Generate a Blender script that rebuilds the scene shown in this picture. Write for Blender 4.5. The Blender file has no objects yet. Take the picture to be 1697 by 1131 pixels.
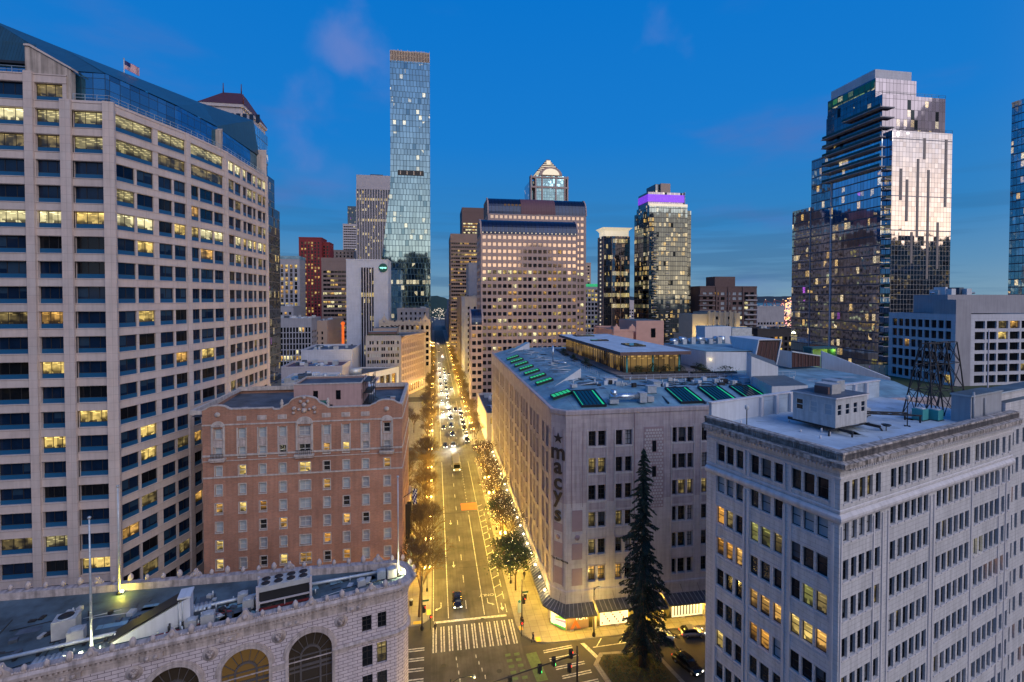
import bpy, math, random
import numpy as np
from mathutils import Matrix, Vector
rnd = random.Random(7)
R = math.radians
sc = bpy.context.scene
# ---------------------------------------------------------------- camera (street frame: +Y runs down the avenue, z up, metres)
CZ = 58.5
cam = bpy.data.cameras.new('camera'); camo = bpy.data.objects.new('camera', cam); sc.collection.objects.link(camo)
cam.sensor_width = 36; cam.lens = 36 * 795 / 1697
cam.shift_y = -0.0317; cam.clip_start = .5; cam.clip_end = 30000
camo.location = (0, 0, CZ); camo.rotation_euler = (R(90 - 1.2), 0, R(-9.15))
sc.camera = camo
# ---------------------------------------------------------------- sky
wd = bpy.data.worlds.new("World"); sc.world = wd; wd.use_nodes = True
def build_world():
    nt = wd.node_tree; N = nt.nodes; L = nt.links; N.clear()
    def n(t, **k):
        x = N.new(t)
        for a, b in k.items(): setattr(x, a, b)
        return x
    def m(op, a, b=None, clamp=False):
        x = n('ShaderNodeMath', operation=op, use_clamp=clamp)
        for i, v in enumerate((a, b)):
            if v is None: continue
            if isinstance(v, (int, float)): x.inputs[i].default_value = v
            else: L.new(v, x.inputs[i])
        return x.outputs[0]
    def mix(f, a, b, bt='MIX'):
        x = n('ShaderNodeMix', data_type='RGBA', blend_type=bt)
        for i, v in ((0, f), (6, a), (7, b)):
            if isinstance(v, (int, float)): x.inputs[i].default_value = v
            elif isinstance(v, tuple): x.inputs[i].default_value = (*v, 1)
            else: L.new(v, x.inputs[i])
        return x.outputs[2]
    tc = n('ShaderNodeTexCoord'); sp = n('ShaderNodeSeparateXYZ'); L.new(tc.outputs['Generated'], sp.inputs[0])
    X, Y, Z = sp.outputs
    cr = n('ShaderNodeValToRGB'); e = cr.color_ramp.elements
    stops = [(0.0, (.012, .03, .06)), (.495, (.03, .08, .14)), (.5, (.20, .34, .45)), (.53, (.11, .28, .48)), (.57, (.035, .225, .53)), (.65, (.010, .20, .62)), (.8, (.001, .165, .60)), (1, (.002, .11, .45))]
    while len(e) < len(stops): e.new(.5)
    for el, (p, c) in zip(e, stops): el.position = p; el.color = (*c, 1)
    L.new(m('ADD', m('MULTIPLY', Z, .5), .5), cr.inputs[0])
    back = m('ADD', m('MULTIPLY', X, .62), m('MULTIPLY', Y, -.78))            # towards the afterglow, behind the camera
    nz = n('ShaderNodeTexNoise'); nz.inputs['Scale'].default_value = 2.6; nz.inputs['Detail'].default_value = 5
    mp = n('ShaderNodeMapping'); mp.inputs['Scale'].default_value = (1, 1, 3.2); L.new(tc.outputs['Generated'], mp.inputs[0]); L.new(mp.outputs[0], nz.inputs['Vector'])
    cl = n('ShaderNodeMapRange'); cl.interpolation_type = 'SMOOTHERSTEP'; L.new(nz.outputs[0], cl.inputs[0]); cl.inputs[1].default_value = .55; cl.inputs[2].default_value = .82
    mp.inputs['Location'].default_value = CLOUD_SEED
    lowc = n('ShaderNodeMapRange'); L.new(Z, lowc.inputs[0]); lowc.inputs[1].default_value = .75; lowc.inputs[2].default_value = .1
    c1 = mix(m('MULTIPLY', m('MULTIPLY', cl.outputs[0], lowc.outputs[0]), .8), cr.outputs[0], (.10, .17, .46))
    for dx_, dy_, sz, st in ((585, 100, .06, .8), (612, 145, .045, .6), (512, 212, .05, .5), (540, 300, .05, .2), (1100, 60, .03, .25)):
        a_ = math.atan((dx_ - 848.5) / 795) + R(9.15); k_ = math.cos(a_ - R(9.15)); d_ = Vector((math.sin(a_), math.cos(a_), (495 - dy_) / 795 * k_)).normalized()
        vd = n('ShaderNodeVectorMath', operation='DISTANCE'); w3 = n('ShaderNodeTexNoise'); w3.inputs['Scale'].default_value = 7; w3.inputs['Detail'].default_value = 6; L.new(tc.outputs['Generated'], w3.inputs['Vector'])
        va_ = n('ShaderNodeVectorMath', operation='MULTIPLY_ADD'); L.new(w3.outputs['Color'], va_.inputs[0]); va_.inputs[1].default_value = (.22, .22, .3); va_.inputs[2].default_value = tuple(d_ - Vector((.11, .11, .15)))
        L.new(tc.outputs['Generated'], vd.inputs[0]); L.new(va_.outputs[0], vd.inputs[1])
        f_ = n('ShaderNodeMapRange'); f_.interpolation_type = 'SMOOTHSTEP'; L.new(vd.outputs['Value'], f_.inputs[0]); f_.inputs[1].default_value = sz * 1.5; f_.inputs[2].default_value = 0; f_.inputs[4].default_value = st
        c1 = mix(f_.outputs[0], c1, (.13, .225, .58))
    # low dark cloud bank near the horizon
    n2 = n('ShaderNodeTexNoise'); n2.inputs['Scale'].default_value = 3; n2.inputs['Detail'].default_value = 6
    mp2 = n('ShaderNodeMapping'); mp2.inputs['Scale'].default_value = (1, 1, 14); L.new(tc.outputs['Generated'], mp2.inputs[0]); L.new(mp2.outputs[0], n2.inputs['Vector'])
    b1 = n('ShaderNodeMapRange'); b1.interpolation_type = 'SMOOTHSTEP'; L.new(n2.outputs[0], b1.inputs[0]); b1.inputs[1].default_value = .46; b1.inputs[2].default_value = .62
    b2 = n('ShaderNodeMapRange'); b2.interpolation_type = 'SMOOTHSTEP'; L.new(Z, b2.inputs[0]); b2.inputs[1].default_value = .26; b2.inputs[2].default_value = .04
    c2 = mix(m('MULTIPLY', m('MULTIPLY', b1.outputs[0], b2.outputs[0]), .45), c1, (.035, .13, .28))
    # pale afterglow
    g = n('ShaderNodeMapRange'); g.interpolation_type = 'SMOOTHSTEP'; L.new(back, g.inputs[0]); g.inputs[1].default_value = .0; g.inputs[2].default_value = .8
    gz = m('MULTIPLY', g.outputs[0], m('POWER', m('SUBTRACT', 1, m('ABSOLUTE', Z)), 2.2))
    up = n('ShaderNodeMapRange'); L.new(Z, up.inputs[0]); up.inputs[1].default_value = -.01; up.inputs[2].default_value = .01
    gz = m('MULTIPLY', gz, up.outputs[0])
    hot = m('MULTIPLY', m('POWER', m('MAXIMUM', back, 0), 3), m('POWER', m('SUBTRACT', 1, m('ABSOLUTE', Z)), 5))
    hot = m('MULTIPLY', hot, up.outputs[0])
    c3 = mix(gz, c2, (.76, .73, .82))
    c4 = mix(hot, c3, (2.5, 1.75, 1.2))
    bg = n('ShaderNodeBackground'); L.new(c4, bg.inputs[0]); bg.inputs[1].default_value = 1.0
    L.new(bg.outputs[0], n('ShaderNodeOutputWorld').inputs[0])
CLOUD_SEED = (3.1, 1.2, .4)
build_world()
# the last light after sunset: one wide, weak sun from behind the viewpoint
sun = bpy.data.lights.new('sun', 'SUN'); sun.energy = 1.4; sun.angle = R(50); sun.color = (1, .92, .88)
so = bpy.data.objects.new('sun', sun); sc.collection.objects.link(so)
so.rotation_euler = Vector((-.45, .78, -.62)).to_track_quat('-Z', 'Y').to_euler()
sc.view_settings.view_transform = 'Standard'; sc.view_settings.look = 'None'; sc.view_settings.exposure = 0
sc.cycles.max_bounces = 6; sc.cycles.diffuse_bounces = 3; sc.cycles.glossy_bounces = 3; sc.cycles.sample_clamp_indirect = 3
# ---------------------------------------------------------------- materials
def newmat(name):
    m = bpy.data.materials.new(name); m.use_nodes = True; nt = m.node_tree
    return m, nt, nt.nodes, nt.links, nt.nodes['Principled BSDF']
MATS = {}
def uvnode(N, L, scale=(1, 1, 1), objrand=False):
    uv = N.new('ShaderNodeUVMap'); uv.uv_map = 'UVMap'
    mp = N.new('ShaderNodeMapping'); mp.inputs['Scale'].default_value = scale; L.new(uv.outputs[0], mp.inputs[0])
    if objrand:
        oi = N.new('ShaderNodeObjectInfo'); vm = N.new('ShaderNodeVectorMath'); vm.operation = 'SCALE'; vm.inputs[0].default_value = (37, 91, 0)
        L.new(oi.outputs['Random'], vm.inputs['Scale']); L.new(vm.outputs[0], mp.inputs['Location'])
    return mp.outputs[0]
def plain(name, col, rough=.8, metal=0, var=.25, vs=.6, emit=0, ecol=None, tex=None, streak=0, bump=0, spec=.5):
    m, nt, N, L, B = newmat(name)
    B.inputs['Roughness'].default_value = rough; B.inputs['Metallic'].default_value = metal; B.inputs['Specular IOR Level'].default_value = spec
    v = uvnode(N, L)
    nz = N.new('ShaderNodeTexNoise'); nz.inputs['Scale'].default_value = vs; nz.inputs['Detail'].default_value = 7; nz.inputs['Roughness'].default_value = .65; L.new(v, nz.inputs['Vector'])
    mr = N.new('ShaderNodeMapRange'); L.new(nz.outputs[0], mr.inputs[0]); mr.inputs[1].default_value = .3; mr.inputs[2].default_value = .7; mr.inputs[3].default_value = 1 - var; mr.inputs[4].default_value = 1 + var * .7
    base = None
    if tex:
        kind, c2, w, h, mort, mc = tex
        br = N.new('ShaderNodeTexBrick'); br.inputs['Scale'].default_value = 1; br.inputs['Brick Width'].default_value = w; br.inputs['Row Height'].default_value = h
        br.inputs['Mortar Size'].default_value = mort; br.inputs['Color1'].default_value = (*col, 1); br.inputs['Color2'].default_value = (*c2, 1); br.inputs['Mortar'].default_value = (*mc, 1)
        br.inputs['Mortar Smooth'].default_value = .1
        if kind == 'stack': br.offset = 0
        L.new(v, br.inputs['Vector']); base = br.outputs[0]
    mx = N.new('ShaderNodeMix'); mx.data_type = 'RGBA'; mx.blend_type = 'MULTIPLY'; mx.inputs[0].default_value = 1
    if base: L.new(base, mx.inputs[6])
    else: mx.inputs[6].default_value = (*col, 1)
    fac = mr.outputs[0]
    if streak:
        v2 = uvnode(N, L, (2.2, .12, 1)); n2 = N.new('ShaderNodeTexNoise'); n2.inputs['Scale'].default_value = 1; n2.inputs['Detail'].default_value = 5; L.new(v2, n2.inputs['Vector'])
        m2 = N.new('ShaderNodeMapRange'); L.new(n2.outputs[0], m2.inputs[0]); m2.inputs[1].default_value = .42; m2.inputs[2].default_value = .68; m2.inputs[3].default_value = 1; m2.inputs[4].default_value = 1 - streak
        mm = N.new('ShaderNodeMath'); mm.operation = 'MULTIPLY'; L.new(fac, mm.inputs[0]); L.new(m2.outputs[0], mm.inputs[1]); fac = mm.outputs[0]
    L.new(fac, mx.inputs[7]); L.new(mx.outputs[2], B.inputs['Base Color'])
    if emit:
        B.inputs['Emission Color'].default_value = (*(ecol or col), 1); B.inputs['Emission Strength'].default_value = emit
    if bump:
        bp = N.new('ShaderNodeBump'); bp.inputs['Strength'].default_value = bump; bp.inputs['Distance'].default_value = .05; L.new(nz.outputs[0], bp.inputs['Height']); L.new(bp.outputs[0], B.inputs['Normal'])
    MATS[name] = m; return m
def litglass(name, c, s, dark=.12, sc_=1.6, ceil=.28):
    """window pane with a lamplit room behind it: bright ceiling fittings, plain walls, dark furniture low down"""
    m, nt, N, L, B = newmat(name)
    B.inputs['Base Color'].default_value = (.02, .02, .02, 1); B.inputs['Roughness'].default_value = .12
    def mth(op, a, b=None):
        x = N.new('ShaderNodeMath'); x.operation = op
        for i, q in enumerate((a, b)):
            if q is None: continue
            if isinstance(q, (int, float)): x.inputs[i].default_value = q
            else: L.new(q, x.inputs[i])
        return x.outputs[0]
    def mr(v, a, b, c_, d, st='SMOOTHSTEP'):
        x = N.new('ShaderNodeMapRange'); x.interpolation_type = st; L.new(v, x.inputs[0])
        for k, q in enumerate((a, b, c_, d)): x.inputs[k + 1].default_value = q
        return x.outputs[0]
    uv = N.new('ShaderNodeUVMap'); uv.uv_map = 'Pane'; sp = N.new('ShaderNodeSeparateXYZ'); L.new(uv.outputs[0], sp.inputs[0])
    oi = N.new('ShaderNodeObjectInfo'); cb = N.new('ShaderNodeCombineXYZ'); L.new(sp.outputs[0], cb.inputs[0]); L.new(mth('MULTIPLY', sp.outputs[1], 2.4), cb.inputs[1]); L.new(mth('MULTIPLY', oi.outputs['Random'], 57), cb.inputs[2])
    v = sp.outputs[1]
    n1 = N.new('ShaderNodeTexNoise'); n1.inputs['Scale'].default_value = sc_ * .3; n1.inputs['Detail'].default_value = 2; L.new(cb.outputs[0], n1.inputs['Vector'])
    vo = N.new('ShaderNodeTexVoronoi'); vo.distance = 'CHEBYCHEV'; vo.inputs['Scale'].default_value = sc_; L.new(cb.outputs[0], vo.inputs['Vector']); sx = N.new('ShaderNodeSeparateColor'); L.new(vo.outputs['Color'], sx.inputs[0])
    room = mr(n1.outputs[0], .36, .58, dark, .8); wall = mth('MULTIPLY', room, mr(sx.outputs[0], 0, 1, .78, 1.08, 'LINEAR'))
    wn = N.new('ShaderNodeTexWhiteNoise'); wn.noise_dimensions = '2D'; cc = N.new('ShaderNodeCombineXYZ'); L.new(mth('FLOOR', mth('MULTIPLY', sp.outputs[0], 1.1)), cc.inputs[0]); L.new(mth('MULTIPLY', oi.outputs['Random'], 91), cc.inputs[1]); L.new(cc.outputs[0], wn.inputs['Vector'])
    bl = mth('GREATER_THAN', wn.outputs[0], .72); wall = mth('MULTIPLY', wall, mth('SUBTRACT', 1, mth('MULTIPLY', bl, .55)))
    low = mr(v, .16, .46, 1, 0); furn = mth('MULTIPLY', low, mth('GREATER_THAN', sx.outputs[1], .38)); wall = mth('MULTIPLY', wall, mth('SUBTRACT', 1, mth('MULTIPLY', furn, .85)))
    ux = mth('FRACT', mth('ADD', mth('MULTIPLY', sp.outputs[0], .55), mth('MULTIPLY', mth('FLOOR', mth('MULTIPLY', v, 7)), .37)))
    cei = mth('MULTIPLY', mth('MULTIPLY', mr(v, 1 - ceil, 1.04 - ceil, 0, 1), mth('LESS_THAN', ux, .42)), mth('LESS_THAN', mth('FRACT', mth('MULTIPLY', v, 7)), .45)); cei = mth('MULTIPLY', cei, 1.4)
    B.inputs['Emission Color'].default_value = (*c, 1); L.new(mth('MULTIPLY', mth('ADD', wall, mth('MULTIPLY', cei, mth('ADD', room, .1))), s), B.inputs['Emission Strength'])
    MATS[name] = m
def shadeglass(name, gcol, bcol, share=.5, spec=.4):
    """unlit pane, here and there with a blind drawn part of the way down"""
    m, nt, N, L, B = newmat(name); B.inputs['Specular IOR Level'].default_value = spec
    def mth(op, a, b=None):
        x = N.new('ShaderNodeMath'); x.operation = op
        for i, q in enumerate((a, b)):
            if q is None: continue
            if isinstance(q, (int, float)): x.inputs[i].default_value = q
            else: L.new(q, x.inputs[i])
        return x.outputs[0]
    uv = N.new('ShaderNodeUVMap'); uv.uv_map = 'Pane'; sp = N.new('ShaderNodeSeparateXYZ'); L.new(uv.outputs[0], sp.inputs[0]); oi = N.new('ShaderNodeObjectInfo')
    wn = N.new('ShaderNodeTexWhiteNoise'); wn.noise_dimensions = '2D'; cc = N.new('ShaderNodeCombineXYZ'); L.new(mth('FLOOR', mth('MULTIPLY', sp.outputs[0], .65)), cc.inputs[0]); L.new(mth('MULTIPLY', oi.outputs['Random'], 91), cc.inputs[1]); L.new(cc.outputs[0], wn.inputs['Vector'])
    sc3 = N.new('ShaderNodeSeparateColor'); L.new(wn.outputs['Color'], sc3.inputs[0])
    f = mth('MULTIPLY', mth('LESS_THAN', sc3.outputs[0], share), mth('GREATER_THAN', sp.outputs[1], mth('MULTIPLY', sc3.outputs[1], .85)))
    mx = N.new('ShaderNodeMix'); mx.data_type = 'RGBA'; L.new(f, mx.inputs[0]); mx.inputs[6].default_value = (*gcol, 1); mx.inputs[7].default_value = (*bcol, 1); L.new(mx.outputs[2], B.inputs['Base Color'])
    L.new(mth('ADD', mth('MULTIPLY', f, .15), .07), B.inputs['Roughness']); MATS[name] = m
def cellglass(name, cw, ch, tint, mull, lit=.2, rowlit=0, warm=(1, .72, .25), es=.8, mullw=.06, metal=.9, wob=.012, rough=.04, slab=0, slabc=None, purple=0, dark=(.01, .015, .02), vertrnd=0, darkfrac=.0, litlo=None):
    m, nt, N, L, B = newmat(name)
    def mth(op, a, b=None, c=None):
        x = N.new('ShaderNodeMath'); x.operation = op
        for i, q in enumerate((a, b, c)):
            if q is None: continue
            if isinstance(q, (int, float)): x.inputs[i].default_value = q
            else: L.new(q, x.inputs[i])
        return x.outputs[0]
    def mix(f, a, b):
        x = N.new('ShaderNodeMix'); x.data_type = 'RGBA'
        for i, q in ((0, f), (6, a), (7, b)):
            if isinstance(q, (int, float)): x.inputs[i].default_value = q
            elif isinstance(q, tuple): x.inputs[i].default_value = (*q, 1)
            else: L.new(q, x.inputs[i])
        return x.outputs[2]
    uv = N.new('ShaderNodeUVMap'); uv.uv_map = 'UVMap'; sp = N.new('ShaderNodeSeparateXYZ'); L.new(uv.outputs[0], sp.inputs[0])
    vf = mth('DIVIDE', sp.outputs[1], ch); vi = mth('FLOOR', vf); vr = mth('FRACT', vf)
    wr = N.new('ShaderNodeTexWhiteNoise'); wr.noise_dimensions = '1D'; L.new(vi, wr.inputs['W'])
    uf = mth('DIVIDE', sp.outputs[0], cw)
    if vertrnd: uf = mth('ADD', uf, mth('MULTIPLY', wr.outputs[0], vertrnd))
    ui = mth('FLOOR', uf); ur = mth('FRACT', uf)
    cb = N.new('ShaderNodeCombineXYZ'); L.new(ui, cb.inputs[0]); L.new(vi, cb.inputs[1])
    wn = N.new('ShaderNodeTexWhiteNoise'); wn.noise_dimensions = '3D'; L.new(cb.outputs[0], wn.inputs['Vector'])
    # frames
    mu = mth('MAXIMUM', mth('LESS_THAN', ur, mullw / cw), mth('LESS_THAN', vr, mullw / ch))
    if slab: mu = mth('MAXIMUM', mu, mth('LESS_THAN', vr, slab / ch))
    # lit rooms cluster along storeys
    g2 = N.new('ShaderNodeTexNoise'); g2.inputs['Scale'].default_value = .09; g2.inputs['Detail'].default_value = 1; L.new(uv.outputs[0], g2.inputs['Vector'])
    prob = mth('ADD', mth('MULTIPLY', mth('GREATER_THAN', wr.outputs[0], 1 - rowlit if rowlit else 2), .7), mth('MULTIPLY', mth('POWER', mth('MULTIPLY', g2.outputs[0], 2), 3.5), lit * .62))
    if litlo: prob = mth('MULTIPLY', prob, mth('LESS_THAN', sp.outputs[1], litlo))
    on = mth('LESS_THAN', wn.outputs[0], prob)
    sp2 = N.new('ShaderNodeSeparateColor'); L.new(wn.outputs['Color'], sp2.inputs[0])
    nz = N.new('ShaderNodeTexNoise'); nz.inputs['Scale'].default_value = 2.2; nz.inputs['Detail'].default_value = 3; L.new(uv.outputs[0], nz.inputs['Vector'])
    room = mth('POWER', mth('MULTIPLY', nz.outputs[0], 1.7), 3)
    band = mth('GREATER_THAN', vr, .28)
    em = mth('MULTIPLY', mth('MULTIPLY', on, mth('ADD', mth('MULTIPLY', sp2.outputs[1], .8), .25)), mth('MULTIPLY', mth('MULTIPLY', room, band), es))
    em = mth('MULTIPLY', em, mth('SUBTRACT', 1, mu))
    ec = mix(sp2.outputs[2], warm, (1, .86, .55))
    if purple: ec = mix(mth('GREATER_THAN', sp2.outputs[2], 1 - purple), ec, (.6, .12, .9))
    L.new(ec, B.inputs['Emission Color']); L.new(em, B.inputs['Emission Strength'])
    gc = mix(sp2.outputs[0], tuple(x * .8 for x in tint), tuple(min(1, x * 1.15) for x in tint))
    if darkfrac: gc = mix(mth('LESS_THAN', sp2.outputs[1], darkfrac), gc, dark)
    L.new(mix(mu, gc, mull), B.inputs['Base Color'])
    L.new(mth('MULTIPLY', mth('SUBTRACT', 1, mu), metal), B.inputs['Metallic'])
    L.new(mth('ADD', mth('MULTIPLY', mu, .5), rough), B.inputs['Roughness'])
    ge = N.new('ShaderNodeNewGeometry'); vs = N.new('ShaderNodeVectorMath'); vs.operation = 'SUBTRACT'; L.new(wn.outputs['Color'], vs.inputs[0]); vs.inputs[1].default_value = (.5, .5, .5)
    n3 = N.new('ShaderNodeTexNoise'); n3.inputs['Scale'].default_value = .35; n3.inputs['Detail'].default_value = 2; L.new(uv.outputs[0], n3.inputs['Vector'])
    v3 = N.new('ShaderNodeVectorMath'); v3.operation = 'SUBTRACT'; L.new(n3.outputs['Color'], v3.inputs[0]); v3.inputs[1].default_value = (.5, .5, .5)
    va = N.new('ShaderNodeVectorMath'); va.operation = 'ADD'; L.new(vs.outputs[0], va.inputs[0]); L.new(v3.outputs[0], va.inputs[1])
    sl = N.new('ShaderNodeVectorMath'); sl.operation = 'SCALE'; L.new(va.outputs[0], sl.inputs[0]); sl.inputs['Scale'].default_value = wob
    ad = N.new('ShaderNodeVectorMath'); ad.operation = 'ADD'; L.new(ge.outputs['Normal'], ad.inputs[0]); L.new(sl.outputs[0], ad.inputs[1])
    no = N.new('ShaderNodeVectorMath'); no.operation = 'NORMALIZE'; L.new(ad.outputs[0], no.inputs[0]); L.new(no.outputs[0], B.inputs['Normal'])
    MATS[name] = m
plain('asphalt', (.085, .083, .078), .75, var=.6, vs=.22, bump=.3, streak=.3)
plain('asphalt_dark', (.060, .058, .056), .8, var=.3, vs=.4)
plain('pavement', (.26, .24, .22), .85, var=.2, vs=.5, tex=('stack', (.23, .22, .2), 1.5, 1.5, .03, (.12, .12, .11)))
plain('kerb', (.35, .34, .32), .8, var=.2)
plain('paint', (.60, .60, .56), .7, var=.7, vs=2.2)
plain('paint_green', (.10, .17, .06), .7, var=.35, vs=1.5)
plain('orange_plate', (.62, .14, .03), .7, var=.2)
plain('city_ground', (.06, .06, .065), .9, var=.5, vs=.02)
plain('dark_green', (.02, .045, .02), .95, var=.5, vs=.05)
plain('hill', (.018, .035, .045), 1, var=.5, vs=.02)
plain('brick', (.46, .195, .120), .9, var=.3, vs=.12, streak=.15, tex=('run', (.34, .155, .10), .46, .15, .016, (.36, .28, .23)))
plain('stone_trim', (.52, .46, .43), .85, var=.25, vs=1.2, streak=.3)
plain('cream_panel', (.55, .475, .45), .8, var=.14, vs=.25, streak=.10, tex=('stack', (.58, .475, .44), 6.1, 1.34, .02, (.36, .29, .27)))
plain('cream_fin', (.50, .42, .37), .85, var=.2, vs=.5, streak=.5)
plain('terracotta', (.60, .52, .54), .75, var=.10, vs=.8, streak=.1, tex=('run', (.55, .475, .50), 1.15, .42, .035, (.17, .13, .15)))
plain('terracotta_trim', (.50, .42, .40), .8, var=.3, vs=1.6, streak=.45)
plain('limestone', (.48, .415, .43), .85, var=.16, vs=.3, streak=.28, tex=('run', (.42, .355, .375), 1.6, .75, .012, (.36, .29, .31)))
plain('limestone_pale', (.56, .53, .52), .85, var=.16, vs=.4, streak=.2, tex=('run', (.55, .50, .50), 1.6, .75, .012, (.42, .37, .36)))
plain('limestone_dark', (.34, .25, .27), .85, var=.1, vs=.5)
plain('white_tile', (.68, .66, .66), .5, var=.12, vs=.35, streak=.22, tex=('run', (.64, .62, .62), 1.1, .47, .014, (.36, .34, .34)))
plain('white_trim', (.70, .66, .66), .65, var=.08, vs=.8, streak=.2)
plain('stained_stone', (.48, .42, .38), .9, var=.75, vs=1.8, streak=.85)
plain('roof_white', (.47, .55, .62), .75, var=.3, vs=.28, bump=.2, tex=('stack', (.45, .53, .60), 3.2, 9, .03, (.34, .40, .46)))
plain('roof_blue', (.17, .32, .39), .7, var=.5, vs=.22, tex=('stack', (.20, .335, .41), 4.2, 2.6, .05, (.14, .22, .27)))
plain('roof_dark', (.075, .095, .125), .65, var=.65, vs=.3, bump=.3)
plain('roof_grey', (.075, .115, .14), .65, var=.75, vs=.22, bump=.3)
plain('roof_metal', (.03, .09, .13), .4, metal=.3, var=.15, vs=.2, tex=('stack', (.03, .075, .10), .45, 60, .03, (.02, .04, .05)))
plain('deck', (.25, .20, .18), .8, var=.2, vs=.6, tex=('run', (.2, .17, .16), 2.2, .35, .03, (.1, .09, .09)))
plain('blue_panel', (.008, .09, .21), .4, var=.15, vs=.3, spec=.4)
plain('rail', (.45, .48, .5), .4, metal=.5, var=.1)
plain('black_metal', (.018, .018, .02), .5, var=.2)
plain('dark_frame', (.025, .022, .022), .5, var=.1)
plain('white_frame', (.55, .54, .52), .6, var=.1)
plain('galv', (.50, .54, .57), .4, metal=.35, var=.25, vs=1.5)
plain('duct_steel', (.5, .58, .65), .25, metal=.8, var=.2, vs=1)
plain('machine_box', (.42, .42, .42), .6, var=.2, vs=1)
plain('teal_box', (.05, .30, .30), .6, var=.2)
plain('red_steel', (.22, .03, .03), .6, var=.3)
plain('white_panel', (.60, .62, .66), .6, var=.08, vs=.4, streak=.12)
plain('penthouse_pink', (.46, .30, .28), .85, var=.12, vs=.4, streak=.15)
plain('green_tarp', (.02, .16, .11), .6, var=.2)
plain('brown_granite', (.37, .27, .25), .6, var=.08, vs=.2)
plain('brown_dark', (.14, .085, .08), .7, var=.15)
plain('vault_dark', (.015, .03, .075), .2, metal=.5, var=.15, tex=('stack', (.018, .03, .06), 2.1, 60, .1, (.01, .012, .02)))
plain('vault_maroon', (.13, .055, .07), .6, var=.12, tex=('stack', (.12, .05, .065), 1.5, 60, .06, (.06, .03, .03)))
plain('red_tower', (.26, .028, .03), .7, var=.15, vs=.1)
plain('brown_conc', (.24, .17, .15), .8, var=.12, vs=.1, streak=.1)
plain('tan_conc', (.42, .31, .25), .8, var=.1, vs=.1)
plain('pale_conc', (.50, .45, .46), .8, var=.1, vs=.2, streak=.12)
plain('grey_conc', (.34, .33, .36), .8, var=.12, vs=.2, streak=.15)
plain('white_conc', (.56, .56, .61), .7, var=.10, vs=.2, streak=.1, tex=('run', (.54, .54, .59), 2.4, 1.0, .03, (.42, .42, .46)))
plain('pink_stucco', (.62, .36, .29), .85, var=.1, vs=.3)
plain('cream_stone', (.62, .50, .38), .85, var=.12, vs=.5, streak=.15)
plain('deco_stone', (.60, .50, .36), .85, var=.1, vs=.5)
plain('peach_stone', (.52, .38, .31), .85, var=.1, vs=.5, streak=.1)
plain('dark_hall', (.05, .045, .05), .7, var=.3)
plain('copper_roof', (.10, .022, .018), .6, var=.2, tex=('stack', (.085, .02, .015), .5, 60, .05, (.05, .01, .01)))
plain('green_lit_roof', (.05, .45, .2), .6, emit=.35, ecol=(.03, .8, .25))
plain('bark', (.10, .07, .045), .95, var=.3, vs=3)
plain('twig', (.13, .088, .045), .95, var=.3, vs=3)
plain('leaf', (.05, .085, .022), .7, var=.5, vs=1.2)
plain('leaf_dark', (.022, .046, .032), .75, var=.5, vs=1.5)
plain('leaf_edge', (.040, .070, .040), .75, var=.5, vs=1.5)
plain('planting', (.05, .07, .02), .9, var=.5, vs=1.5)
plain('soil', (.07, .06, .03), .95, var=.4, vs=1)
plain('glass_dark', (.006, .008, .012), .06, var=.3, vs=.8, spec=.4)
plain('glass_blue', (.004, .016, .045), .06, var=.5, vs=.5, spec=.4)
plain('glass_room', (.03, .03, .03), .15, var=.9, vs=2.5, spec=.6)
plain('glass_green', (.02, .06, .06), .05, metal=.3, var=.5, vs=.6)
plain('blind', (.38, .42, .45), .5, var=.18, vs=.7)
plain('curtain', (.30, .31, .34), .6, var=.2, vs=1.5)
litglass('lit_yellow', (1, .70, .20), 1.15, .3)
litglass('lit_warm', (1, .54, .13), .95, .25)
litglass('lit_pale', (1, .88, .46), 1.35, .5, 1.1)
litglass('lit_dim', (.9, .66, .24), .30, .12)
litglass('lit_green', (.74, .72, .20), .42, .4)
litglass('lit_ceil', (.95, .80, .36), .50, .42, 1.0, .62)
litglass('lit_shop', (1, .62, .10), 2.2, .45, .9)
litglass('lit_amber', (1, .46, .08), .8, .4)
plain('lamp_globe', (1, .8, .4), .4, emit=14, ecol=(1, .66, .22))
plain('lamp_white', (1, 1, .9), .4, emit=22, ecol=(1, .93, .62))
plain('headlight', (1, 1, .9), .3, emit=6, ecol=(1, .95, .78))
plain('taillight', (.6, .02, .02), .3, emit=2.5, ecol=(1, .03, .02))
plain('signal_red', (.8, .02, .02), .3, emit=6, ecol=(1, .03, .02))
plain('signal_green', (.02, .8, .2), .3, emit=6, ecol=(.05, 1, .2))
plain('fairy_light', (1, .9, .6), .4, emit=4, ecol=(1, .85, .5))
plain('led_green', (.02, .35, .15), .4, emit=.42, ecol=(.02, .9, .28))
plain('skylight_glass', (.01, .05, .055), .05, metal=.3, var=.3, vs=2)
plain('sign_green', (.01, .10, .07), .5, var=.1)
plain('sign_glow', (.3, .9, .8), .5, emit=2.0, ecol=(.35, 1, .8))
plain('neon', (1, .2, .03), .5, emit=.8, ecol=(1, .16, .02))
plain('violet', (.3, .1, .9), .5, emit=.5, ecol=(.34, .07, 1), var=.4)
plain('letter', (.028, .02, .024), .45, var=.1)
plain('shop_green', (.10, .55, .12), .5, emit=.35)
plain('shop_white', (.8, .8, .75), .5, emit=.7, ecol=(.9, .85, .7))
plain('shop_orange', (.42, .12, .03), .5, emit=.1)
plain('shop_violet', (.3, .2, .5), .5, emit=.4)
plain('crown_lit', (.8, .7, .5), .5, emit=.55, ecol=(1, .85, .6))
plain('car_black', (.012, .012, .014), .2, metal=.3, var=.05, spec=.8)
plain('car_silver', (.45, .45, .46), .25, metal=.6, var=.05)
plain('car_white', (.62, .62, .62), .25, var=.05)
plain('car_grey', (.12, .12, .13), .25, metal=.5, var=.05)
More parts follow.
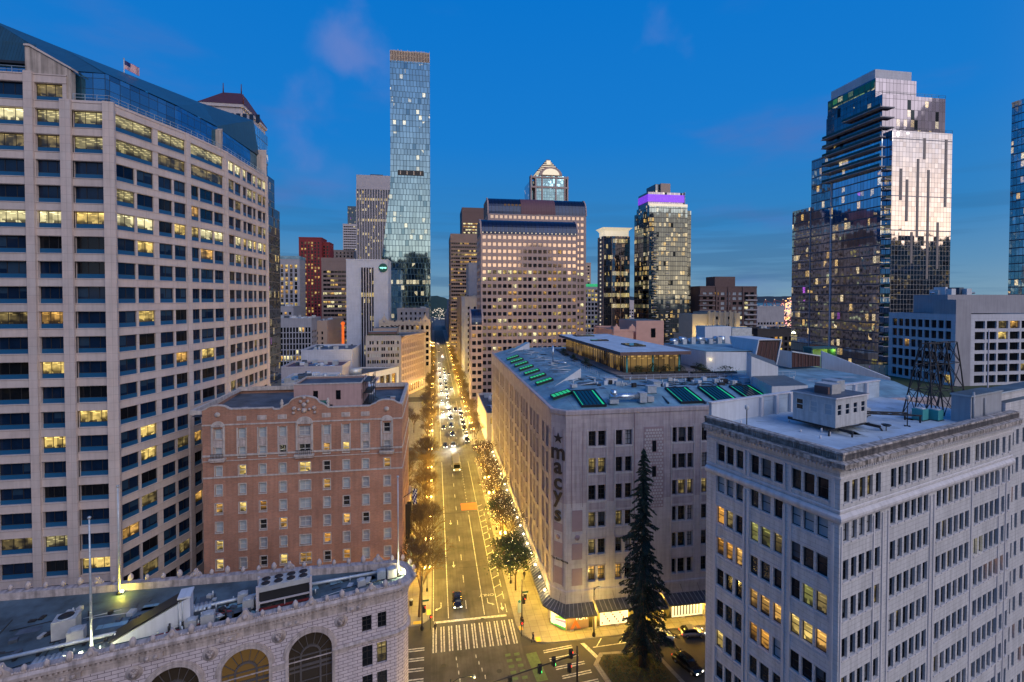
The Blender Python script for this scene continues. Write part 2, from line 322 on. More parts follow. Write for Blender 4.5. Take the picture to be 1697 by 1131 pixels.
plain('car_red', (.25, .015, .015), .25, metal=.2, var=.05)
plain('car_blue', (.02, .05, .14), .25, metal=.3, var=.05)
plain('bus_body', (.22, .22, .20), .4, var=.1)
plain('tyre', (.012, .012, .012), .8, var=.1)
plain('rim', (.35, .35, .36), .3, metal=.8, var=.1)
plain('flag_white', (.7, .7, .7), .8, var=.05)
plain('flag_red', (.5, .02, .03), .8, var=.05)
plain('flag_blue', (.02, .03, .14), .8, var=.05)
plain('skin', (.35, .2, .14), .7, var=.05)
plain('cloth_dark', (.02, .02, .028), .9, var=.2)
plain('cloth_blue', (.03, .05, .10), .9, var=.2)
cellglass('cg_rainier', 2.6, 4.6, (.40, .62, .66), (.03, .09, .13), lit=.07, rowlit=.05, warm=(1, .85, .5), es=1.2, mullw=.34, metal=1, wob=.007, darkfrac=.05, dark=(.2, .36, .42), vertrnd=3)
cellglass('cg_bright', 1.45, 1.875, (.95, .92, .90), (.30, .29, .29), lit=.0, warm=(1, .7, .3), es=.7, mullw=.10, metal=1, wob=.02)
cellglass('cg_big', 1.5, 3.75, (.46, .57, .68), (.07, .08, .10), lit=.13, warm=(1, .6, .16), es=1.0, mullw=.12, metal=1, wob=.014, purple=.04, darkfrac=.0, slab=.5)
cellglass('cg_upper', 1.6, 3.75, (.19, .175, .21), (.05, .045, .06), lit=.08, warm=(1, .7, .2), es=.9, mullw=.12, metal=1, wob=.01, darkfrac=.06)
cellglass('cg_cond', 1.7, 3.2, (.15, .185, .19), (.05, .05, .055), lit=.24, warm=(1, .58, .12), es=1.0, mullw=.16, metal=1, wob=.012, darkfrac=.03, slab=.4)
cellglass('cg_gold', 1.6, 3.9, (.62, .47, .42), (.16, .12, .10), lit=.08, rowlit=.3, warm=(1, .75, .25), es=.9, mullw=.12, metal=1, wob=.02)
cellglass('cg_dark', 1.5, 3.9, (.10, .11, .13), (.03, .028, .03), lit=.16, rowlit=.16, warm=(1, .70, .20), es=1.0, mullw=.2, metal=.9, wob=.03)
cellglass('cg_blue', 1.5, 3.4, (.06, .10, .14), (.10, .09, .10), lit=.10, warm=(1, .7, .25), es=.8, mullw=.2, metal=.8, wob=.03, purple=.06)
cellglass('cg_bronze', 1.6, 3.8, (.50, .34, .20), (.14, .095, .08), lit=.22, rowlit=.25, warm=(1, .68, .22), es=.75, mullw=.15, metal=.7, wob=.03, slab=1.3)
cellglass('cg_steel', 1.2, 3.6, (.60, .66, .70), (.25, .25, .27), lit=.04, es=.6, mullw=.14, metal=1, wob=.03)
cellglass('cg_back', 3.2, 3.6, (.05, .05, .06), (.05, .045, .045), lit=.22, warm=(1, .68, .22), es=.6, mullw=1.2, metal=.3, wob=.02)
cellglass('cg_teal', 2.2, 3.6, (.35, .62, .70), (.05, .06, .07), lit=.10, es=.8, mullw=.25, metal=.8, wob=.02)
cellglass('cg_atrium', 1.75, 1.75, (.07, .24, .38), (.012, .03, .05), lit=.0, es=.4, mullw=.09, metal=.8, wob=.02, darkfrac=.1, dark=(.04, .15, .25))
litglass('lit_tracery', (1, .52, .10), .14, .01, 2.2, .9)
plain('bronze', (.13, .115, .115), .5, metal=.3, var=.2)
plain('roundel_dark', (.25, .20, .20), .8, var=.2)
plain('canopy_metal', (.14, .145, .15), .4, metal=.4, var=.3, vs=1)
litglass('shopfront', (1, .58, .06), 1.5, .3, .6)
litglass('pavglass', (1, .60, .18), .30, .03, .45)
plain('red_louvre', (.05, .015, .015), .5, var=.3, tex=('stack', (.03, .01, .01), .8, 60, .1, (.09, .03, .03)))
plain('slate_strip', (.12, .15, .17), .7, var=.2, tex=('stack', (.1, .13, .15), .5, 60, .05, (.05, .06, .07)))
plain('machine_white', (.50, .50, .50), .7, var=.15, vs=1.5, streak=.25)
plain('grey_panel', (.36, .37, .40), .8, var=.1, vs=.6, streak=.15)
plain('roof_navy', (.02, .05, .10), .5, var=.3, vs=.2)
plain('glass_mirror', (.75, .62, .50), .06, metal=1, var=.12, vs=.8)
plain('pier_grey', (.22, .19, .18), .6, var=.1)
plain('teal_dark', (.03, .12, .12), .6, var=.2)
plain('hut_wall', (.30, .42, .30), .8, var=.15)
plain('water', (.01, .03, .05), .15, var=.2)
plain('harbour_amber', (1, .6, .2), .4, emit=2.2, ecol=(1, .48, .15))
plain('harbour_pink', (1, .5, .5), .4, emit=1.4, ecol=(1, .35, .35))
plain('port_red', (.30, .09, .07), .7, var=.3, emit=.0)
cellglass('cg_greenband', 2.6, 3.6, (.05, .2, .1), (.02, .03, .03), lit=.75, warm=(.1, .7, .08), es=.5, mullw=.3, metal=.5, wob=.01)
plain('tactile', (.75, .5, .08), .8, var=.1)
plain('sign_board', (.5, .65, .6), .6, var=.1)
LAMP = 7.5; BEAM = 1.0
plain('roof_stain', (.36, .42, .46), .8, var=.4, vs=1.2)
shadeglass('shade_blue', (.004, .016, .045), (.018, .045, .085), .5)
shadeglass('shade_dark', (.006, .008, .012), (.09, .10, .115), .45)
# ---------------------------------------------------------------- mesh tools
class MB:
    def __init__(s): s.v = []; s.f = []; s.m = []; s.mats = []; s.smooth = []; s.pu = {}
    def mi(s, m):
        if m not in s.mats: s.mats.append(m)
        return s.mats.index(m)
    def poly(s, pts, m, sm=False, pane=None):
        b = len(s.v)
        if pane: s.pu[len(s.f)] = pane
        elif len(pts) == 4 and m.startswith(('lit_', 'shopfront', 'pavglass')): w_ = math.dist(pts[0][:2], pts[1][:2]); q = (pts[0][0] * 7.3 + pts[0][2] * 3.1) % 40; s.pu[len(s.f)] = [(q, 0), (q + w_, 0), (q + w_, 1), (q, 1)]
        s.v.extend(pts); s.f.append(tuple(range(b, b + len(pts)))); s.m.append(s.mi(m)); s.smooth.append(sm)
    def mesh(s, verts, faces, m, sm=False):
        b = len(s.v); s.v.extend(verts); k = s.mi(m)
        for f in faces: s.f.append(tuple(b + i for i in f)); s.m.append(k); s.smooth.append(sm)
    def box(s, x0, x1, y0, y1, z0, z1, m, top=None, skip=''):
        if x0 > x1: x0, x1 = x1, x0
        if y0 > y1: y0, y1 = y1, y0
        V = [(x0, y0, z0), (x1, y0, z0), (x1, y1, z0), (x0, y1, z0), (x0, y0, z1), (x1, y0, z1), (x1, y1, z1), (x0, y1, z1)]
        F = [(0, 1, 5, 4), (1, 2, 6, 5), (2, 3, 7, 6), (3, 0, 4, 7)]
        if 'b' not in skip: F.append((3, 2, 1, 0))
        s.mesh(V, F, m)
        if 't' not in skip: s.mesh(V, [(4, 5, 6, 7)], top or m)
    def obox(s, c, size, ang, m, top=None):
        """box centred at c=(x,y,zbase) of size (w,d,h) turned by ang degrees"""
        a = R(ang); ca, sa = math.cos(a), math.sin(a); w, d, h = size[0] / 2, size[1] / 2, size[2]
        P = [(c[0] + x * ca - y * sa, c[1] + x * sa + y * ca) for x, y in ((-w, -d), (w, -d), (w, d), (-w, d))]
        s.prism(P, c[2], c[2] + h, m, top)
    def prism(s, P, z0, z1, m, top=None, bottom=True, cap=True):
        n = len(P); V = [(x, y, z0) for x, y in P] + [(x, y, z1) for x, y in P]
        F = [(i, (i + 1) % n, n + (i + 1) % n, n + i) for i in range(n)]
        s.mesh(V, F, m)
        if cap: s.mesh(V, [tuple(range(n, 2 * n))], top or m)
        if bottom: s.mesh(V, [tuple(range(n - 1, -1, -1))], m)
    def loft(s, rings, m, sm=True, caps=True):
        n = len(rings[0]); V = [p for r in rings for p in r]; F = []
        for k in range(len(rings) - 1):
            for i in range(n): F.append((k * n + i, k * n + (i + 1) % n, (k + 1) * n + (i + 1) % n, (k + 1) * n + i))
        if caps: F.append(tuple(range(n - 1, -1, -1))); F.append(tuple((len(rings) - 1) * n + i for i in range(n)))
        s.mesh(V, F, m, sm)
    def tube(s, p0, p1, r0, r1, m, n=8, sm=True, caps=True):
        a, b = Vector(p0), Vector(p1); d = (b - a)
        if d.length < 1e-6: return
        d.normalize(); u = d.orthogonal().normalized(); w = d.cross(u)
        rr = []
        for c, r in ((a, r0), (b, r1)):
            rr.append([tuple(c + u * (r * math.cos(6.28318 * i / n)) + w * (r * math.sin(6.28318 * i / n))) for i in range(n)])
        s.loft(rr, m, sm, caps)
    def lathe(s, c, prof, m, n=12, sm=True):
        rr = [[(c[0] + r * math.cos(6.28318 * i / n), c[1] + r * math.sin(6.28318 * i / n), c[2] + z) for i in range(n)] for r, z in prof]
        s.loft(rr, m, sm)
    def ball(s, c, r, m, n=8, sz=1):
        s.lathe(c, [(r * max(.02, math.sin(math.pi * k / 6)), -r * sz * math.cos(math.pi * k / 6)) for k in range(7)], m, n)
    def bar(s, p0, p1, w, m): s.tube(p0, p1, w * .6, w * .6, m, 4, False)
    def extrude(s, outline, y0, y1, m, ax='y'):
        """outline in (x,z) extruded along y (or (y,z) along x)"""
        n = len(outline)
        g = (lambda a, t, z: (a, t, z)) if ax == 'y' else (lambda a, t, z: (t, a, z))
        V = [g(a, y0, z) for a, z in outline] + [g(a, y1, z) for a, z in outline]
        F = [(i, (i + 1) % n, n + (i + 1) % n, n + i) for i in range(n)] + [tuple(range(n - 1, -1, -1)), tuple(range(n, 2 * n))]
        s.mesh(V, F, m)
    def build(s, name):
        me = bpy.data.meshes.new(name); me.from_pydata(s.v, [], s.f)
        for m in s.mats: me.materials.append(MATS[m])
        if s.f:
            me.polygons.foreach_set('material_index', s.m); me.polygons.foreach_set('use_smooth', s.smooth)
            me.update()
            nl = len(me.loops); vi = np.empty(nl, 'i'); me.loops.foreach_get('vertex_index', vi)
            co = np.empty(len(me.vertices) * 3, 'f'); me.vertices.foreach_get('co', co); co = co.reshape(-1, 3)
            npoly = len(me.polygons); no = np.empty(npoly * 3, 'f'); me.polygons.foreach_get('normal', no); no = no.reshape(-1, 3)
            lt = np.empty(npoly, 'i'); me.polygons.foreach_get('loop_total', lt)
            ln = np.repeat(no, lt, axis=0); p = co[vi]
            hz = np.abs(ln[:, 2]) < .75; q = np.hypot(ln[:, 0], ln[:, 1]) + 1e-9
            u = np.where(hz, (p[:, 0] * -ln[:, 1] + p[:, 1] * ln[:, 0]) / q, p[:, 0]); v = np.where(hz, p[:, 2], p[:, 1])
            uv = me.uv_layers.new(name='UVMap'); uv.data.foreach_set('uv', np.stack([u, v], 1).astype('f').ravel())
            if s.pu:
                u2 = me.uv_layers.new(name='Pane').data; ls = [0] * npoly; me.polygons.foreach_get('loop_start', ls)
                for k, q in s.pu.items():
                    for j, c in enumerate(q): u2[ls[k] + j].uv = c
        return me
COL = sc.collection
def tag(o, label=None, cat=None, group=None, kind=None):
    if label: o['label'] = label
    if cat: o['category'] = cat
    if group: o['group'] = group
    if kind: o['kind'] = kind
    return o
def thing(name, label, cat, loc=(0, 0, 0), rz=0, group=None):
    o = bpy.data.objects.new(name, None); o.location = loc; o.rotation_euler = (0, 0, R(rz)); o.empty_display_size = .5
    COL.objects.link(o); return tag(o, label, cat, group)
def part(name, mb, parent=None, label=None, kind=None):
    o = bpy.data.objects.new(name, mb.build(name) if isinstance(mb, MB) else mb); COL.objects.link(o)
    if parent: o.parent = parent
    return tag(o, label=label, kind=kind)
def single(name, mb, label, cat, loc=(0, 0, 0), rz=0, group=None):
    o = part(name, mb); o.location = loc; o.rotation_euler = (0, 0, R(rz)); return tag(o, label, cat, group)
def struct(name, mb): return tag(part(name, mb), kind='structure')
def dup(root, loc, rz=0, label=None, scale=None, group=None):
    def cp(o, par):
        c = o.copy(); COL.objects.link(c); c.parent = par
        for ch in KIDS.get(o.name, ()): cp(ch, c)
        return c
    if root.name not in KIDS: index(root)
    c = cp(root, None); c.location = loc; c.rotation_euler = (0, 0, R(rz))
    if scale: c.scale = (scale,) * 3
    if label: c['label'] = label
    if group: c['group'] = group
    return c
KIDS = {}
def index(o):
    KIDS[o.name] = [x for x in bpy.data.objects if x.parent == o]
    for x in KIDS[o.name]: index(x)
ORD = 'first second third fourth fifth sixth seventh eighth ninth tenth eleventh twelfth thirteenth fourteenth fifteenth sixteenth seventeenth eighteenth nineteenth twentieth'.split()
TENS = {20: 'twenty', 30: 'thirty', 40: 'forty', 50: 'fifty', 60: 'sixty'}
def ordw(i):
    if i < 20: return ORD[i]
    t = (i + 1) // 10 * 10; k = (i + 1) % 10
    return TENS[t] + '-' + ORD[k - 1] if k else {20: 'twentieth', 30: 'thirtieth', 40: 'fortieth', 50: 'fiftieth', 60: 'sixtieth'}[t]
# ---------------------------------------------------------------- facades and windows
def facade(mb, p0, p1, z0, z1, rows, rev, mat, wins=None, kind='plain', inner=None):
    """wall from p0 to p1 (outside to the right of travel) with recessed openings; rows = [(za, zb, [(ua, ub), ...])]"""
    dx, dy = p1[0] - p0[0], p1[1] - p0[1]; Ln = math.hypot(dx, dy); dx /= Ln; dy /= Ln; nx, ny = dy, -dx
    P = lambda u, z, r=0: (p0[0] + dx * u - nx * r, p0[1] + dy * u - ny * r, z)
    def q(u0, u1, a, b):
        if u1 - u0 > 1e-4 and b - a > 1e-4: mb.poly([P(u0, a), P(u1, a), P(u1, b), P(u0, b)], mat)
    z = z0; ang = math.degrees(math.atan2(dy, dx)); im = inner or mat
    for za, zb, ops in sorted(rows, key=lambda r: r[0]):
        if za < z - 1e-6 or zb > z1: continue
        q(0, Ln, z, za); u = 0
        for ua, ub in ops:
            if ua < u or ub > Ln: continue
            q(u, ua, za, zb); u = ub
            mb.poly([P(ua, za), P(ua, za, rev), P(ua, zb, rev), P(ua, zb)], im)
            mb.poly([P(ub, za, rev), P(ub, za), P(ub, zb), P(ub, zb, rev)], im)
            mb.poly([P(ua, za), P(ub, za), P(ub, za, rev), P(ua, za, rev)], im)
            mb.poly([P(ua, zb, rev), P(ub, zb, rev), P(ub, zb), P(ua, zb)], im)
            if wins is not None: wins.append((P((ua + ub) / 2, za, rev), ang, ub - ua, zb - za, kind))
        q(u, Ln, za, zb); z = zb
    q(0, Ln, z, z1)
def grid(L_, z0, nf, fh, wh, bay, ww, u0=None, sub=1, gap=.3, skip=None):
    nb = int((L_ - .2) // bay); u0 = (L_ - nb * bay) / 2 if u0 is None else u0
    ops = []
    for k in range(nb):
        c = u0 + bay * (k + .5); w = (ww - gap * (sub - 1)) / sub
        for j in range(sub): ops.append((c - ww / 2 + j * (w + gap), c - ww / 2 + j * (w + gap) + w))
    return [(z0 + i * fh, z0 + i * fh + wh, ops) for i in range(nf)]
STY = {  # kind: (mullions across, rails, frame width, frame material, lower panel height)
    'plain': (0, 0, .08, 'dark_frame', 0), 'tiny': (0, 0, 0, None, 0), 'sash': (0, 1, .07, 'dark_frame', 0), 'sashw': (0, 1, .09, 'white_frame', 0),
    'sash2': (1, 1, .08, 'white_frame', 0), 'office': (2, 0, .07, 'dark_frame', .72), 'office1': (1, 0, .07, 'dark_frame', .72), 'office0': (0, 0, .07, 'dark_frame', .72),
    'steel': (1, 2, .08, 'dark_frame', 0), 'shop': (3, 0, .10, 'dark_frame', 0)}
def wgeo(mb, w, h, kind, glass, T=None):
    nx, nz, fr, fm, pan = STY[kind]
    t = T or (lambda x, y, z: (x, y, z))
    def bx(x0, x1, y0, y1, z0, z1, m):
        V = [t(x0, y0, z0), t(x1, y0, z0), t(x1, y1, z0), t(x0, y1, z0), t(x0, y0, z1), t(x1, y0, z1), t(x1, y1, z1), t(x0, y1, z1)]
        mb.mesh(V, [(0, 1, 5, 4), (1, 2, 6, 5), (3, 0, 4, 7), (4, 5, 6, 7), (3, 2, 1, 0)], m)
    h0 = pan
    q = 0 if T is None else rnd.uniform(0, 90)
    mb.poly([t(-w / 2, 0, h0), t(w / 2, 0, h0), t(w / 2, 0, h), t(-w / 2, 0, h)], glass, pane=[(q, 0), (q + w, 0), (q + w, 1), (q, 1)])
    if pan: bx(-w / 2, w / 2, -.10, .02, 0, pan, 'blue_panel')
    if fr:
        bx(-w / 2, w / 2, -.06, 0, h0, h0 + fr, fm); bx(-w / 2, w / 2, -.06, 0, h - fr, h, fm)
        bx(-w / 2, -w / 2 + fr, -.06, 0, h0 + fr, h - fr, fm); bx(w / 2 - fr, w / 2, -.06, 0, h0 + fr, h - fr, fm)
        for i in range(nx):
            x = -w / 2 + w * (i + 1) / (nx + 1); bx(x - fr / 2, x + fr / 2, -.055, 0, h0 + fr, h - fr, fm)
        for i in range(nz):
            z = h0 + (h - h0) * (i + 1) / (nz + 1); bx(-w / 2 + fr, w / 2 - fr, -.05, 0, z - fr / 2, z + fr / 2, fm)
WCACHE = {}
def place_windows(root, wins, pick, n=100):
    """the windows that show largest become parts of their own, any past a hundred one further part"""
    M = Matrix.Translation(root.location) @ root.rotation_euler.to_matrix().to_4x4(); c = Vector((0, 0, CZ)); W = []
    for w in wins:
        p = M @ Vector(w[0]); a = R(w[1]) + root.rotation_euler.z; nn = Vector((math.sin(a), -math.cos(a), 0)); d = c - p
        s = w[2] * w[3] * max(0, nn.dot(d)) / d.length ** 3
        x = p.x * math.cos(YAW) - p.y * math.sin(YAW); y = p.x * math.sin(YAW) + p.y * math.cos(YAW)
        if y < 5 or abs(x / y) > 1.09 or (p.z - CZ) / y < -.82: s *= .001
        W.append((s, w))
    W.sort(key=lambda q: -q[0])
    rest = MB(); rg = random.Random(len(wins))
    for i, (s, w) in enumerate(W):
        p, ang, ww, hh, kind = w; glass = pick(rg, M @ Vector(p), w)
        if i < n:
            key = (round(ww, 2), round(hh, 2), kind, glass)
            if key not in WCACHE:
                mb = MB(); wgeo(mb, ww, hh, kind, glass); WCACHE[key] = mb.build('window')
            o = bpy.data.objects.new('window', WCACHE[key]); COL.objects.link(o); o.parent = root; o.location = p; o.rotation_euler = (0, 0, R(ang))
        else:
            ca, sa = math.cos(R(ang)), math.sin(R(ang))
            wgeo(rest, ww, hh, kind, glass, lambda x, y, z: (p[0] + x * ca - y * sa, p[1] + x * sa + y * ca, p[2] + z))
    if rest.f: part('windows', rest, root, kind='stuff')
def picker(lit=.2, litset=('lit_yellow', 'lit_warm', 'lit_pale', 'lit_dim'), dark=('glass_dark',), rows=None, fh=3.7, z0=0):
    """rows: {storey: share of lit rooms}"""
    def f(rg, p, w):
        k = int((p.z - z0 + .5) // fh); q = (rows or {}).get(k, lit)
        h = (math.sin(int(p.x * .11 + p.y * .13 + 50) * 12.9898 + k * 78.233) * 43758.5453) % 1     # neighbours share an office
        x = .5 * h + .5 * rg.random()
        return rg.choice(litset) if x < q else rg.choice(dark)
    return f
YAW = R(9.15)
# ================================================================ GROUND, ROADS
g = MB(); g.poly([(-9000, -3000, -.02), (9000, -3000, -.02), (9000, 16000, -.02), (-9000, 16000, -.02)], 'city_ground'); struct('ground', g)
def sheet(name, rects, z, m, kind='structure'):
    b = MB()
    for P in rects: b.poly([(x, y, z) for x, y in P], m)
    return tag(part(name, b), kind=kind)
def rc(x0, x1, y0, y1): return [(x0, y0), (x1, y0), (x1, y1), (x0, y1)]
sheet('road', [rc(-.8, 14.3, -60, 1400)], .004, 'asphalt')
sheet('cross_street', [rc(-140, -.8, 71.2, 85.2), [(14.3, 40), (110, 40), (110, 78.2), (14.3, 78.2)], rc(-.8, 14.3, 0, 1), rc(-90, -.8, 176, 190), rc(14.3, 200, 175, 190), rc(-200, -.8, 276, 288), rc(14.3, 200, 276, 288), rc(-200, -.8, 372, 384), rc(14.3, 200, 372, 384)], .002, 'asphalt_dark')
def pavement(name, P, rad=None):
    b = MB(); b.prism(P, -.01, .14, 'kerb', None, False, False); b.poly([(x, y, .14) for x, y in P], 'pavement')
    struct(name, b)
def arc(cx, cy, r, a0, a1, n=8): return [(cx + r * math.cos(R(a0 + (a1 - a0) * i / n)), cy + r * math.sin(R(a0 + (a1 - a0) * i / n))) for i in range(n + 1)]
pavement('pavement', [(-110, 86.2)] + arc(-3.8, 89.2, 3, -90, 0) + [(-.8, 175), (-110, 175)])
pavement('pavement', [(-110, 191), (-.8, 191), (-.8, 275), (-110, 275)])
pavement('pavement', [(-160, 289), (-.8, 289), (-.8, 371), (-160, 371)])
pavement('pavement', [(-160, 385), (-.8, 385), (-.8, 900), (-160, 900)])
pavement('pavement', arc(19.8, 83.7, 5.6, 180, 270) + [(110, 78.1), (110, 174), (14.2, 174)])
pavement('pavement', [(14.2, 191), (200, 191), (200, 275), (14.2, 275)])
pavement('pavement', [(14.2, 289), (200, 289), (200, 371), (14.2, 371)])
pavement('pavement', [(14.2, 385), (200, 385), (200, 900), (14.2, 900)])
pavement('pavement', [(-.8, 40), (-.8, 66.5)] + arc(-3.8, 67.5, 3, 0, 90) + [(-110, 70.6), (-110, 40)])
pavement('traffic_island', [(24.8, 72.3), (26.6, 74.6), (35.8, 74.0), (37.6, 66), (33, 60), (27.3, 60)])
pavement('pavement', [(33.5, 40), (30.5, 56), (78, 71), (110, 70), (110, 30), (40, 30)])
mk = MB()
def strip(P, m='paint', z=.012): mk.poly([(x, y, z) for x, y in P], m)
def line(x, y0, y1, w=.14, dash=None, m='paint'):
    if not dash: strip(rc(x - w / 2, x + w / 2, y0, y1), m); return
    y = y0
    while y < y1: strip(rc(x - w / 2, x + w / 2, y, min(y + dash[0], y1)), m); y += dash[1]
line(2.3, 87.3, 172); line(5.7, 89.5, 172, dash=(2.6, 8.5)); line(8.9, 87.3, 128); line(8.9, 128, 172, dash=(.8, 2.2)); line(11.6, 87.3, 172); line(13.1, 87.3, 130, .12, dash=(2.5, 4))
line(-.45, 87, 172, .1)
for y0, y1 in ((191, 274), (289, 370), (385, 700)):
    for x in (2.3, 5.7, 8.9, 11.8): line(x, y0, y1, .14, None if x in (2.3, 11.8) else (2.6, 8.5))
for k in range(14): strip([(11.7, 92 + k * 3.2), (13.0, 92.9 + k * 3.2), (13.0, 93.1 + k * 3.2), (11.7, 92.2 + k * 3.2)])
strip(rc(-.3, 12.9, 86.2, 86.75))
for x, dr in ((1.0, -1), (9.9, 1)):   # turn arrows
    y = 90.5
    strip(rc(x - .07, x + .07, y + .3, y + 1.6)); strip([(x - .07, y + .3), (x - .07, y), (x + dr * .8, y - .5), (x + dr * .8, y - .25)]) if dr > 0 else strip([(x + dr * .8, y - .5), (x + .07, y), (x + .07, y + .3), (x + dr * .8, y - .25)])
    strip([(x + dr * .7, y - .75), (x + dr * 1.2, y - .55), (x + dr * .75, y)] if dr > 0 else [(x + dr * 1.2, y - .55), (x + dr * .7, y - .75), (x + dr * .75, y)])
for x, y in ((3.9, 104), (3.9, 124), (12.4, 88)):
    strip(rc(x - .08, x + .08, y + .7, y + 2.2)); strip([(x, y - .2), (x + .4, y + .8), (x - .4, y + .8)])
struct('road_markings', mk)
mk = MB()
for k in range(11):
    x = -.2 + k * 1.36
    for d in (-.24, .24): strip(rc(x + d - .12, x + d + .12, 79.0, 85.2))
struct('crosswalk', mk); mk = MB()
for k in range(4):
    for d in (-.25, .25): strip(rc(-6.4, -1.9, 73.6 + k * 2.2 + d - .12, 73.6 + k * 2.2 + d + .12))
struct('crosswalk', mk); mk = MB()
for k in range(5):
    for d in (-.22, .22): strip([(17.6 + .55 * k, 76.4 - k * 1.9 + d - .1), (22.6 + .5 * k, 76.9 - k * 1.9 + d - .1), (22.6 + .5 * k, 76.9 - k * 1.9 + d + .1), (17.6 + .55 * k, 76.4 - k * 1.9 + d + .1)])
strip([(24.2, 77.3), (24.9, 77.3), (27.2, 71.6), (26.6, 71.4)]); strip([(26.6, 76.2), (26.8, 76.2), (28.2, 77.9), (28, 77.9)]); strip([(30.6, 76.2), (30.8, 76.2), (32.2, 77.9), (32, 77.9)]); strip([(26, 76), (60, 77), (60, 77.15), (26, 76.15)])
strip([(14.6, 76.4), (16.4, 76.6), (17.0, 70.6), (15.2, 70.4)], 'paint_green')
for k in range(6):
    for j in range(2): strip([(11.2 + j * 1.5 + k * .1, 76.3 - k * 1.25), (12.1 + j * 1.5 + k * .1, 76.35 - k * 1.25), (12.1 + j * 1.5 + k * .1, 76.95 - k * 1.25), (11.2 + j * 1.5 + k * .1, 76.9 - k * 1.25)], 'paint_green')
for k in range(9): strip(rc(6.4 + k * .35, 6.55 + k * .35, 76.8 - k * 1.5, 77.6 - k * 1.5)); strip(rc(3.2 + k * .12, 3.35 + k * .12, 76.8 - k * 1.5, 77.6 - k * 1.5))
struct('crosswalk', mk)
b = MB(); b.box(7.1, 11.6, 131.8, 136.2, .01, .05, 'orange_plate'); single('road_plate', b, 'orange steel plate laid flat on the avenue before the bus', 'road plate')
b = MB()
for x0, x1, y0, y1 in ((8.9, 11.4, 150, 156), (7.2, 11.4, 158, 166), (2.6, 5.2, 118, 131), (5.9, 8.6, 95, 106), (-.3, 2.1, 100, 112), (9.2, 11.4, 106, 118)): b.poly([(x, y, .009) for x, y in rc(x0, x1, y0, y1)], 'asphalt_dark')
struct('asphalt_patches', b)
b = MB()
for x, y in ((8.4, 86), (11.4, 81), (9.8, 73.5), (4.6, 70), (7.7, 100), (1.2, 76)): b.prism(arc(x, y, .42, 0, 330, 11), .013, .02, 'black_metal')
struct('manhole_covers', b)
def text_mesh(txt, size, m, depth=.06, sx=1, align='CENTER', shear=0, offset=0):
    cu = bpy.data.curves.new('text', 'FONT'); cu.body = txt; cu.size = size; cu.extrude = depth; cu.align_x = align; cu.shear = shear; cu.resolution_u = 3; cu.offset = offset
    o = bpy.data.objects.new('text', cu); COL.objects.link(o); dg = bpy.context.evaluated_depsgraph_get()
    me = bpy.data.meshes.new_from_object(o.evaluated_get(dg)); bpy.data.objects.remove(o); me.materials.clear(); me.materials.append(MATS[m])
    if not me.uv_layers: me.uv_layers.new(name='UVMap')
    return me
o = part('lane_lettering', text_mesh('ONLY', 1.1, 'paint', .002)); o.location = (9.9, 93.4, .015); o.rotation_euler = (0, 0, math.pi); tag(o, kind='structure')
# far ground relief
b = MB(); rh = random.Random(3)
def ridge(b, x0, x1, y, h, m, n=60, depth=500, seed=1):
    rr = random.Random(seed); pr = []
    for i in range(n + 1):
        t = i / n; pr.append((x0 + (x1 - x0) * t, h * (.72 + .2 * math.sin(t * 9 + seed) + .12 * math.sin(t * 23 + seed * 2) + rr.uniform(-.04, .04))))
    V = [(x, y, -1) for x, z in pr] + [(x, y + depth * .5, z) for x, z in pr] + [(x, y + depth, -1) for x, z in pr]; k = n + 1
    F = [(i, i + 1, k + i + 1, k + i) for i in range(n)] + [(k + i, k + i + 1, 2 * k + i + 1, 2 * k + i) for i in range(n)]
    b.mesh(V, F, m, True)
ridge(b, -400, 260, 1500, 68, 'dark_green', 50, 700, 3); ridge(b, 300, 9000, 6200, 122, 'hill', 200, 900, 1); ridge(b, -6000, 900, 5600, 90, 'hill', 150, 900, 4)
struct('hills', b)
# ================================================================ LEFT CURVED OFFICE TOWER
L = thing('office_tower', 'huge cream office tower with curving bays, blue spandrels and dark sloping metal roof', 'office tower', (-51.6, 87.3, 0))
w = MB(); wins = []
OF = [60.4 + 4.02 * k for k in range(-14, 9)]
def orow(ops, top): return [(z - 2.67, z, ops) for z in OF if z > 5 and z < top]
PL = [(-48, 0), (0, 0), (4.9, 13.9), (7.4, 25.0), (8.6, 46.5)]
f1 = []; u = 42.4 - 48 + .2
ops1 = [(c - 48 + 48 - 5.4 - 6.1 * k, c - .7 - 6.1 * k) for k, c in ((0, 48),)]
us = [(42.6, 47.3), (37.4, 41.3), (31.2, 36.0), (25.2, 29.9), (19.2, 23.9), (13.2, 17.9), (7.2, 11.9), (1.2, 5.9)][::-1]
facade(w, (-48, 0), (-6.1, 0), 0, 94.0, orow([q for q in us if q[1] < 41.5], 93.5), .55, 'cream_panel', wins, 'office')
facade(w, (-6.1, 0), (0, 0), 0, 90.2, orow([(.7, 5.4)], 89), .55, 'cream_panel', wins, 'office')
lo = [z for z in OF if 5 < z < 81]; hi = [z for z in OF if 81 < z < 89]
segs = [([(1.0, 4.3), (4.85, 8.0), ], 0)]
A_, B_, C_, D_ = PL[1:]
def seglen(a, b): return math.hypot(b[0] - a[0], b[1] - a[1])
facade(w, A_, B_, 0, 90.2, [(z - 2.67, z, [(.7, 4.0), (4.4, 7.5), (8.5, 11.3), (11.7, 14.3)]) for z in lo] + [(z - 2.67, z, [(.7, 7.5), (8.5, 14.3)]) for z in hi], .3, 'cream_panel', wins, 'office1')
facade(w, B_, C_, 0, 90.2, [(z - 2.67, z, [(.9, 3.0), (3.3, 7.1), (7.4, 10.3)]) for z in lo] + [(z - 2.67, z, [(.9, 10.3)]) for z in hi], .3, 'cream_panel', wins, 'office1')
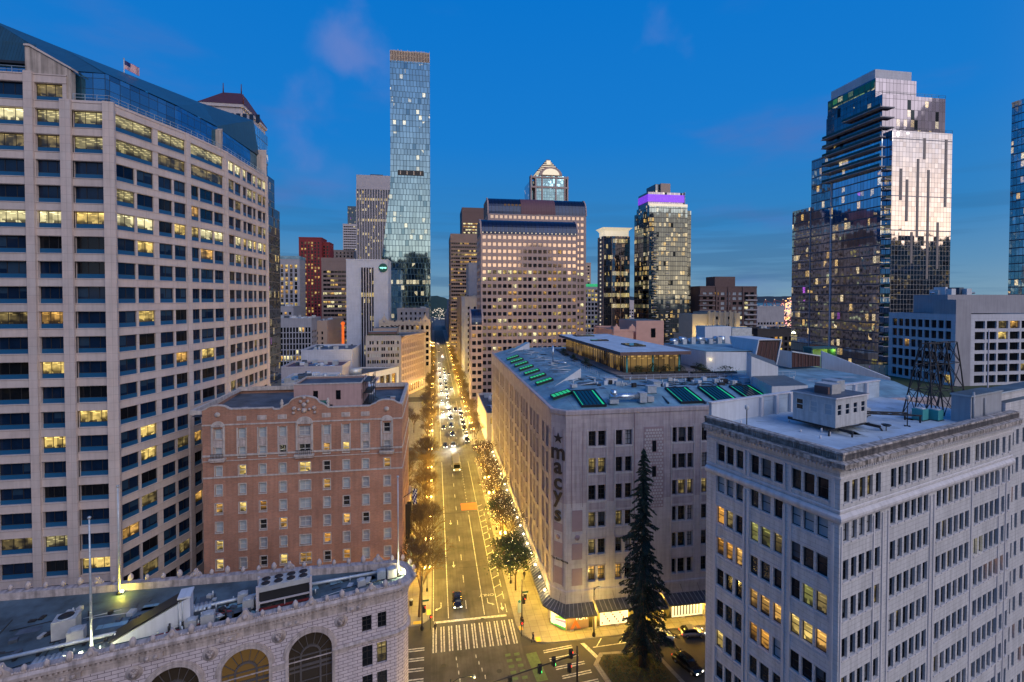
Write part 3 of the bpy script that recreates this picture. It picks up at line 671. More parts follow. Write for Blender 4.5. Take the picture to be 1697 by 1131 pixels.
facade(w, C_, D_, 0, 90.2, [(z - 2.67, z, [(.6, 3.6), (3.9, 6.9), (7.9, 9.8), (10.1, 12.9), (13.2, 15.0), (15.9, 18.6), (18.9, 21.1)]) for z in OF if 5 < z < 89], .3, 'cream_panel', wins, 'office1')
facade(w, D_, (-14, 46.5), 0, 97, [], .3, 'cream_panel')
# slab joints, projecting ledges below each storey band and proud piers
led = MB()
for i, z in enumerate(OF):
    if z < 6: continue
    for a, b2, top in (((-48, 0), (-6.1, 0), 94), (A_, B_, 90), (B_, C_, 90), (C_, D_, 90), ((-6.1, 0), A_, 90)):
        if z > top: continue
        dx, dy = b2[0] - a[0], b2[1] - a[1]; ln = math.hypot(dx, dy); nx, ny = dy / ln * .07, -dx / ln * .07
        for zz in (z + .08, z + 1.22):
            led.prism([(a[0] + nx, a[1] + ny), (b2[0] + nx, b2[1] + ny), (b2[0], b2[1]), (a[0], a[1])], zz, zz + .07, 'cream_panel')
part('ledges', led, L)
pr = MB()
for (x, y, a, wd) in ((-.1, -.1, 10, 1.5), (-6.15, -.12, 0, 1.5), (-11.3, -.1, 0, 1.2), (4.9, 13.9, 75, 1.0), (7.4, 25, 82, .9), (8.62, 46.2, 85, 1.0)):
    pr.obox((x, y, 0), (wd, wd * .45, 90.1 if x > -6.5 else 94.2), a, 'cream_panel')
part('piers', pr, L)
w.poly([(x, y, 90.2) for x, y in [(-6.1, 0), A_, B_, C_, D_, (-14, 46.5), (-14, 10), (-6.1, 10)]], 'roof_grey'); w.box(-48, -6.1, .01, 12, 93.9, 93.99, 'roof_grey')
part('wall', w, L)
def opick(rg, p, w_):
    k = int(round((w_[0][2] + 2.67 - 60.4) / 4.02)); lit = {7: .8, 6: .7, 5: .22, 3: .78, 2: .38, 1: .18, 4: .2, -3: .32, -4: .2, -6: .4, -7: .35, -9: .22, -10: .42, -11: .3, -12: .25}.get(k, .12)
    x = rg.random() * .6 + .4 * ((math.sin(w_[0][0] * .7 + k * 7.1) * 437.5) % 1)
    if x < lit: return rg.choice({7: ['lit_pale', 'lit_ceil', 'lit_ceil'], 6: ['lit_ceil', 'lit_dim'], 3: ['lit_pale', 'lit_pale', 'lit_yellow']}.get(k, ['lit_yellow', 'lit_dim', 'lit_dim', 'lit_dim', 'lit_ceil', 'lit_warm', 'lit_dim']))
    return rg.choice(['glass_blue', 'shade_blue', 'shade_blue', 'glass_dark', 'lit_dim' if rg.random() < .2 else 'glass_blue'])
place_windows(L, wins, opick)
at = MB(); rf = MB(); Q = [(-48, 1.8), (-6.1, 1.8), (-1.6, 1.8), (3.0, 14.6), (5.4, 25.3), (6.6, 46.4)]
Rg = [(-48, 4.2), (-20.3, 5.2), (-15.5, 14), (-8.2, 26.5), (-2.2, 36.7), (5.6, 46.4)]
for i in range(5):
    a, b2, c, d = Q[i], Q[i + 1], Rg[i], Rg[i + 1]; zb = 90.2
    at.poly([(a[0], a[1], zb), (b2[0], b2[1], zb), (b2[0], b2[1], 95.4), (a[0], a[1], 95.4)], 'cg_atrium')
    rf.poly([(a[0], a[1] - .25, 95.4), (b2[0] + (.25 if i > 1 else 0), b2[1] - .1, 95.4), (d[0], d[1], 104.4), (c[0], c[1], 104.4)], 'roof_metal')
    rf.poly([(c[0], c[1], 104.4), (d[0], d[1], 104.4), (d[0] - 6, d[1] + 2, 90), (c[0] - 6, c[1] + 8, 90)], 'roof_metal')
part('atrium_glazing', at, L)
rf.poly([(6.85, 46.4, 95.4), (-8.6, 46.4, 90), (5.6, 46.4, 104.4)], 'roof_metal')
# vertical seamed cladding at the left part above the deck
rf.poly([(-48, 1.5, 96.2), (-12.0, 1.5, 96.2), (-12.0, 2.6, 99.6), (-48, 2.6, 102.0)], 'roof_metal'); rf.box(-48, -12.0, 1.3, 1.75, 95.9, 96.3, 'black_metal')
part('roof', rf, L)
fn = MB(); fn.extrude([(-11.9, 93.6), (-11.9, 98.2), (-11.3, 98.2), (-5.6, 94.9), (-5.6, 89.9), (-6.6, 89.9), (-6.6, 93.6)], .15, 1.2, 'cream_fin')
fn.extrude([(-11.95, 98.2), (-11.95, 98.5), (-11.1, 98.5), (-5.3, 95.2), (-5.3, 94.9), (-11.2, 98.2)], -.05, 1.4, 'cream_panel')
part('fin_wall', fn, L)
fn = MB(); fn.extrude([(25.0, 90.2), (25.0, 94.6), (25.9, 95.2), (25.9, 90.2)], 4.4, 6.4, 'cream_fin', 'x'); part('fin_wall', fn, L); fn = MB(); fn.obox((6.9, 46.3, 90), (1.0, 1.2, 5.6), 0, 'cream_fin'); part('fin_wall', fn, L)
rl = MB()
def railing(b, pts, z, h=1.05, sp=1.4, m='rail', r=.03, mid=True):
    for a, c in zip(pts, pts[1:]):
        ln = math.hypot(c[0] - a[0], c[1] - a[1]); n = max(1, int(ln / sp))
        for i in range(n + 1):
            x = a[0] + (c[0] - a[0]) * i / n; y = a[1] + (c[1] - a[1]) * i / n; b.tube((x, y, z), (x, y, z + h), r, r, m, 4, False)
        for hh in ((h, h * .5) if mid else (h,)): b.tube((a[0], a[1], z + hh), (c[0], c[1], z + hh), r, r, m, 4, False)
railing(rl, [(-48, .3), (-7, .3)], 94, sp=2.2, r=.045); railing(rl, [(-5.4, .3), (-.3, .3), (4.5, 14.1), (7.0, 25.2), (8.2, 46)], 90.2, sp=1.5, r=.05)
part('railing', rl, L)
fp = thing('flagpole', 'white flagpole flying a striped flag on the sloping roof of the cream office tower', 'flagpole', (-62.3, 110, 98))
b = MB(); b.tube((0, 0, 0), (0, 0, 9.2), .12, .08, 'white_frame', 8); b.ball((0, 0, 9.3), .16, 'rail'); part('pole', b, fp)
b = MB(); nx_, nz_ = 14, 13
for i in range(nx_):
    for j in range(nz_):
        f = lambda i, j: (.1 + i * .20, .18 * math.sin(i * .8), 9.0 - j * .13 - i * .10 + .05 * math.sin(i * .9))
        m = 'flag_blue' if (i < 6 and j < 7) else ('flag_red' if j % 2 == 0 else 'flag_white')
        b.poly([f(i, j), f(i, j + 1), f(i + 1, j + 1), f(i + 1, j)], m)
part('flag', b, fp)
# ================================================================ BRICK HOTEL
H = thing('brick_hotel', 'orange brick hotel with pale stone trim, arched end windows and a scalloped parapet', 'hotel', (-39.7, 89.8, 0))
W_ = 33.7; w = MB(); wins = []
cx = [2.52, 6.34, 9.68, 13.03, 16.73, 20.45, 23.8, 27.19, 30.99]
rows = []
FZ = [34.1 - 3.27 * k for k in range(0, 10)]
for z in FZ:
    ops = []
    for i, c in enumerate(cx):
        hw = .95 if i == 4 else .58
        ops.append((c - hw, c + hw))
    rows.append((z, z + 1.75, ops))
facade(w, (0, 0), (W_, 0), 0, 38.6, rows, .28, 'brick', None)
for za, zb, ops in rows:
    for i, (a, b2) in enumerate(ops): wins.append((((a + b2) / 2, .28, za), 0, b2 - a, zb - za, 'sash2' if i == 4 else 'sashw'))
srow = [(z, z + 1.75, [(2 + 3.3 * k, 3.1 + 3.3 * k) for k in range(6)]) for z in FZ]
facade(w, (W_, 0), (W_, 21.5), 0, 38.6, srow, .28, 'brick', wins, 'sashw')
facade(w, (W_, 21.5), (-2, 21.5), 0, 38.6, [], .1, 'brick'); facade(w, (-2, 21.5), (0, 0), 0, 38.6, [], .1, 'brick')
# scalloped parapet
def bump(x, c, hw, h):
    t = abs(x - c) / hw
    return h * (math.sqrt(max(0, 1 - (t / .62) ** 2)) * .55 + .45 if t < .62 else .45 * max(0, 1 - (t - .62) / .38) ** .6) if t < 1 else 0
pts = [(W_ * i / 160, 38.55 + .35 + max(bump(W_ * i / 160, 16.7, 4.0, 2.1), bump(W_ * i / 160, 30.9, 2.9, 1.05), bump(W_ * i / 160, 2.4, 2.7, .95)) + (.25 if (4.9 < W_ * i / 160 < 11.5) else 0)) for i in range(161)]
w.extrude([(0, 38.59)] + pts + [(W_, 38.59)], 0.0, .42, 'brick')
part('wall', w, H)
cp = MB()
for (x0, z0), (x1, z1) in zip(pts, pts[1:]):
    cp.mesh([(x0, -.1, z0), (x1, -.1, z1), (x1, .52, z1), (x0, .52, z0), (x0, -.1, z0 + .2), (x1, -.1, z1 + .2), (x1, .52, z1 + .2), (x0, .52, z0 + .2)], [(0, 1, 5, 4), (4, 5, 6, 7), (2, 3, 7, 6)], 'stone_trim')
cp.box(W_ - .5, W_ + .1, .42, 21.5, 38.6, 39.3, 'stone_trim'); cp.box(-2, -1.4, .5, 21.5, 38.6, 39.2, 'stone_trim'); cp.box(-2, W_, 21, 21.6, 38.6, 39.4, 'stone_trim'); cp.box(-2.2, .3, .3, .8, 38.4, 39.1, 'stone_trim')
part('coping', cp, H)
tr = MB()
tr.box(-.02, W_ + .08, -.12, .05, 36.45, 36.68, 'stone_trim'); tr.box(-.02, W_ + .08, -.16, .05, 31.05, 31.35, 'stone_trim'); tr.box(-.02, W_ + .06, -.10, .05, 30.2, 30.32, 'stone_trim'); tr.box(-.02, W_ + .08, -.12, .05, 27.25, 27.5, 'stone_trim')
tr.box(W_, W_ + .12, .06, 21.5, 36.45, 36.68, 'stone_trim'); tr.box(W_, W_ + .12, .06, 21.5, 31.05, 31.35, 'stone_trim'); tr.box(W_, W_ + .12, .06, 21.5, 27.25, 27.5, 'stone_trim')
for j, (za, zb, ops) in enumerate(rows):
    for i, (a, b2) in enumerate(ops):
        tr.box(a - .12, b2 + .12, -.14, .10, za - .2, za, 'stone_trim')
        if j > 0: tr.box(a - .08, b2 + .08, -.05, .02, zb, zb + .16, 'stone_trim')
        tr.box(a - .12, a, -.05, .03, za, zb, 'stone_trim'); tr.box(b2, b2 + .12, -.05, .03, za, zb, 'stone_trim')
for i, c in enumerate(cx):
    if i in (0, 4, 8):
        hw = 1.3 if i == 4 else .95; b0 = 30.6
        for s in (-1, 1): tr.box(c + s * hw - .16, c + s * hw + .16, -.2, .04, 31.4, 36.3, 'stone_trim')
        arcp = [(c + (hw + .16) * math.cos(math.pi * k / 14), 36.2 + (hw * .95 + .1) * math.sin(math.pi * k / 14)) for k in range(15)]
        tr.extrude(arcp, -.2, .02, 'stone_trim'); tr.extrude([(c + (hw * .55) * math.cos(math.pi * k / 10), 36.25 + hw * .55 * math.sin(math.pi * k / 10)) for k in range(11)], -.27, -.19, 'terracotta_trim')
        tr.box(c - hw + .1, c + hw - .1, -.08, .03, 32.75, 33.8, 'terracotta_trim'); tr.box(c - hw - .35, c + hw + .35, -.75, .04, 30.55, 30.85, 'stone_trim')
        tr.box(c - hw - .2, c + hw + .2, -.6, .04, 30.2, 30.55, 'terracotta_trim')
        for k in range(9): tr.tube((c - hw + 2 * hw * k / 8, -.68, 30.85), (c - hw + 2 * hw * k / 8, -.68, 31.6), .035, .035, 'black_metal', 4)
        tr.box(c - hw - .1, c + hw + .1, -.72, -.64, 31.6, 31.66, 'black_metal')
    else:
        tr.box(c - .62, c + .62, -.09, .03, 32.72, 33.85, 'terracotta_trim'); tr.box(c - .75, c + .75, -.07, .02, 37.2, 38.0, 'stone_trim'); tr.box(c - .6, c + .6, -.1, -.06, 37.33, 37.87, 'terracotta_trim')
        for s in (-1, 1): tr.box(c + s * .74 - .09, c + s * .74 + .09, -.1, .03, 31.4, 35.95, 'stone_trim')
for c in (2.45, 30.95): tr.tube((c, -.16, 38.35), (c, .02, 38.35), .42, .45, 'stone_trim', 12)
for (x, z, r_) in ((16.7, 39.6, .5), (16.1, 40.2, .33), (17.3, 40.2, .33), (15, 39.0, .42), (18.4, 39.0, .42), (16.7, 38.6, .55), (15.8, 38.8, .3), (17.6, 38.8, .3), (16.7, 40.9, .36), (14.9, 38.2, .3), (18.5, 38.2, .3)): tr.tube((x, -.32, z), (x, .03, z), r_ * .65, r_, 'terracotta_trim', 9)
part('stone_trim', tr, H)
for x in (12.9, 20.7):
    b = MB(); b.lathe((x, .2, 39.1), [(.28, 0), (.28, .25), (.16, .35), (.3, .7), (.33, .95), (.18, 1.15), (.24, 1.3), (.06, 1.6)], 'stone_trim', 10); part('urn', b, H)
rb = MB(); rb.poly([(-2, .4, 38.0), (W_ - .4, .4, 38.0), (W_ - .4, 21.1, 38.0), (-2, 21.1, 38.0)], 'roof_dark')
for x, y in ((5.4, 2.4), (3.9, 2.0), (31, 8), (28.5, 3)): rb.box(x, x + .8, y, y + .7, 38.01, 38.8, 'penthouse_pink'); rb.box(x - .1, x + .9, y - .1, y + .8, 38.8, 38.9, 'stone_trim')
rb.box(24.5, 26.6, 16, 19, 38.01, 39.7, 'white_panel')
for k in range(7): rb.obox((24 + k * 1.1, 9 + (k * 3.7) % 6, 38.01), (1.8 + (k % 3), 1.0, .12), k * 31, 'roof_grey')
part('roof', rb, H)
ph = MB(); ops = [(3.4, 4.3), (7.5, 8.4), (11.4, 12.3)]
facade(ph, (13.6, 5.0), (25.8, 5.0), 38.01, 42.3, [(39.3, 41.1, ops)], .25, 'penthouse_pink', None)
facade(ph, (25.8, 5), (25.8, 14), 38.01, 42.3, [], .1, 'penthouse_pink'); facade(ph, (25.8, 14), (13.6, 14), 38.01, 42.3, [], .1, 'penthouse_pink'); facade(ph, (13.6, 14), (13.6, 5), 38.01, 42.3, [], .1, 'penthouse_pink')
for a, b2 in ops: ph.poly([(13.6 + a, 5.25, 39.3), (13.6 + b2, 5.25, 39.3), (13.6 + b2, 5.25, 41.1), (13.6 + a, 5.25, 41.1)], 'glass_dark')
ph.poly([(13.6, 5, 42.0), (25.8, 5, 42.0), (25.8, 14, 42.0), (13.6, 14, 42.0)], 'roof_dark')
for x0, x1, y0, y1 in ((13.5, 25.9, 4.9, 5.2), (13.5, 25.9, 13.8, 14.1), (13.5, 13.8, 5.2, 13.8), (25.6, 25.9, 5.2, 13.8)): ph.box(x0, x1, y0, y1, 42.3, 42.5, 'stone_trim')
part('roof_house', ph, H)
b = MB()
for z in (38.1, 40.2, 42.4): b.box(26, 27.6, 6, 12.5, z, z + .08, 'black_metal')
for y in (6, 9.2, 12.5):
    for x in (26.05, 27.5): b.bar((x, y, 38), (x, y, 43.4), .1, 'black_metal')
b.bar((26.8, 6, 38.1), (26.8, 9, 40.2), .12, 'black_metal'); b.bar((26.8, 12.5, 40.2), (26.8, 9, 42.4), .12, 'black_metal'); railing(b, [(27.5, 6), (27.5, 12.5)], 42.4, 1, 1.2, 'black_metal'); railing(b, [(27.5, 6), (27.5, 12.5)], 40.2, 1, 1.2, 'black_metal')
part('fire_escape', b, H)
b = MB(); b.box(-1.1, 1.1, -.7, .7, 0, 1.5, 'green_tarp'); b.box(-1.2, 1.2, -.8, .8, 1.5, 1.62, 'green_tarp'); b.box(1.3, 1.9, -.4, .4, 0, .9, 'black_metal')
single('roof_tank', b, 'green covered tank on the brick hotel roof behind the central gable', 'tank', (-20.6, 92.2, 38.01))
hp = MB()
def hpick(rg, p, w_):
    k = round((34.1 - w_[0][2]) / 3.27); x = round(w_[0][0], 1)
    if w_[1] != 0: return rg.choice(['blind', 'glass_room', 'curtain'])
    i = min(range(9), key=lambda q: abs(cx[q] - w_[0][0]))
    if (k, i) in {(1, 5), (1, 6), (2, 1), (2, 4), (2, 8), (3, 5), (4, 1), (4, 2), (5, 6), (6, 0), (7, 4), (7, 6), (5, 3), (6, 5), (7, 0), (7, 3), (4, 0)}: return rg.choice(['lit_warm', 'lit_yellow', 'lit_amber'])
    if (k, i) in {(1, 3), (2, 5), (5, 2), (5, 7), (0, 8), (1, 4), (7, 5), (7, 2), (4, 6)}: return 'glass_room'
    return rg.choice(['blind', 'blind', 'curtain', 'blind'])
place_windows(H, wins, hpick)
hf = MB(); hf.tube((0, 0, 0), (2.6, 0, 1.6), .06, .05, 'black_metal', 6)
for i in range(8):
    for j in range(5):
        f = lambda i, j: (2.3 + .09 * math.sin(i + j) - j * .2 * .2, -.1 * math.sin(j * 1.3 + i * .5), 1.4 - i * .42 - j * .05 + .0)
        q = lambda i, j: (1.7 + j * .16 + .05 * math.sin(i), .18 * math.sin(j * 1.6 + i * .3), 1.5 - i * .36)
        hf.poly([q(i, j), q(i + 1, j), q(i + 1, j + 1), q(i, j + 1)], 'flag_blue' if (i + j) % 3 else 'flag_white')
single('hanging_flag', hf, 'blue and white flag hanging limp on the side of the brick hotel', 'flag', (-5.9, 90.6, 21.5))
# ================================================================ FOREGROUND TERRACOTTA FLATIRON (local x runs along the arcade towards the tip)
TS = thing('terracotta_building', 'pale terracotta flatiron building with tall arched windows and a cluttered blue-grey roof at bottom left', 'building', (-3.6, 63.3, 0), 14.2)
w = MB(); wins = []
A0 = -62
# arcade wall: tall arched openings cut in the blockwork
def arch_wall(b, x0, x1, c, hw, zs, z0, z1, m, rev=.7, n=16):
    """wall panel x0..x1, z0..z1 with one round-headed opening centred on c"""
    b.poly([(x0, 0, z0), (c - hw, 0, z0), (c - hw, 0, zs), (x0, 0, zs)], m); b.poly([(c + hw, 0, z0), (x1, 0, z0), (x1, 0, zs), (c + hw, 0, zs)], m)
    pa = [(c + hw * math.cos(math.pi * (1 - k / n)), zs + hw * math.sin(math.pi * (1 - k / n))) for k in range(n + 1)]
    for (xa, za), (xb, zb) in zip(pa, pa[1:]): b.poly([(xa, 0, za), (xb, 0, zb), (xb, 0, z1), (xa, 0, z1)], m); b.poly([(xa, 0, za), (xa, rev, za), (xb, rev, zb), (xb, 0, zb)], 'terracotta_trim')
    b.poly([(x0, 0, zs), (c - hw, 0, zs), (c - hw, 0, z1), (x0, 0, z1)], m); b.poly([(c + hw, 0, zs), (x1, 0, zs), (x1, 0, z1), (c + hw, 0, z1)], m)
    for s in (-1, 1): b.poly([(c + s * hw, 0, z0), (c + s * hw, rev, z0), (c + s * hw, rev, zs), (c + s * hw, 0, zs)][::s], 'terracotta_trim')
arches = [-11.75 - 6.95 * k for k in range(7)]
for c in arches: arch_wall(w, c - 3.475, c + 3.475, c, 2.42, 15.7, 4.5, 20.2, 'terracotta')
w.poly([(A0, 0, 0), (0, 0, 0), (0, 0, 4.5), (A0, 0, 4.5)], 'terracotta')
xa = arches[0] + 3.475
facade(w, (xa, 0), (-1.5, 0), 4.5, 20.2, [(16.3, 18.35, [(-5.75 - xa, -4.6 - xa), (-3.85 - xa, -2.75 - xa)]), (11.75, 14.5, [(-5.75 - xa, -4.5 - xa), (-3.95 - xa, -2.7 - xa)]), (8, 10.7, [(-5.75 - xa, -4.5 - xa), (-3.95 - xa, -2.7 - xa)])], .35, 'terracotta', wins, 'steel')
tip = [(-1.5, 0), (-.5, .35), (.25, 1.15), (.45, 2.2), (.3, 3.2), (-.2, 4.4), (-1.1, 5.2)]
for a, b2 in zip(tip, tip[1:]): facade(w, a, b2, 0, 20.2, [], .1, 'terracotta')
Bk = (-60.5, 20.9)
facade(w, tip[-1], Bk, 0, 20.2, [], .1, 'terracotta')
part('wall', w, TS)
# arch surrounds, bronze tracery and glass behind
for c in arches[:5]:
    b = MB(); n = 20
    for k in range(n):
        t0, t1 = math.pi * k / n, math.pi * (k + 1) / n
        for r0, r1, y in ((2.44, 2.78, -.22), (2.78, 3.05, -.12)):
            P = [(c + r * math.cos(t), 15.7 + r * math.sin(t)) for r, t in ((r0, t0), (r1, t0), (r1, t1), (r0, t1))]
            b.mesh([(x, y, z) for x, z in P] + [(x, .0, z) for x, z in P], [(0, 1, 2, 3), (1, 5, 6, 2), (0, 3, 7, 4)], 'terracotta_trim')
    for s in (-1, 1): b.box(c + s * 2.44, c + s * 2.78, -.2, 0, 4.6, 15.7, 'terracotta_trim')
    part('arch_surround', b, TS)
    win = MB()
    pa = [(c - 2.42, 4.6)] + [(c + 2.42 * math.cos(math.pi * (1 - k / n)), 15.7 + 2.42 * math.sin(math.pi * (1 - k / n))) for k in range(n + 1)] + [(c + 2.42, 4.6)]
    win.poly([(x, .68, z) for x, z in pa][::-1][::-1], 'lit_tracery')
    for k in range(12):
        t0, t1 = math.pi * k / 12, math.pi * (k + 1) / 12
        P = [(c + r * math.cos(t), 15.0 + r * math.sin(t)) for r, t in ((1.0, t0), (1.22, t0), (1.22, t1), (1.0, t1))]
        win.mesh([(x, .45, z) for x, z in P] + [(x, .66, z) for x, z in P], [(0, 1, 2, 3), (1, 5, 6, 2), (0, 3, 7, 4)], 'bronze')
    for s in (-1, 1):
        win.box(c + s * 1.11 - .11, c + s * 1.11 + .11, .45, .66, 4.6, 15.0, 'bronze')
        win.box(c + s * 1.8 - .03, c + s * 1.8 + .03, .55, .66, 4.6, 15.2, 'bronze')
    for z, h in ((13.7, .30), (13.2, .22), (11.9, .1), (10.6, .3), (9.9, .2), (8.4, .1), (7, .3), (15.0, .14)): win.box(c - 2.4, c + 2.4, .5, .62, z, z + h, 'bronze')
    for a in (20, 50, 75, 105, 130, 160): win.bar((c + 1.2 * math.cos(R(a)), .58, 15 + 1.2 * math.sin(R(a))), (c + 2.42 * math.cos(R(a)), .58, 15.6 + 2.45 * math.sin(R(a))), .09, 'bronze')
    part('arched_window', win, TS)
for c in [-8.25 - 6.95 * k for k in range(5)]:
    b = MB(); b.tube((c, -.12, 18.55), (c, .02, 18.55), .62, .66, 'terracotta_trim', 18); b.tube((c, -.06, 18.55), (c, .0, 18.55), .78, .8, 'terracotta_trim', 18)
    b.tube((c, -.18, 18.55), (c, -.1, 18.55), .48, .50, 'roundel_dark', 16)
    for dx, dz, r_ in ((0, -.2, .2), (-.16, .1, .15), (.16, .1, .15), (-.28, .25, .1), (.28, .25, .1), (0, .32, .1), (0, .05, .12)): b.ball((c + dx, -.2, 18.55 + dz), r_, 'terracotta_trim', 7)
    part('roundel', b, TS)
# belt course, cornice with blocks and shells
def along(pts, closed=False):
    for a, c in zip(pts, pts[1:]): yield a, c
def sweep(b, pts, prof, m):
    """moulding: prof = [(out, z)...] swept along pts (outside to the right)"""
    nn = []
    for i, p in enumerate(pts):
        a = pts[max(0, i - 1)]; c = pts[min(len(pts) - 1, i + 1)]; dx, dy = c[0] - a[0], c[1] - a[1]; l = math.hypot(dx, dy)
        k = 1
        if 0 < i < len(pts) - 1:
            d1 = (p[0] - a[0], p[1] - a[1]); d2 = (c[0] - p[0], c[1] - p[1]); l1 = math.hypot(*d1); l2 = math.hypot(*d2)
            n1 = (d1[1] / l1, -d1[0] / l1); n2 = (d2[1] / l2, -d2[0] / l2); mx = (n1[0] + n2[0], n1[1] + n2[1]); q = mx[0] ** 2 + mx[1] ** 2
            nn.append((mx[0] * 2 / q, mx[1] * 2 / q)); continue
        nn.append((dy / l, -dx / l))
    V = [(p[0] + n[0] * o, p[1] + n[1] * o, z) for p, n in zip(pts, nn) for o, z in prof]; k = len(prof); F = []
    for i in range(len(pts) - 1):
        for j in range(k - 1): F.append((i * k + j, (i + 1) * k + j, (i + 1) * k + j + 1, i * k + j + 1))
    b.mesh(V, F, m)
out = [(A0, 0)] + tip + [Bk]
c_ = MB(); sweep(c_, out, [(0, 19.6), (.12, 19.65), (.12, 20.2), (.35, 20.35), (.35, 20.75), (.85, 21.1), (.9, 21.45), (.7, 21.7), (.1, 21.8), (-.35, 21.8), (-.35, 20.9)], 'terracotta_trim')
sweep(c_, [(xa - 1.0, 0)] + tip, [(0, 14.9), (.25, 15.0), (.3, 15.3), (.1, 15.45), (0, 15.5)], 'terracotta_trim')
c_.box(-22, xa - .2, -.1, 0, 14.9, 15.0, 'terracotta_trim')
for k in range(5):
    c = -8.25 - 6.95 * k; c_.box(c - .85, c + .85, -.16, 0, 14.6, 15.2, 'terracotta_trim')
part('cornice', c_, TS)
b = MB()
for k in range(150):
    x = -.8 - k * .42
    if x > A0 + 1: b.box(x - .1, x + .1, -.72, -.36, 20.8, 21.06, 'terracotta_trim')
for k in range(9): x = -6.6 - k * 6.95; b.box(x - 1.0, x + 1.0, -.5, -.1, 19.75, 20.35, 'terracotta_trim'); b.tube((x - .6, -.55, 20.05), (x - .2, -.55, 20.05), .2, .2, 'terracotta_trim', 8); b.tube((x + .2, -.55, 20.05), (x + .6, -.55, 20.05), .2, .2, 'terracotta_trim', 8)
part('cornice_blocks', b, TS)
fin = MB(); fin.lathe((0, 0, 0), [(.16, 0), (.16, .08), (.26, .22), (.27, .42), (.18, .62), (.05, .76)], 'terracotta_trim', 8); fm = fin.build('finial')
big = MB(); big.extrude([(-.75, 0), (-.6, .35), (-.3, .55), (-.12, .95), (.12, .95), (.3, .55), (.6, .35), (.75, 0)], -.18, .18, 'terracotta_trim'); big.ball((0, -.18, .35), .24, 'terracotta_trim'); bm_ = big.build('cresting')
sm = MB(); rr = random.Random(4)
for k in range(280):
    x = -1 - k * .21
    if x > A0: sm.ball((x, -.55 + rr.uniform(-.06, .06), 21.78 + rr.uniform(-.02, .05)), rr.uniform(.10, .17), 'terracotta_trim', 5)
part('crest_ornament', sm, TS, kind='stuff')
dl = math.hypot(Bk[0] + 1.1, Bk[1] - 5.2)
for k in range(62):
    if k < 32: x, y, isb = -1.2 - k * 1.74, -.5, (k % 4 == 2)
    else:
        t = (k - 32) * 1.95 / dl; x, y, isb = -1.1 + (Bk[0] + 1.1) * t, 5.2 + (Bk[1] - 5.2) * t + .35, (k % 6 == 3)
    o = part('finial', bm_ if isb else fm, TS); o.location = (x, y, 21.75)
    if k >= 32: o.rotation_euler = (0, 0, R(-14))
    if k % 3 == 1: o.scale = (1.25, 1.25, 1.35)
for k, (x, y) in enumerate(((.9, .2), (1.15, 2), (1, 3.6), (.3, 5.1))): o = part('finial', fm, TS); o.location = (x, y, 21.75)
rf = MB(); rf.poly([(x, y, 20.9) for x, y in [(A0, .1)] + tip + [Bk]], 'roof_grey')
for i in range(9):
    x = -6 - i * 6.3; rf.box(x, x + .08, .5, 4.5 + i * 1.2, 20.9, 20.95, 'black_metal')
for q in range(46):
    x = rr.uniform(-50, -3); y = rr.uniform(.8, 3.5 + -x * .2); rf.obox((x, y, 20.903), (rr.uniform(1, 3.4), rr.uniform(.6, 1.6), .02), rr.uniform(-10, 10), rr.choice(['roof_dark', 'roof_grey', 'roof_blue']))
part('roof', rf, TS)
def tspick(rg, p, w_): return rg.choice(['glass_dark', 'glass_room', 'glass_dark', 'lit_dim'])
place_windows(TS, wins, tspick)
# roof plant on the flatiron
def TW(x, y, z=20.91):
    a = R(14.2); return (-3.6 + x * math.cos(a) - y * math.sin(a), 63.3 + x * math.sin(a) + y * math.cos(a), z)
ct = thing('cooling_tower', 'large open-sided cooling unit with eight round fans on the flatiron roof', 'cooling unit', TW(-14.6, 3.0), 14)
b = MB(); b.box(-2.9, 2.9, -1.1, 1.1, 2.3, 2.9, 'machine_box'); b.box(-2.75, 2.75, -.85, .95, .55, 2.3, 'black_metal'); part('cabinet', b, ct)
b = MB()
for x in (-2.95, 2.95):
    for y in (-1.1, 1.1): b.box(x - .14, x + .14, y - .14, y + .14, 0, 3.1, 'pale_conc')
b.box(-2.8, 2.8, -1.18, -1.0, .95, 1.1, 'pale_conc'); b.box(-2.8, 2.8, -1.15, -.95, .1, .3, 'red_steel'); b.box(-.05, .05, -1.15, -1.0, .3, .95, 'pale_conc'); part('frame', b, ct)
for i in range(4):
    for j in range(2):
        b = MB(); b.tube((-2.1 + i * 1.4, -.5 + j, 2.9), (-2.1 + i * 1.4, -.5 + j, 3.02), .5, .5, 'black_metal', 14); b.lathe((-2.1 + i * 1.4, -.5 + j, 2.9), [(.5, 0), (.56, 0), (.56, .1), (.5, .1)], 'machine_box', 14); part('fan', b, ct)
def condenser(name, label, loc, rz, s=1, m='machine_box', grp='roof condensers', round_=True):
    t = thing(name, label, 'condenser', loc, rz)
    b = MB(); b.box(-.55 * s, .55 * s, -.45 * s, .45 * s, .1, 1.1 * s, m); part('cabinet', b, t)
    b = MB(); b.tube((0, 0, 1.1 * s), (0, 0, 1.16 * s), .38 * s, .38 * s, 'black_metal', 12); b.lathe((0, 0, 1.1 * s), [(.38 * s, 0), (.43 * s, 0), (.43 * s, .1), (.38 * s, .1)], 'galv', 12); part('fan', b, t)
    b = MB(); b.box(-.6 * s, .6 * s, -.5 * s, -.4 * s, 0, .1, 'black_metal'); b.box(-.6 * s, .6 * s, .4 * s, .5 * s, 0, .1, 'black_metal'); part('rails', b, t)
    return t
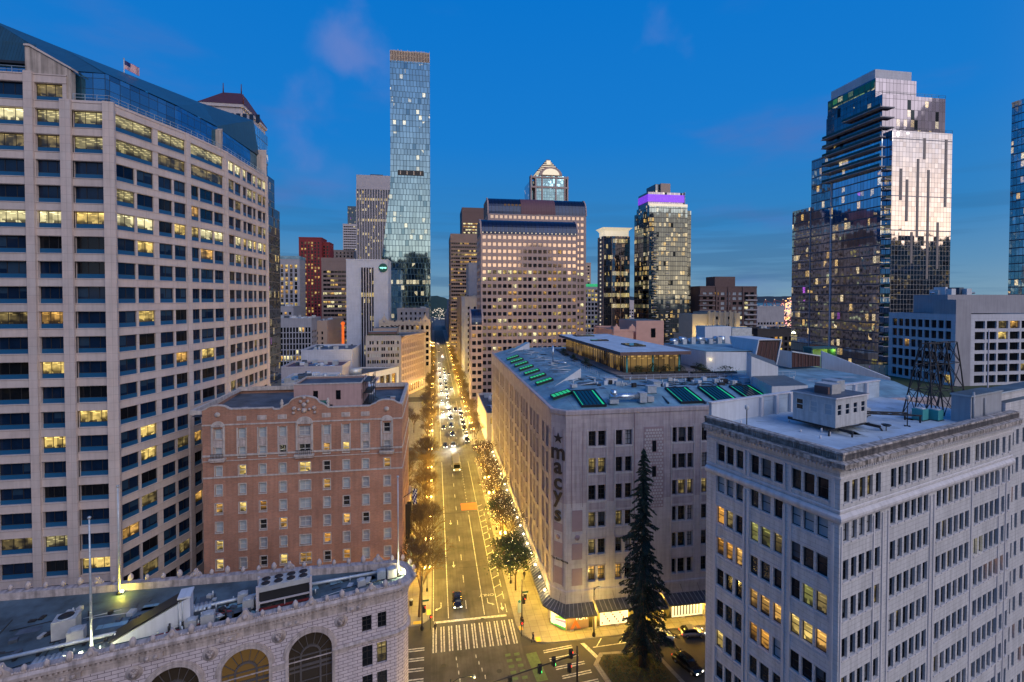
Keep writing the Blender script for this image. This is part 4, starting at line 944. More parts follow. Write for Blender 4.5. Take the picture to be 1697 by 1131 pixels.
for x, y, s, lab in ((-36.8, 6.0, 1.9, 'big square condenser at the left end of the flatiron roof'), (-35.3, 4.2, 1.3, 'round-topped dark condenser beside the big one at the left of the flatiron roof'),
                  (-18.6, 3.2, 1.1, 'pale condenser just left of the fan array on the flatiron roof'), (-19.4, 4.9, 1.0, 'dark condenser behind the others left of the fan array'), (-24.2, 1.7, 1.0, 'left one of two white condensers beside the wedge shed'), (-22.6, 1.8, 1.2, 'right one of two white condensers beside the wedge shed'),
                  (-5.6, 2.2, .9, 'small pale vent box near the tip of the flatiron roof'), (-2.9, 3.2, 1.0, 'tall round vent unit nearest the lit tip of the flatiron roof'), (-1.6, 3.0, 1.1, 'white boxed unit beside the floodlit mast at the roof tip')):
    condenser('condenser', lab, TW(x, y), 14 + rr.uniform(-6, 6), s, rr.choice(['galv', 'machine_box', 'machine_box']))
sh = thing('wedge_shed', 'white wedge-shaped stair shed with a sloping dark top on the flatiron roof', 'roof shed', TW(-27.5, 3.0), 14.2)
b = MB(); b.extrude([(-4.2, 0), (-4.2, .15), (3.1, 3.4), (3.1, 0)], -.9, .9, 'white_panel'); part('wall', b, sh)
b = MB(); b.mesh([(-4.35, -1.05, .25), (2.0, -1.05, 3.12), (2.0, 1.05, 3.12), (-4.35, 1.05, .25), (-4.35, -1.05, .42), (2.0, -1.05, 3.3), (2.0, 1.05, 3.3), (-4.35, 1.05, .42)], [(0, 1, 5, 4), (1, 2, 6, 5), (2, 3, 7, 6), (3, 0, 4, 7), (4, 5, 6, 7)], 'black_metal'); part('roof', b, sh)
b = MB(); b.box(1.9, 3.2, -1.0, 1.0, 3.4, 3.6, 'white_panel'); b.tube((2.4, -1.0, 0), (2.4, -1.0, 3.2), .05, .05, 'galv'); b.tube((2.0, -1.0, 0), (2.0, -1.0, 3.2), .04, .04, 'galv'); part('flashing', b, sh)
for i, (x, y) in enumerate(((-31.5, 1.2), (-24.8, 5.0))):
    t = thing('roof_hatch', ('ribbed pale blue skylight hump near the left floodlit mast', 'small ribbed skylight hump behind the white condensers')[i], 'skylight', TW(x - (5 if i == 0 else -.8), y), 14); b = MB()
    for k in range(6): b.tube((-1.2 + k * .45, -.7, .35), (-1.2 + k * .45, .7, .35), .24, .24, 'galv', 10)
    part('ribs', b, t); b = MB(); b.box(-1.5, 1.3, -.75, .75, 0, .35, 'roof_dark'); part('kerb', b, t)
b = MB()
def pipe(b, pts, r, m):
    for a, c in zip(pts, pts[1:]): b.tube(a, c, r, r, m, 8)
pipe(b, [(-44, 3.4, .35), (-30.4, 3.6, .35), (-29.8, 5.0, .35), (-16.5, 5.2, .35), (-2.5, 4.2, .35)], .2, 'galv')
for k in range(22): b.box(-44 + k * 1.9, -43.7 + k * 1.9, 3.1 + (1.5 if k > 7 else 0), 3.9 + (1.5 if k > 7 else 0), 0, .2, 'black_metal')
o = single('roof_pipe', b, 'long silver pipe with an elbow running the length of the flatiron roof', 'pipe', TW(0, 0), 14.2)
b = MB()
for k in range(16):
    x, y = rr.uniform(-27, -17), rr.uniform(.8, 3.6); b.tube((x, y, 0), (x, y, rr.uniform(.4, 1.3)), .1, .1, rr.choice(['galv', 'black_metal']), 8)
    pipe(b, [(x, y, .3), (x + rr.uniform(-2, 2), y, .3), (x + rr.uniform(-2, 2), y + rr.uniform(-1, 1), .3)], .06, rr.choice(['galv', 'black_metal', 'red_steel']))
for k in range(110):
    x = rr.uniform(-50, -3); y = rr.uniform(.9, 3.4 - x * .2); q = rr.random(); z = 0
    if q < .35: b.obox((x, y, z), (rr.uniform(.3, .9), rr.uniform(.3, .8), rr.uniform(.15, .5)), rr.uniform(0, 90), rr.choice(['galv', 'black_metal', 'machine_box', 'roof_dark']))
    elif q < .6: b.tube((x, y, z), (x, y, rr.uniform(.3, .9)), .09, .09, 'galv', 6)
    else: pipe(b, [(x, y, .12), (x + rr.uniform(-4, 4), y + rr.uniform(-.6, .6), .12)], .045, rr.choice(['black_metal', 'galv', 'black_metal']))
tag(single('pipework', b, 'tangle of small pipes, vents and valves strewn over the flatiron roof', 'pipework', TW(0, 0), 14.2), kind='stuff')
for i, (x, y, h, lit) in enumerate(((-33.0, 1.1, 14.6, 1), (-34.0, 12.9, 13.8, 1), (-.7, 2.9, 13.5, 1))):
    lab = ('nearest grey mast on the flatiron roof with two floodlights at its foot', 'grey mast at the rear edge of the flatiron roof above yellow light', 'floodlit mast standing on the tip of the flatiron roof')[i]
    t = thing('roof_mast', lab, 'mast', TW(x, y), 0); b = MB(); b.tube((0, 0, 0), (0, 0, h), .15 if i < 2 else .11, .07 if i < 2 else .06, 'galv', 10); b.ball((0, 0, h), .18, 'rail'); b.tube((0, 0, 0), (0, 0, .3), .35, .3, 'black_metal', 8); part('pole', b, t)
    for s in ((-1, 1) if i != 1 else (1,)):
        b = MB(); px = s * (.9 if i == 0 else .4); b.tube((px, -.2, 0), (px, -.2, .3), .04, .04, 'black_metal', 6); b.lathe((px, -.2, .3), [(.1, 0), (.16, .12), (.16, .2), (.02, .2)], 'lamp_white', 10); part('floodlight', b, t)
    l = bpy.data.lights.new('mast_light', 'POINT'); l.energy = 420 if i != 1 else 260; l.color = (1, .93, .5) if i != 1 else (1, .8, .05); l.shadow_soft_size = .15
    o = bpy.data.objects.new('mast_light', l); COL.objects.link(o); o.parent = t; o.location = (.5, -.55, .75)
# ================================================================ DEPARTMENT STORE
MC = thing('department_store', 'large pinkish stone department store with a chamfered corner right of the avenue', 'department store', (20.3, 80.2, 0))
w = MB(); wins = []
MW, MD, ZR = 78.0, 91.3, 39.0
e2 = [5.9, 9.3, 9.3, 12.75, 0]
gW = [(6.2, 7.5), (7.95, 9.3)], [(11.2, 12.4), (12.95, 14.15)], [(21.9, 22.75), (23.05, 24.5), (24.85, 25.9)], [(27.6, 28.8), (29.3, 30.5), (31, 32.2)], [(34, 35.2), (35.8, 37)], [(39, 40.2), (40.8, 42)]
G_ = [x for g_ in gW for x in g_]
MH = [35.3 - 4.78 * k for k in range(6)]
rows = [(z - 2.72, z, [(a - 2.1, b2 - 2.1) for a, b2 in G_]) for z in MH]
facade(w, (2.1, 0), (MW, 0), 22.7, ZR, [r_ for r_ in rows if r_[0] > 23], .55, 'limestone', wins, 'steel')
facade(w, (2.1, 0), (MW, 0), 4.3, 22.7, [r_ for r_ in rows if r_[0] < 22], .55, 'limestone_pale', wins, 'steel')
facade(w, (0, 2.3), (2.1, 0), 22.7, ZR, [], .1, 'limestone'); facade(w, (0, 2.3), (2.1, 0), 4.3, 22.7, [], .1, 'limestone_pale')
sl = []; y = 4.2
while y < MD - 5:
    sl += [y, y + 3.3] if int(y) % 3 else [y, y + 3.3, y + 6.6]; y = sl[-1] + 5.0
rows2 = [(z0, z1, sorted((MD - 2.3 - (s - 2.3 + 1.7), MD - 2.3 - (s - 2.3)) for s in sl)) for z0, z1 in [(35.2 - 4.78 * k - 3.75, 35.2 - 4.78 * k) for k in range(6)]]
facade(w, (0, MD), (0, 2.3), 4.3, ZR, rows2, .6, 'limestone', wins, 'steel')
facade(w, (MW, MD), (0, MD), 0, ZR, [], .1, 'limestone')
part('wall', w, MC)
b = MB()
for s in sl:
    for k in range(1, 6): b.box(.12, .3, s + .02, s + 1.68, 35.2 - 4.78 * k + .02, 35.2 - 4.78 * k + 1.0, 'limestone_dark')
    b.box(-.07, 0, s - .35, s - .05, 6, 35.6, 'limestone'); b.box(-.07, 0, s + 1.75, s + 2.05, 6, 35.6, 'limestone')
part('spandrels', b, MC)
b = MB()
for g_ in gW:
    a, c = g_[0][0] - .12, g_[-1][1] + .12
    for z in MH:
        b.box(a, c, -.09, 0, z - 3.0, z - 2.72, 'limestone_pale'); b.box(a, c, -.06, 0, z, z + .2, 'limestone')
        if z > 13: b.box(a + .2, c - .2, -.05, 0, z - 4.3, z - 3.15, 'limestone_pale' if z < 25 else 'limestone')
    for x in (a - .15, c): b.box(x, x + .16, -.11, 0, 8.6, 35.6, 'limestone_pale')
for x in (3.2, ): 
    for z0, z1 in ((17.8, 21.5), (12.8, 15.6), (8.2, 11.2)): b.box(x, x + 1.9, -.06, 0, z0, z1, 'limestone_dark')
    b.box(x, x + 1.9, -.1, 0, 16, 17.4, 'limestone_pale'); b.tube((x + .95, -.2, 16.7), (x + .95, -.08, 16.7), .45, .5, 'limestone_dark', 12); b.box(x - .1, x, -.08, 0, 22, 35.5, 'limestone_dark'); b.box(x + 1.9, x + 1.97, -.05, 0, 22, 35.5, 'limestone_dark')
b.box(14.6, 14.75, -.13, 0, 8, ZR, 'limestone_dark')
part('window_surrounds', b, MC)
b = MB(); b.box(16.4, 20.2, -.05, 0, 21, 35.6, 'limestone_dark')
for j in range(26):
    for i in range(7):
        x = 16.72 + i * .53 + (.265 if j % 2 else 0); z = 21.4 + j * .545
        if x < 20 and z < 35.4 and not (17.9 < x < 18.9 and (31 < z < 33.2 or 26.5 < z < 28.6)): b.prism([], 0, 0, 'limestone') if 0 else b.mesh([(x + .24 * math.cos(R(60 * q + 30)), -.09, z + .24 * math.sin(R(60 * q + 30))) for q in range(6)], [(0, 1, 2, 3, 4, 5)], 'limestone_pale')
b.box(18.0, 18.75, -.08, -.04, 31.1, 33.1, 'glass_dark'); b.box(18.0, 18.75, -.08, -.04, 26.6, 28.5, 'glass_dark')
part('hexagon_panel', b, MC)
b = MB(); sweep(b, [(MW, MD), (0, MD), (0, 2.3), (2.1, 0), (MW, 0)][1:], [(0, 38.2), (.18, 38.3), (.2, 38.9), (.12, 39.05), (-.5, 39.05), (-.5, 38.4)], 'limestone')
sweep(b, [(0, MD), (0, 2.3), (2.1, 0), (MW, 0)], [(0, 6.6), (.16, 6.7), (.16, 7.3), (0, 7.45)], 'limestone_pale')
part('cornice', b, MC)
# sloping blue perimeter roof and flat centre
b = MB(); b.poly([(.4, 2.5, 38.5), (2.3, .4, 38.5), (8.5, 9, 40.6), (7.5, 10, 40.6)], 'roof_blue'); b.poly([(2.3, .4, 38.5), (MW, .4, 38.5), (MW, 9, 40.6), (8.5, 9, 40.6)], 'roof_blue'); b.poly([(.4, MD, 38.5), (.4, 2.5, 38.5), (7.5, 10, 40.6), (7.5, MD, 40.6)], 'roof_blue')
b.poly([(7.5, 10, 40.6), (8.5, 9, 40.6), (MW, 9, 40.6), (MW, MD, 40.6), (7.5, MD, 40.6)], 'roof_blue')
rq = random.Random(8)
for k in range(34): x, y = rq.uniform(9, 74), rq.uniform(9.5, 17); b.obox((x, y, 40.602), (rq.uniform(.8, 5), rq.uniform(.3, 1.6), .012), rq.uniform(-12, 12), rq.choice(['roof_dark', 'roof_grey', 'roof_stain']))
for k in range(26): x, y = rq.uniform(8, 15), rq.uniform(16, 88); b.obox((x, y, 40.602), (rq.uniform(.5, 2.6), rq.uniform(.5, 3), .012), rq.uniform(-12, 12), rq.choice(['roof_grey', 'roof_grey', 'roof_stain']))
part('roof', b, MC)
# ground floor: glazed shop fronts behind the canopy
b = MB(); b.poly([(2.3, .5, .14), (MW, .5, .14), (MW, .5, 4.4), (2.3, .5, 4.4)], 'shopfront'); b.poly([(.5, 2.5, .14), (2.3, .5, .14), (2.3, .5, 4.4), (.5, 2.5, 4.4)], 'shopfront'); b.poly([(.5, MD, .14), (.5, 2.5, .14), (.5, 2.5, 4.4), (.5, MD, 4.4)], 'shopfront')
for k in range(22): b.box(3 + k * 4.2, 3.6 + k * 4.2, .02, .52, .14, 4.35, 'limestone_pale')
for k in range(21): b.box(.02, .52, 4 + k * 4.2, 4.6 + k * 4.2, .14, 4.35, 'limestone_pale')
b.poly([(2.3, 0, 4.4), (MW, 0, 4.4), (MW, .6, 4.4), (2.3, .6, 4.4)], 'limestone')
part('shopfront', b, MC)
def poster(name, P, m, z0=.7, z1=3.1):
    pb = MB(); pb.poly([(P[0][0], P[0][1], z0), (P[1][0], P[1][1], z0), (P[1][0], P[1][1], z1), (P[0][0], P[0][1], z1)], m); return pb
dg = poster('x', ((-.02, 2.15), (2.05, -.03)), 'shop_white'); 
for k, m in enumerate(('shop_green', 'shop_white', 'shop_violet', 'shop_green')): dg.poly([(-.06, 2.2, .5 + k * .4), (2.1, -.1, .5 + k * .62), (2.1, -.1, .95 + k * .62), (-.06, 2.2, .8 + k * .4)], m)
part('window_display', dg, MC, 'green and violet striped corner shop display')
pb = MB(); pb.box(2.3, 6.3, -.02, .02, .5, 3.2, 'brown_conc'); pb.poly([(2.9, -.05, .5), (3.9, -.05, 2.3), (4.9, -.05, .5), (4.3, -.05, .5), (3.9, -.05, 1.3), (3.5, -.05, .5)], 'shop_orange'); part('window_display', pb, MC, 'orange shop display reading PLAY')
o = part('display_lettering', text_mesh('PLAY', 1.0, 'shop_white', .02), MC); o.location = (5.1, -.06, 2.1); o.rotation_euler = (R(90), 0, 0)
pb = MB(); pb.box(8.4, 13.6, .0, .03, .6, 3.4, 'shop_white')
for q in range(14): pb.obox((8.8 + q * .33, -.03, .9 + (q * 7 % 9) * .22), (.25, .02, .3), 0, ('shop_orange', 'brown_dark', 'terracotta_trim')[q % 3])
part('window_display', pb, MC, 'white shop display with small pictures')
pb = MB(); pb.box(22, 28, .0, .03, .6, 3.4, 'shop_white')
for q in range(9): pb.box(22.4 + q * .6, 22.6 + q * .6, -.03, 0, .9, 3.1, 'letter')
part('window_display', pb, MC, 'white shop display with dark strokes')
# ribbed canopy wrapping the corner on chains
cn = MB(); outp = [(-1.7, MD), (-1.7, 1.4), (1.2, -2.6), (7.2, -2.75), (7.2, -2.3), (12.6, -2.3), (12.6, -2.75), (MW, -2.75)]
for (x0, y0), (x1, y1), z in (((-1.7, MD), (-1.7, 1.4), 4.5), ((-1.7, 1.4), (1.2, -2.6), 4.5), ((1.2, -2.6), (7.0, -2.75), 4.5), ((7.3, -2.3), (13.2, -2.3), 4.7), ((13.5, -2.75), (20, -2.75), 4.3), ((20.3, -2.4), (40, -2.4), 4.5)):
    l = math.hypot(x1 - x0, y1 - y0); n = max(2, int(l / .8)); ix0, iy0 = (min(max(x0, 0), MW), max(y0, 0)); ix1, iy1 = (max(x1, 0), max(y1, 0))
    if (x0, y0) == (-1.7, 1.4): ix0, iy0, ix1, iy1 = 0, 2.3, 2.1, 0
    if (x0, y0) == (1.2, -2.6): ix0, iy0 = 2.1, 0
    if (x1, y1) == (-1.7, 1.4): ix1, iy1 = 0, 2.3
    V = [(x0, y0, z), (x1, y1, z), (ix1, iy1, z + .55), (ix0, iy0, z + .55)]; cn.mesh(V + [(a, c, d - .25) for a, c, d in V], [(0, 1, 2, 3), (7, 6, 5, 4), (4, 5, 1, 0)], 'canopy_metal')
    for i in range(n + 1):
        t = i / n; cn.bar((x0 + (x1 - x0) * t, y0 + (y1 - y0) * t, z + .05), (ix0 + (ix1 - ix0) * t, iy0 + (iy1 - iy0) * t, z + .62), .09, 'machine_box')
        if i % 4 == 0: cn.bar((x0 + (x1 - x0) * t, y0 + (y1 - y0) * t, z), (ix0 + (ix1 - ix0) * t, iy0 + (iy1 - iy0) * t, z + 2.2), .05, 'black_metal')
part('canopy', cn, MC)
b = MB()
for k in range(20): b.ball((-.7, 4.0 + k * 4.2, 5.45), .17, 'lamp_white', 6)
part('canopy_lamps', b, MC)
def plight(loc, e, col=(1, .62, .12), r=.25, name='lamp_light', parent=None):
    l = bpy.data.lights.new(name, 'POINT'); l.energy = e; l.color = col; l.shadow_soft_size = r; o = bpy.data.objects.new(name, l); COL.objects.link(o); o.location = loc
    if parent: o.parent = parent
    return o
for k in range(9): plight((-.6, 5 + k * 9.5, 5.9), 190, (1, .68, .22), .2, 'canopy_uplight', MC)
for x, y in ((-.6, .4), (2.6, -1.6), (7, -1.5), (14, -1.5), (21, -1.5), (27, -1.5)): plight((x, y, 3.7), 1300, (1, .58, .06), .3, 'canopy_downlight', MC)
for y in (8, 18, 28, 40, 52, 64): plight((-1.1, y, 3.6), 800, (1, .58, .06), .3, 'canopy_downlight', MC)
# chamfer sign
ang = math.degrees(math.atan2(-2.3, 2.1)); ux, uy = 2.1 / math.hypot(2.1, 2.3), -2.3 / math.hypot(2.1, 2.3); nx_, ny_ = uy, -ux
def csp(u, out_): return (u * ux + nx_ * out_, 2.3 + u * uy + ny_ * out_)
sg = MB(); P = csp(1.556, .16)
st = [(math.cos(R(90 + 36 * k)) * (.95 if k % 2 == 0 else .38), math.sin(R(90 + 36 * k)) * (.95 if k % 2 == 0 else .38)) for k in range(10)]
V = [(P[0] + x * ux, P[1] + x * uy, 34.0 + z) for x, z in st]; V2 = [(x - nx_ * .16, y - ny_ * .16, z) for x, y, z in V]
sg.mesh(V + V2, [tuple(range(10))] + [(i, (i + 1) % 10, 10 + (i + 1) % 10, 10 + i) for i in range(10)], 'letter'); part('star_emblem', sg, MC)
for ch, z, s in (('m', 30.55, 4.0), ('a', 28.0, 4.0), ('c', 25.25, 4.0), ('y', 22.9, 4.0), ('s', 19.6, 3.9)):
    o = part('sign_letter', text_mesh(ch, s, 'letter', .1, offset=.055), MC); o.location = (P[0], P[1], z - .15); o.rotation_euler = (R(90), 0, R(ang))
o = part('sign_lettering', text_mesh('The Bon Marché', .52, 'letter', .03, offset=.01), MC); q = csp(1.9, .08); o.location = (q[0], q[1], 12.4); o.rotation_euler = (R(90), 0, R(ang))
b = MB()
for z0, z1, m in ((17.6, 19.0, 'limestone_dark'), (12.9, 15.6, 'limestone_dark'), (8.2, 11.2, 'limestone_dark'), (15.9, 17.2, 'limestone_pale')):
    a, c = csp(.75, .05), csp(2.4, .05); a2, c2 = csp(.75, 0), csp(2.4, 0); b.prism([a, c, c2, a2], z0, z1, m)
a, c = csp(.55, .07), csp(.65, .07); 
for u in (.55, 2.5):
    b.prism([csp(u, .07), csp(u + .1, .07), csp(u + .1, 0), csp(u, 0)], 8, 35.8, 'limestone_dark')
q = csp(1.57, .1); b.tube((q[0], q[1], 16.55), (q[0] - nx_ * .1, q[1] - ny_ * .1, 16.55), .42, .42, 'limestone_dark', 12)
part('corner_panels', b, MC)
def mpick(rg, p, w_):
    if w_[1] == 0 and w_[0][2] < 10: return 'lit_warm' if w_[0][0] < 13 else 'glass_dark'
    return rg.choice(['glass_dark'] * 4 + ['glass_room', 'shade_dark', 'shade_dark', 'lit_dim', 'curtain'] + (['lit_warm'] if w_[0][0] > 27 else []))
place_windows(MC, wins, mpick)
# green-lit skylights
def skylight(label, loc, wx, wy, rz, tilt, n=4, glow=1):
    t = thing('skylight', label, 'skylight', loc, rz); t.rotation_euler = (R(tilt[0]), R(tilt[1]), R(rz))
    b = MB(); b.box(-wx / 2 - .15, wx / 2 + .15, -wy / 2 - .15, -wy / 2, 0, .45, 'black_metal'); b.box(-wx / 2 - .15, wx / 2 + .15, wy / 2, wy / 2 + .15, 0, .45, 'black_metal'); b.box(-wx / 2 - .15, -wx / 2, -wy / 2, wy / 2, 0, .45, 'black_metal'); b.box(wx / 2, wx / 2 + .15, -wy / 2, wy / 2, 0, .45, 'black_metal')
    for k in range(1, n): b.box(-wx / 2 + wx * k / n - .05, -wx / 2 + wx * k / n + .05, -wy / 2, wy / 2, .3, .44, 'black_metal')
    part('frame', b, t)
    for k in range(n):
        b = MB(); x0 = -wx / 2 + wx * k / n + .05; x1 = -wx / 2 + wx * (k + 1) / n - .05; b.poly([(x0, -wy / 2, .36), (x1, -wy / 2, .36), (x1, wy / 2, .36), (x0, wy / 2, .36)], 'led_green' if glow == 1 else 'skylight_glass')
        if glow != 1 and k in (0, n - 1): b.poly([(x0 + .05, -wy / 2 + .1, .38), (x0 + .18, -wy / 2 + .1, .38), (x0 + .18, wy / 2 - .3, .38), (x0 + .05, wy / 2 - .3, .38)] if k == 0 else [(x1 - .5, -wy / 2 + .1, .38), (x1 - .1, -wy / 2 + .1, .38), (x1 - .3, wy / 2 - .1, .38), (x1 - .55, wy / 2 - .1, .38)], 'led_green')
        part('pane', b, t)
for i, y in enumerate((88.8 + 1.5, 105.0, 112, 119, 126.5, 134, 141.5, 149)): skylight(ordw(i) + ' narrow green-glowing skylight from the corner along the avenue side of the store roof', (24.3, y, 39.7), 3.6, 2.2 if i else 2.6, 0, (0, -16), 5)
for i, x in enumerate((28.2, 47.3, 54.3, 61.2)): skylight(('leftmost large', 'second large', 'third large', 'rightmost large')[i] + ' dark skylight with green edges on the front slope of the store roof', (x, 85.6, 39.75), 4.4, 6.4, 0, (13, 0), 6, 0)
# roof pavilion
PV = thing('roof_pavilion', 'flat-roofed glass pavilion with maroon eaves and warm interior on the store roof', 'pavilion', (43.6, 106.5, 40.7))
b = MB(); b.box(-1.4, 16.2, -1.5, 54, 4.6, 5.4, 'brown_dark', 'roof_white'); part('roof', b, PV)
b = MB(); b.box(-2.5, 22, -7, 55, 0, .35, 'deck'); part('deck', b, PV)
b = MB()
for P in (((.6, .6), (14.6, .6)), ((.6, 52), (.6, .6)), ((14.6, .6), (14.6, 52))): b.poly([(P[0][0], P[0][1], .35), (P[1][0], P[1][1], .35), (P[1][0], P[1][1], 4.6), (P[0][0], P[0][1], 4.6)], 'pavglass')
part('glazing', b, PV)
b = MB()
for k in range(11): b.box(.6 + 1.4 * k - .05, .6 + 1.4 * k + .05, .5, .62, .35, 4.6, 'black_metal')
for k in range(38): b.box(.48, .62, .6 + 1.38 * k - .05, .6 + 1.38 * k + .05, .35, 4.6, 'black_metal')
for x in (1, 7.5, 14.2): b.box(x - .2, x + .2, .3, .5, .35, 4.6, 'teal_box')
part('mullions', b, PV)
b = MB()
for x, y, wx, wy in ((6, 10, 4.2, 6.5), (1.5, 27, 5, 2.0), (2, 44, 6, 5)): b.box(x, x + wx, y, y + wy, 5.4, 5.75, 'black_metal', 'skylight_glass')
part('roof_lights', b, PV)
plight((7, 8, 3.8), 110, (1, .66, .25), .4, 'pavilion_light', PV); plight((7, 24, 3.8), 90, (1, .66, .25), .4, 'pavilion_light', PV)
b = MB(); railing(b, [(37.5, 171), (37.2, 104.8), (39, 99.0), (66, 98.6), (82, 98.4)], 40.62, 1.1, 1.6, 'galv', .035); single('terrace_railing', b, 'steel railing round the roof terrace in front of the glass pavilion', 'railing')
b = MB()
for q in range(9):
    b.tube((0, 0, 0), (0, 0, 0.01), .01, .01, 'soil') if 0 else None
def shrub(name, label, loc, sx, sy, h, m='planting', n=260, seed=1, cat='shrub', box=True):
    t = thing(name, label, cat, loc, 0); r_ = random.Random(seed); b = MB()
    for i in range(n):
        x, y = r_.gauss(0, sx * .4), r_.gauss(0, sy * .4); z = .3 + r_.random() ** .7 * h * (1 - .4 * min(1, abs(x) / sx)); a, q = r_.uniform(0, 6.3), r_.uniform(.1, .24); c, s = math.cos(a), math.sin(a); tl = r_.uniform(-.15, .2)
        b.poly([(x - c * q, y - s * q, z - tl), (x + s * q * .5, y - c * q * .5, z + tl * .3), (x + c * q, y + s * q, z + tl), (x - s * q * .5, y + c * q * .5, z)], r_.choice([m, m, 'leaf', 'leaf_dark']))
    part('foliage', b, t)
    b = MB(); b.box(-sx, sx, -sy, sy, 0, .45, 'black_metal', 'soil'); part('planter', b, t)
    return t
for i, (x, y, sx, sy, h) in enumerate(((46.5, 104.6, 1.6, .5, 1.8), (50, 104.6, 1.6, .5, 2.3), (53.5, 104.6, 1.6, .5, 2.0), (57, 104.6, 1.6, .5, 1.6), (39.6, 122, .6, 3, 1.5), (40.3, 147, .6, 3.4, 1.6), (39.4, 133, .6, 2, 1.2), (61.5, 103.2, 2.6, .6, 1.2), (67, 102.4, 2.6, .6, 1.6), (64.5, 109, .6, 3.5, 1.3))):
    shrub('planter_shrub', ordw(i) + ' of the planted boxes on the roof terrace, counted from the pavilion front', (x, y, 41.0 if i < 8 else 41), sx, sy, h, seed=i)
# white rooflights / dormers and plant on the store roof
def wedge(name, label, P, z0, zs, m='white_panel', top='white_panel'):
    b = MB(); n = len(P); V = [(x, y, z0) for x, y in P] + [(x, y, z) for (x, y), z in zip(P, zs)]
    b.mesh(V, [(i, (i + 1) % n, n + (i + 1) % n, n + i) for i in range(n)], m); b.mesh(V, [tuple(range(n, 2 * n))], top); return single(name, b, label, 'roof shed')
wedge('wedge_rooflight', 'white wedge-shaped roof shed near the corner of the store roof', [(24.3, 98.5), (32.5, 104), (31.6, 105.6), (23.6, 100)], 39, [39.5, 42.8, 42.8, 39.6], 'white_panel', 'roof_blue')
wedge('wedge_rooflight', 'white wedge-shaped roof shed at the far avenue end of the store roof', [(25, 161), (33, 166), (32, 168), (24, 163)], 39, [39.8, 43.0, 43.0, 39.9], 'white_panel', 'roof_blue')
b = MB(); b.extrude([(0, 40.6), (0, 45.4), (17.5, 45.0), (17.5, 40.6)], 0, 22, 'white_panel'); b.box(-.05, 17.6, -.05, 22, 45.42, 45.5, 'roof_blue'); single('roof_hall', b, 'long white plant hall on the store roof right of the pavilion', 'plant hall', (65.8, 108.5, 0))
b = MB(); b.mesh([(0, 0, 0), (6.2, 0, 0), (7.6, 0, 6.8), (1.4, 0, 6.8), (0, 6, 0), (6.2, 6, 0), (7.6, 12, 6.8), (1.4, 12, 6.8)], [(1, 2, 6, 5), (3, 2, 6, 7)[::-1], (0, 3, 7, 4)[::-1], (4, 5, 6, 7)], 'white_panel'); b.poly([(.35, .1, .3), (6.0, .1, .3), (7.2, .1, 6.4), (1.6, .1, 6.4)], 'red_louvre')
for a, c in (((0, 0), (6.2, 0)), ((6.2, 0), (7.6, 6.8)), ((7.6, 6.8), (1.4, 6.8)), ((1.4, 6.8), (0, 0))): b.bar((a[0], 0, a[1]), (c[0], 0, c[1]), .3, 'white_panel')
for k in range(1, 5): b.bar((.2 + k * 1.2, .05, .2), (1.6 + k * 1.2, .05, 6.5), .1, 'brown_dark')
single('louvre_scoop', b, 'slanted white scoop with a dark red louvred mouth on the store roof', 'roof louvre', (77.5, 107.0, 41.5))
b = MB(); b.mesh([(0, 0, 0), (9, 1, 0), (9, 1, 2.8), (0, 0, 4.2), (0, 8, 0), (9, 8, 0), (9, 8, 2.8), (0, 8, 4.2)], [(1, 5, 6, 2), (3, 2, 6, 7), (0, 4, 7, 3)], 'white_panel'); b.poly([(.1, .1, .2), (8.9, 1.05, .2), (8.9, 1.05, 2.6), (.1, .1, 4)], 'red_louvre'); b.bar((0, 0, 4.2), (9, 1, 2.8), .3, 'white_panel')
for k in range(1, 8): b.bar((k * 1.1, .0 + k * .12, .2), (k * 1.1, .0 + k * .12, 3.9 - k * .16), .12, 'brown_dark')
single('louvre_bay', b, 'low dark red louvred bay beyond the tall scoop on the store roof', 'roof louvre', (88.5, 107.5, 41))
wedge('wedge_rooflight', 'long white sloping fin descending right of the louvred bay', [(98, 108.5), (107, 98), (108, 99), (99, 110)], 38, [45, 39.5, 39.5, 45])
wedge('wedge_rooflight', 'pale blue two-stepped roof shed behind the white office building', [(62.4, 80.8), (70, 80.8), (72.5, 90), (65, 90)], 38.6, [42.0, 42.0, 42.4, 42.4], 'white_panel', 'slate_strip')
wedge('wedge_rooflight', 'taller pale blue wall of the stepped roof shed behind the white office building', [(64.8, 90.1), (71, 90.1), (77, 99), (70, 99)], 38.6, [46.5, 44.2, 44.2, 46.5], 'white_panel', 'slate_strip')
b = MB(); b.box(0, 8.5, 0, 5, 0, 5.2, 'white_panel', 'roof_blue'); b.box(9.5, 16, 1, 6, 0, 4.6, 'galv', 'roof_blue'); single('plant_room', b, 'pale metal clad plant room boxes behind the pavilion roof', 'plant room', (79, 131, 45.0))
b = MB()
for k in range(6):
    b.tube((k * 2.7, 0, .9 + (k % 2) * .6), (k * 2.7 + 2.3, .4, .9 + (k % 2) * .3), .75, .75, 'duct_steel', 10); b.box(k * 2.7 + .3, k * 2.7 + 1.5, -1.6, -.6, 0, 1.0 + (k % 3) * .5, 'galv')
b.tube((16, 0, 0), (16, 0, 2.2), .9, .9, 'duct_steel', 12); b.tube((18.5, -1, .9), (21, -1.2, .9), 1.0, 1.0, 'duct_steel', 12)
single('ductwork', b, 'fat silver ducts and tanks on the white hall behind the pavilion roof', 'ductwork', (66.5, 128, 45.4))
t = thing('duct_unit', 'shiny cylindrical duct unit on the front slope of the store roof', 'duct', (34.6, 83.4, 39.4)); b = MB(); b.tube((-3, 0, 1.1), (2.4, 0, 1.1), .62, .62, 'duct_steel', 14); b.tube((-2.3, 0, 1.1), (-2.3, 0, 2.4), .6, .6, 'duct_steel', 10); part('drum', b, t)
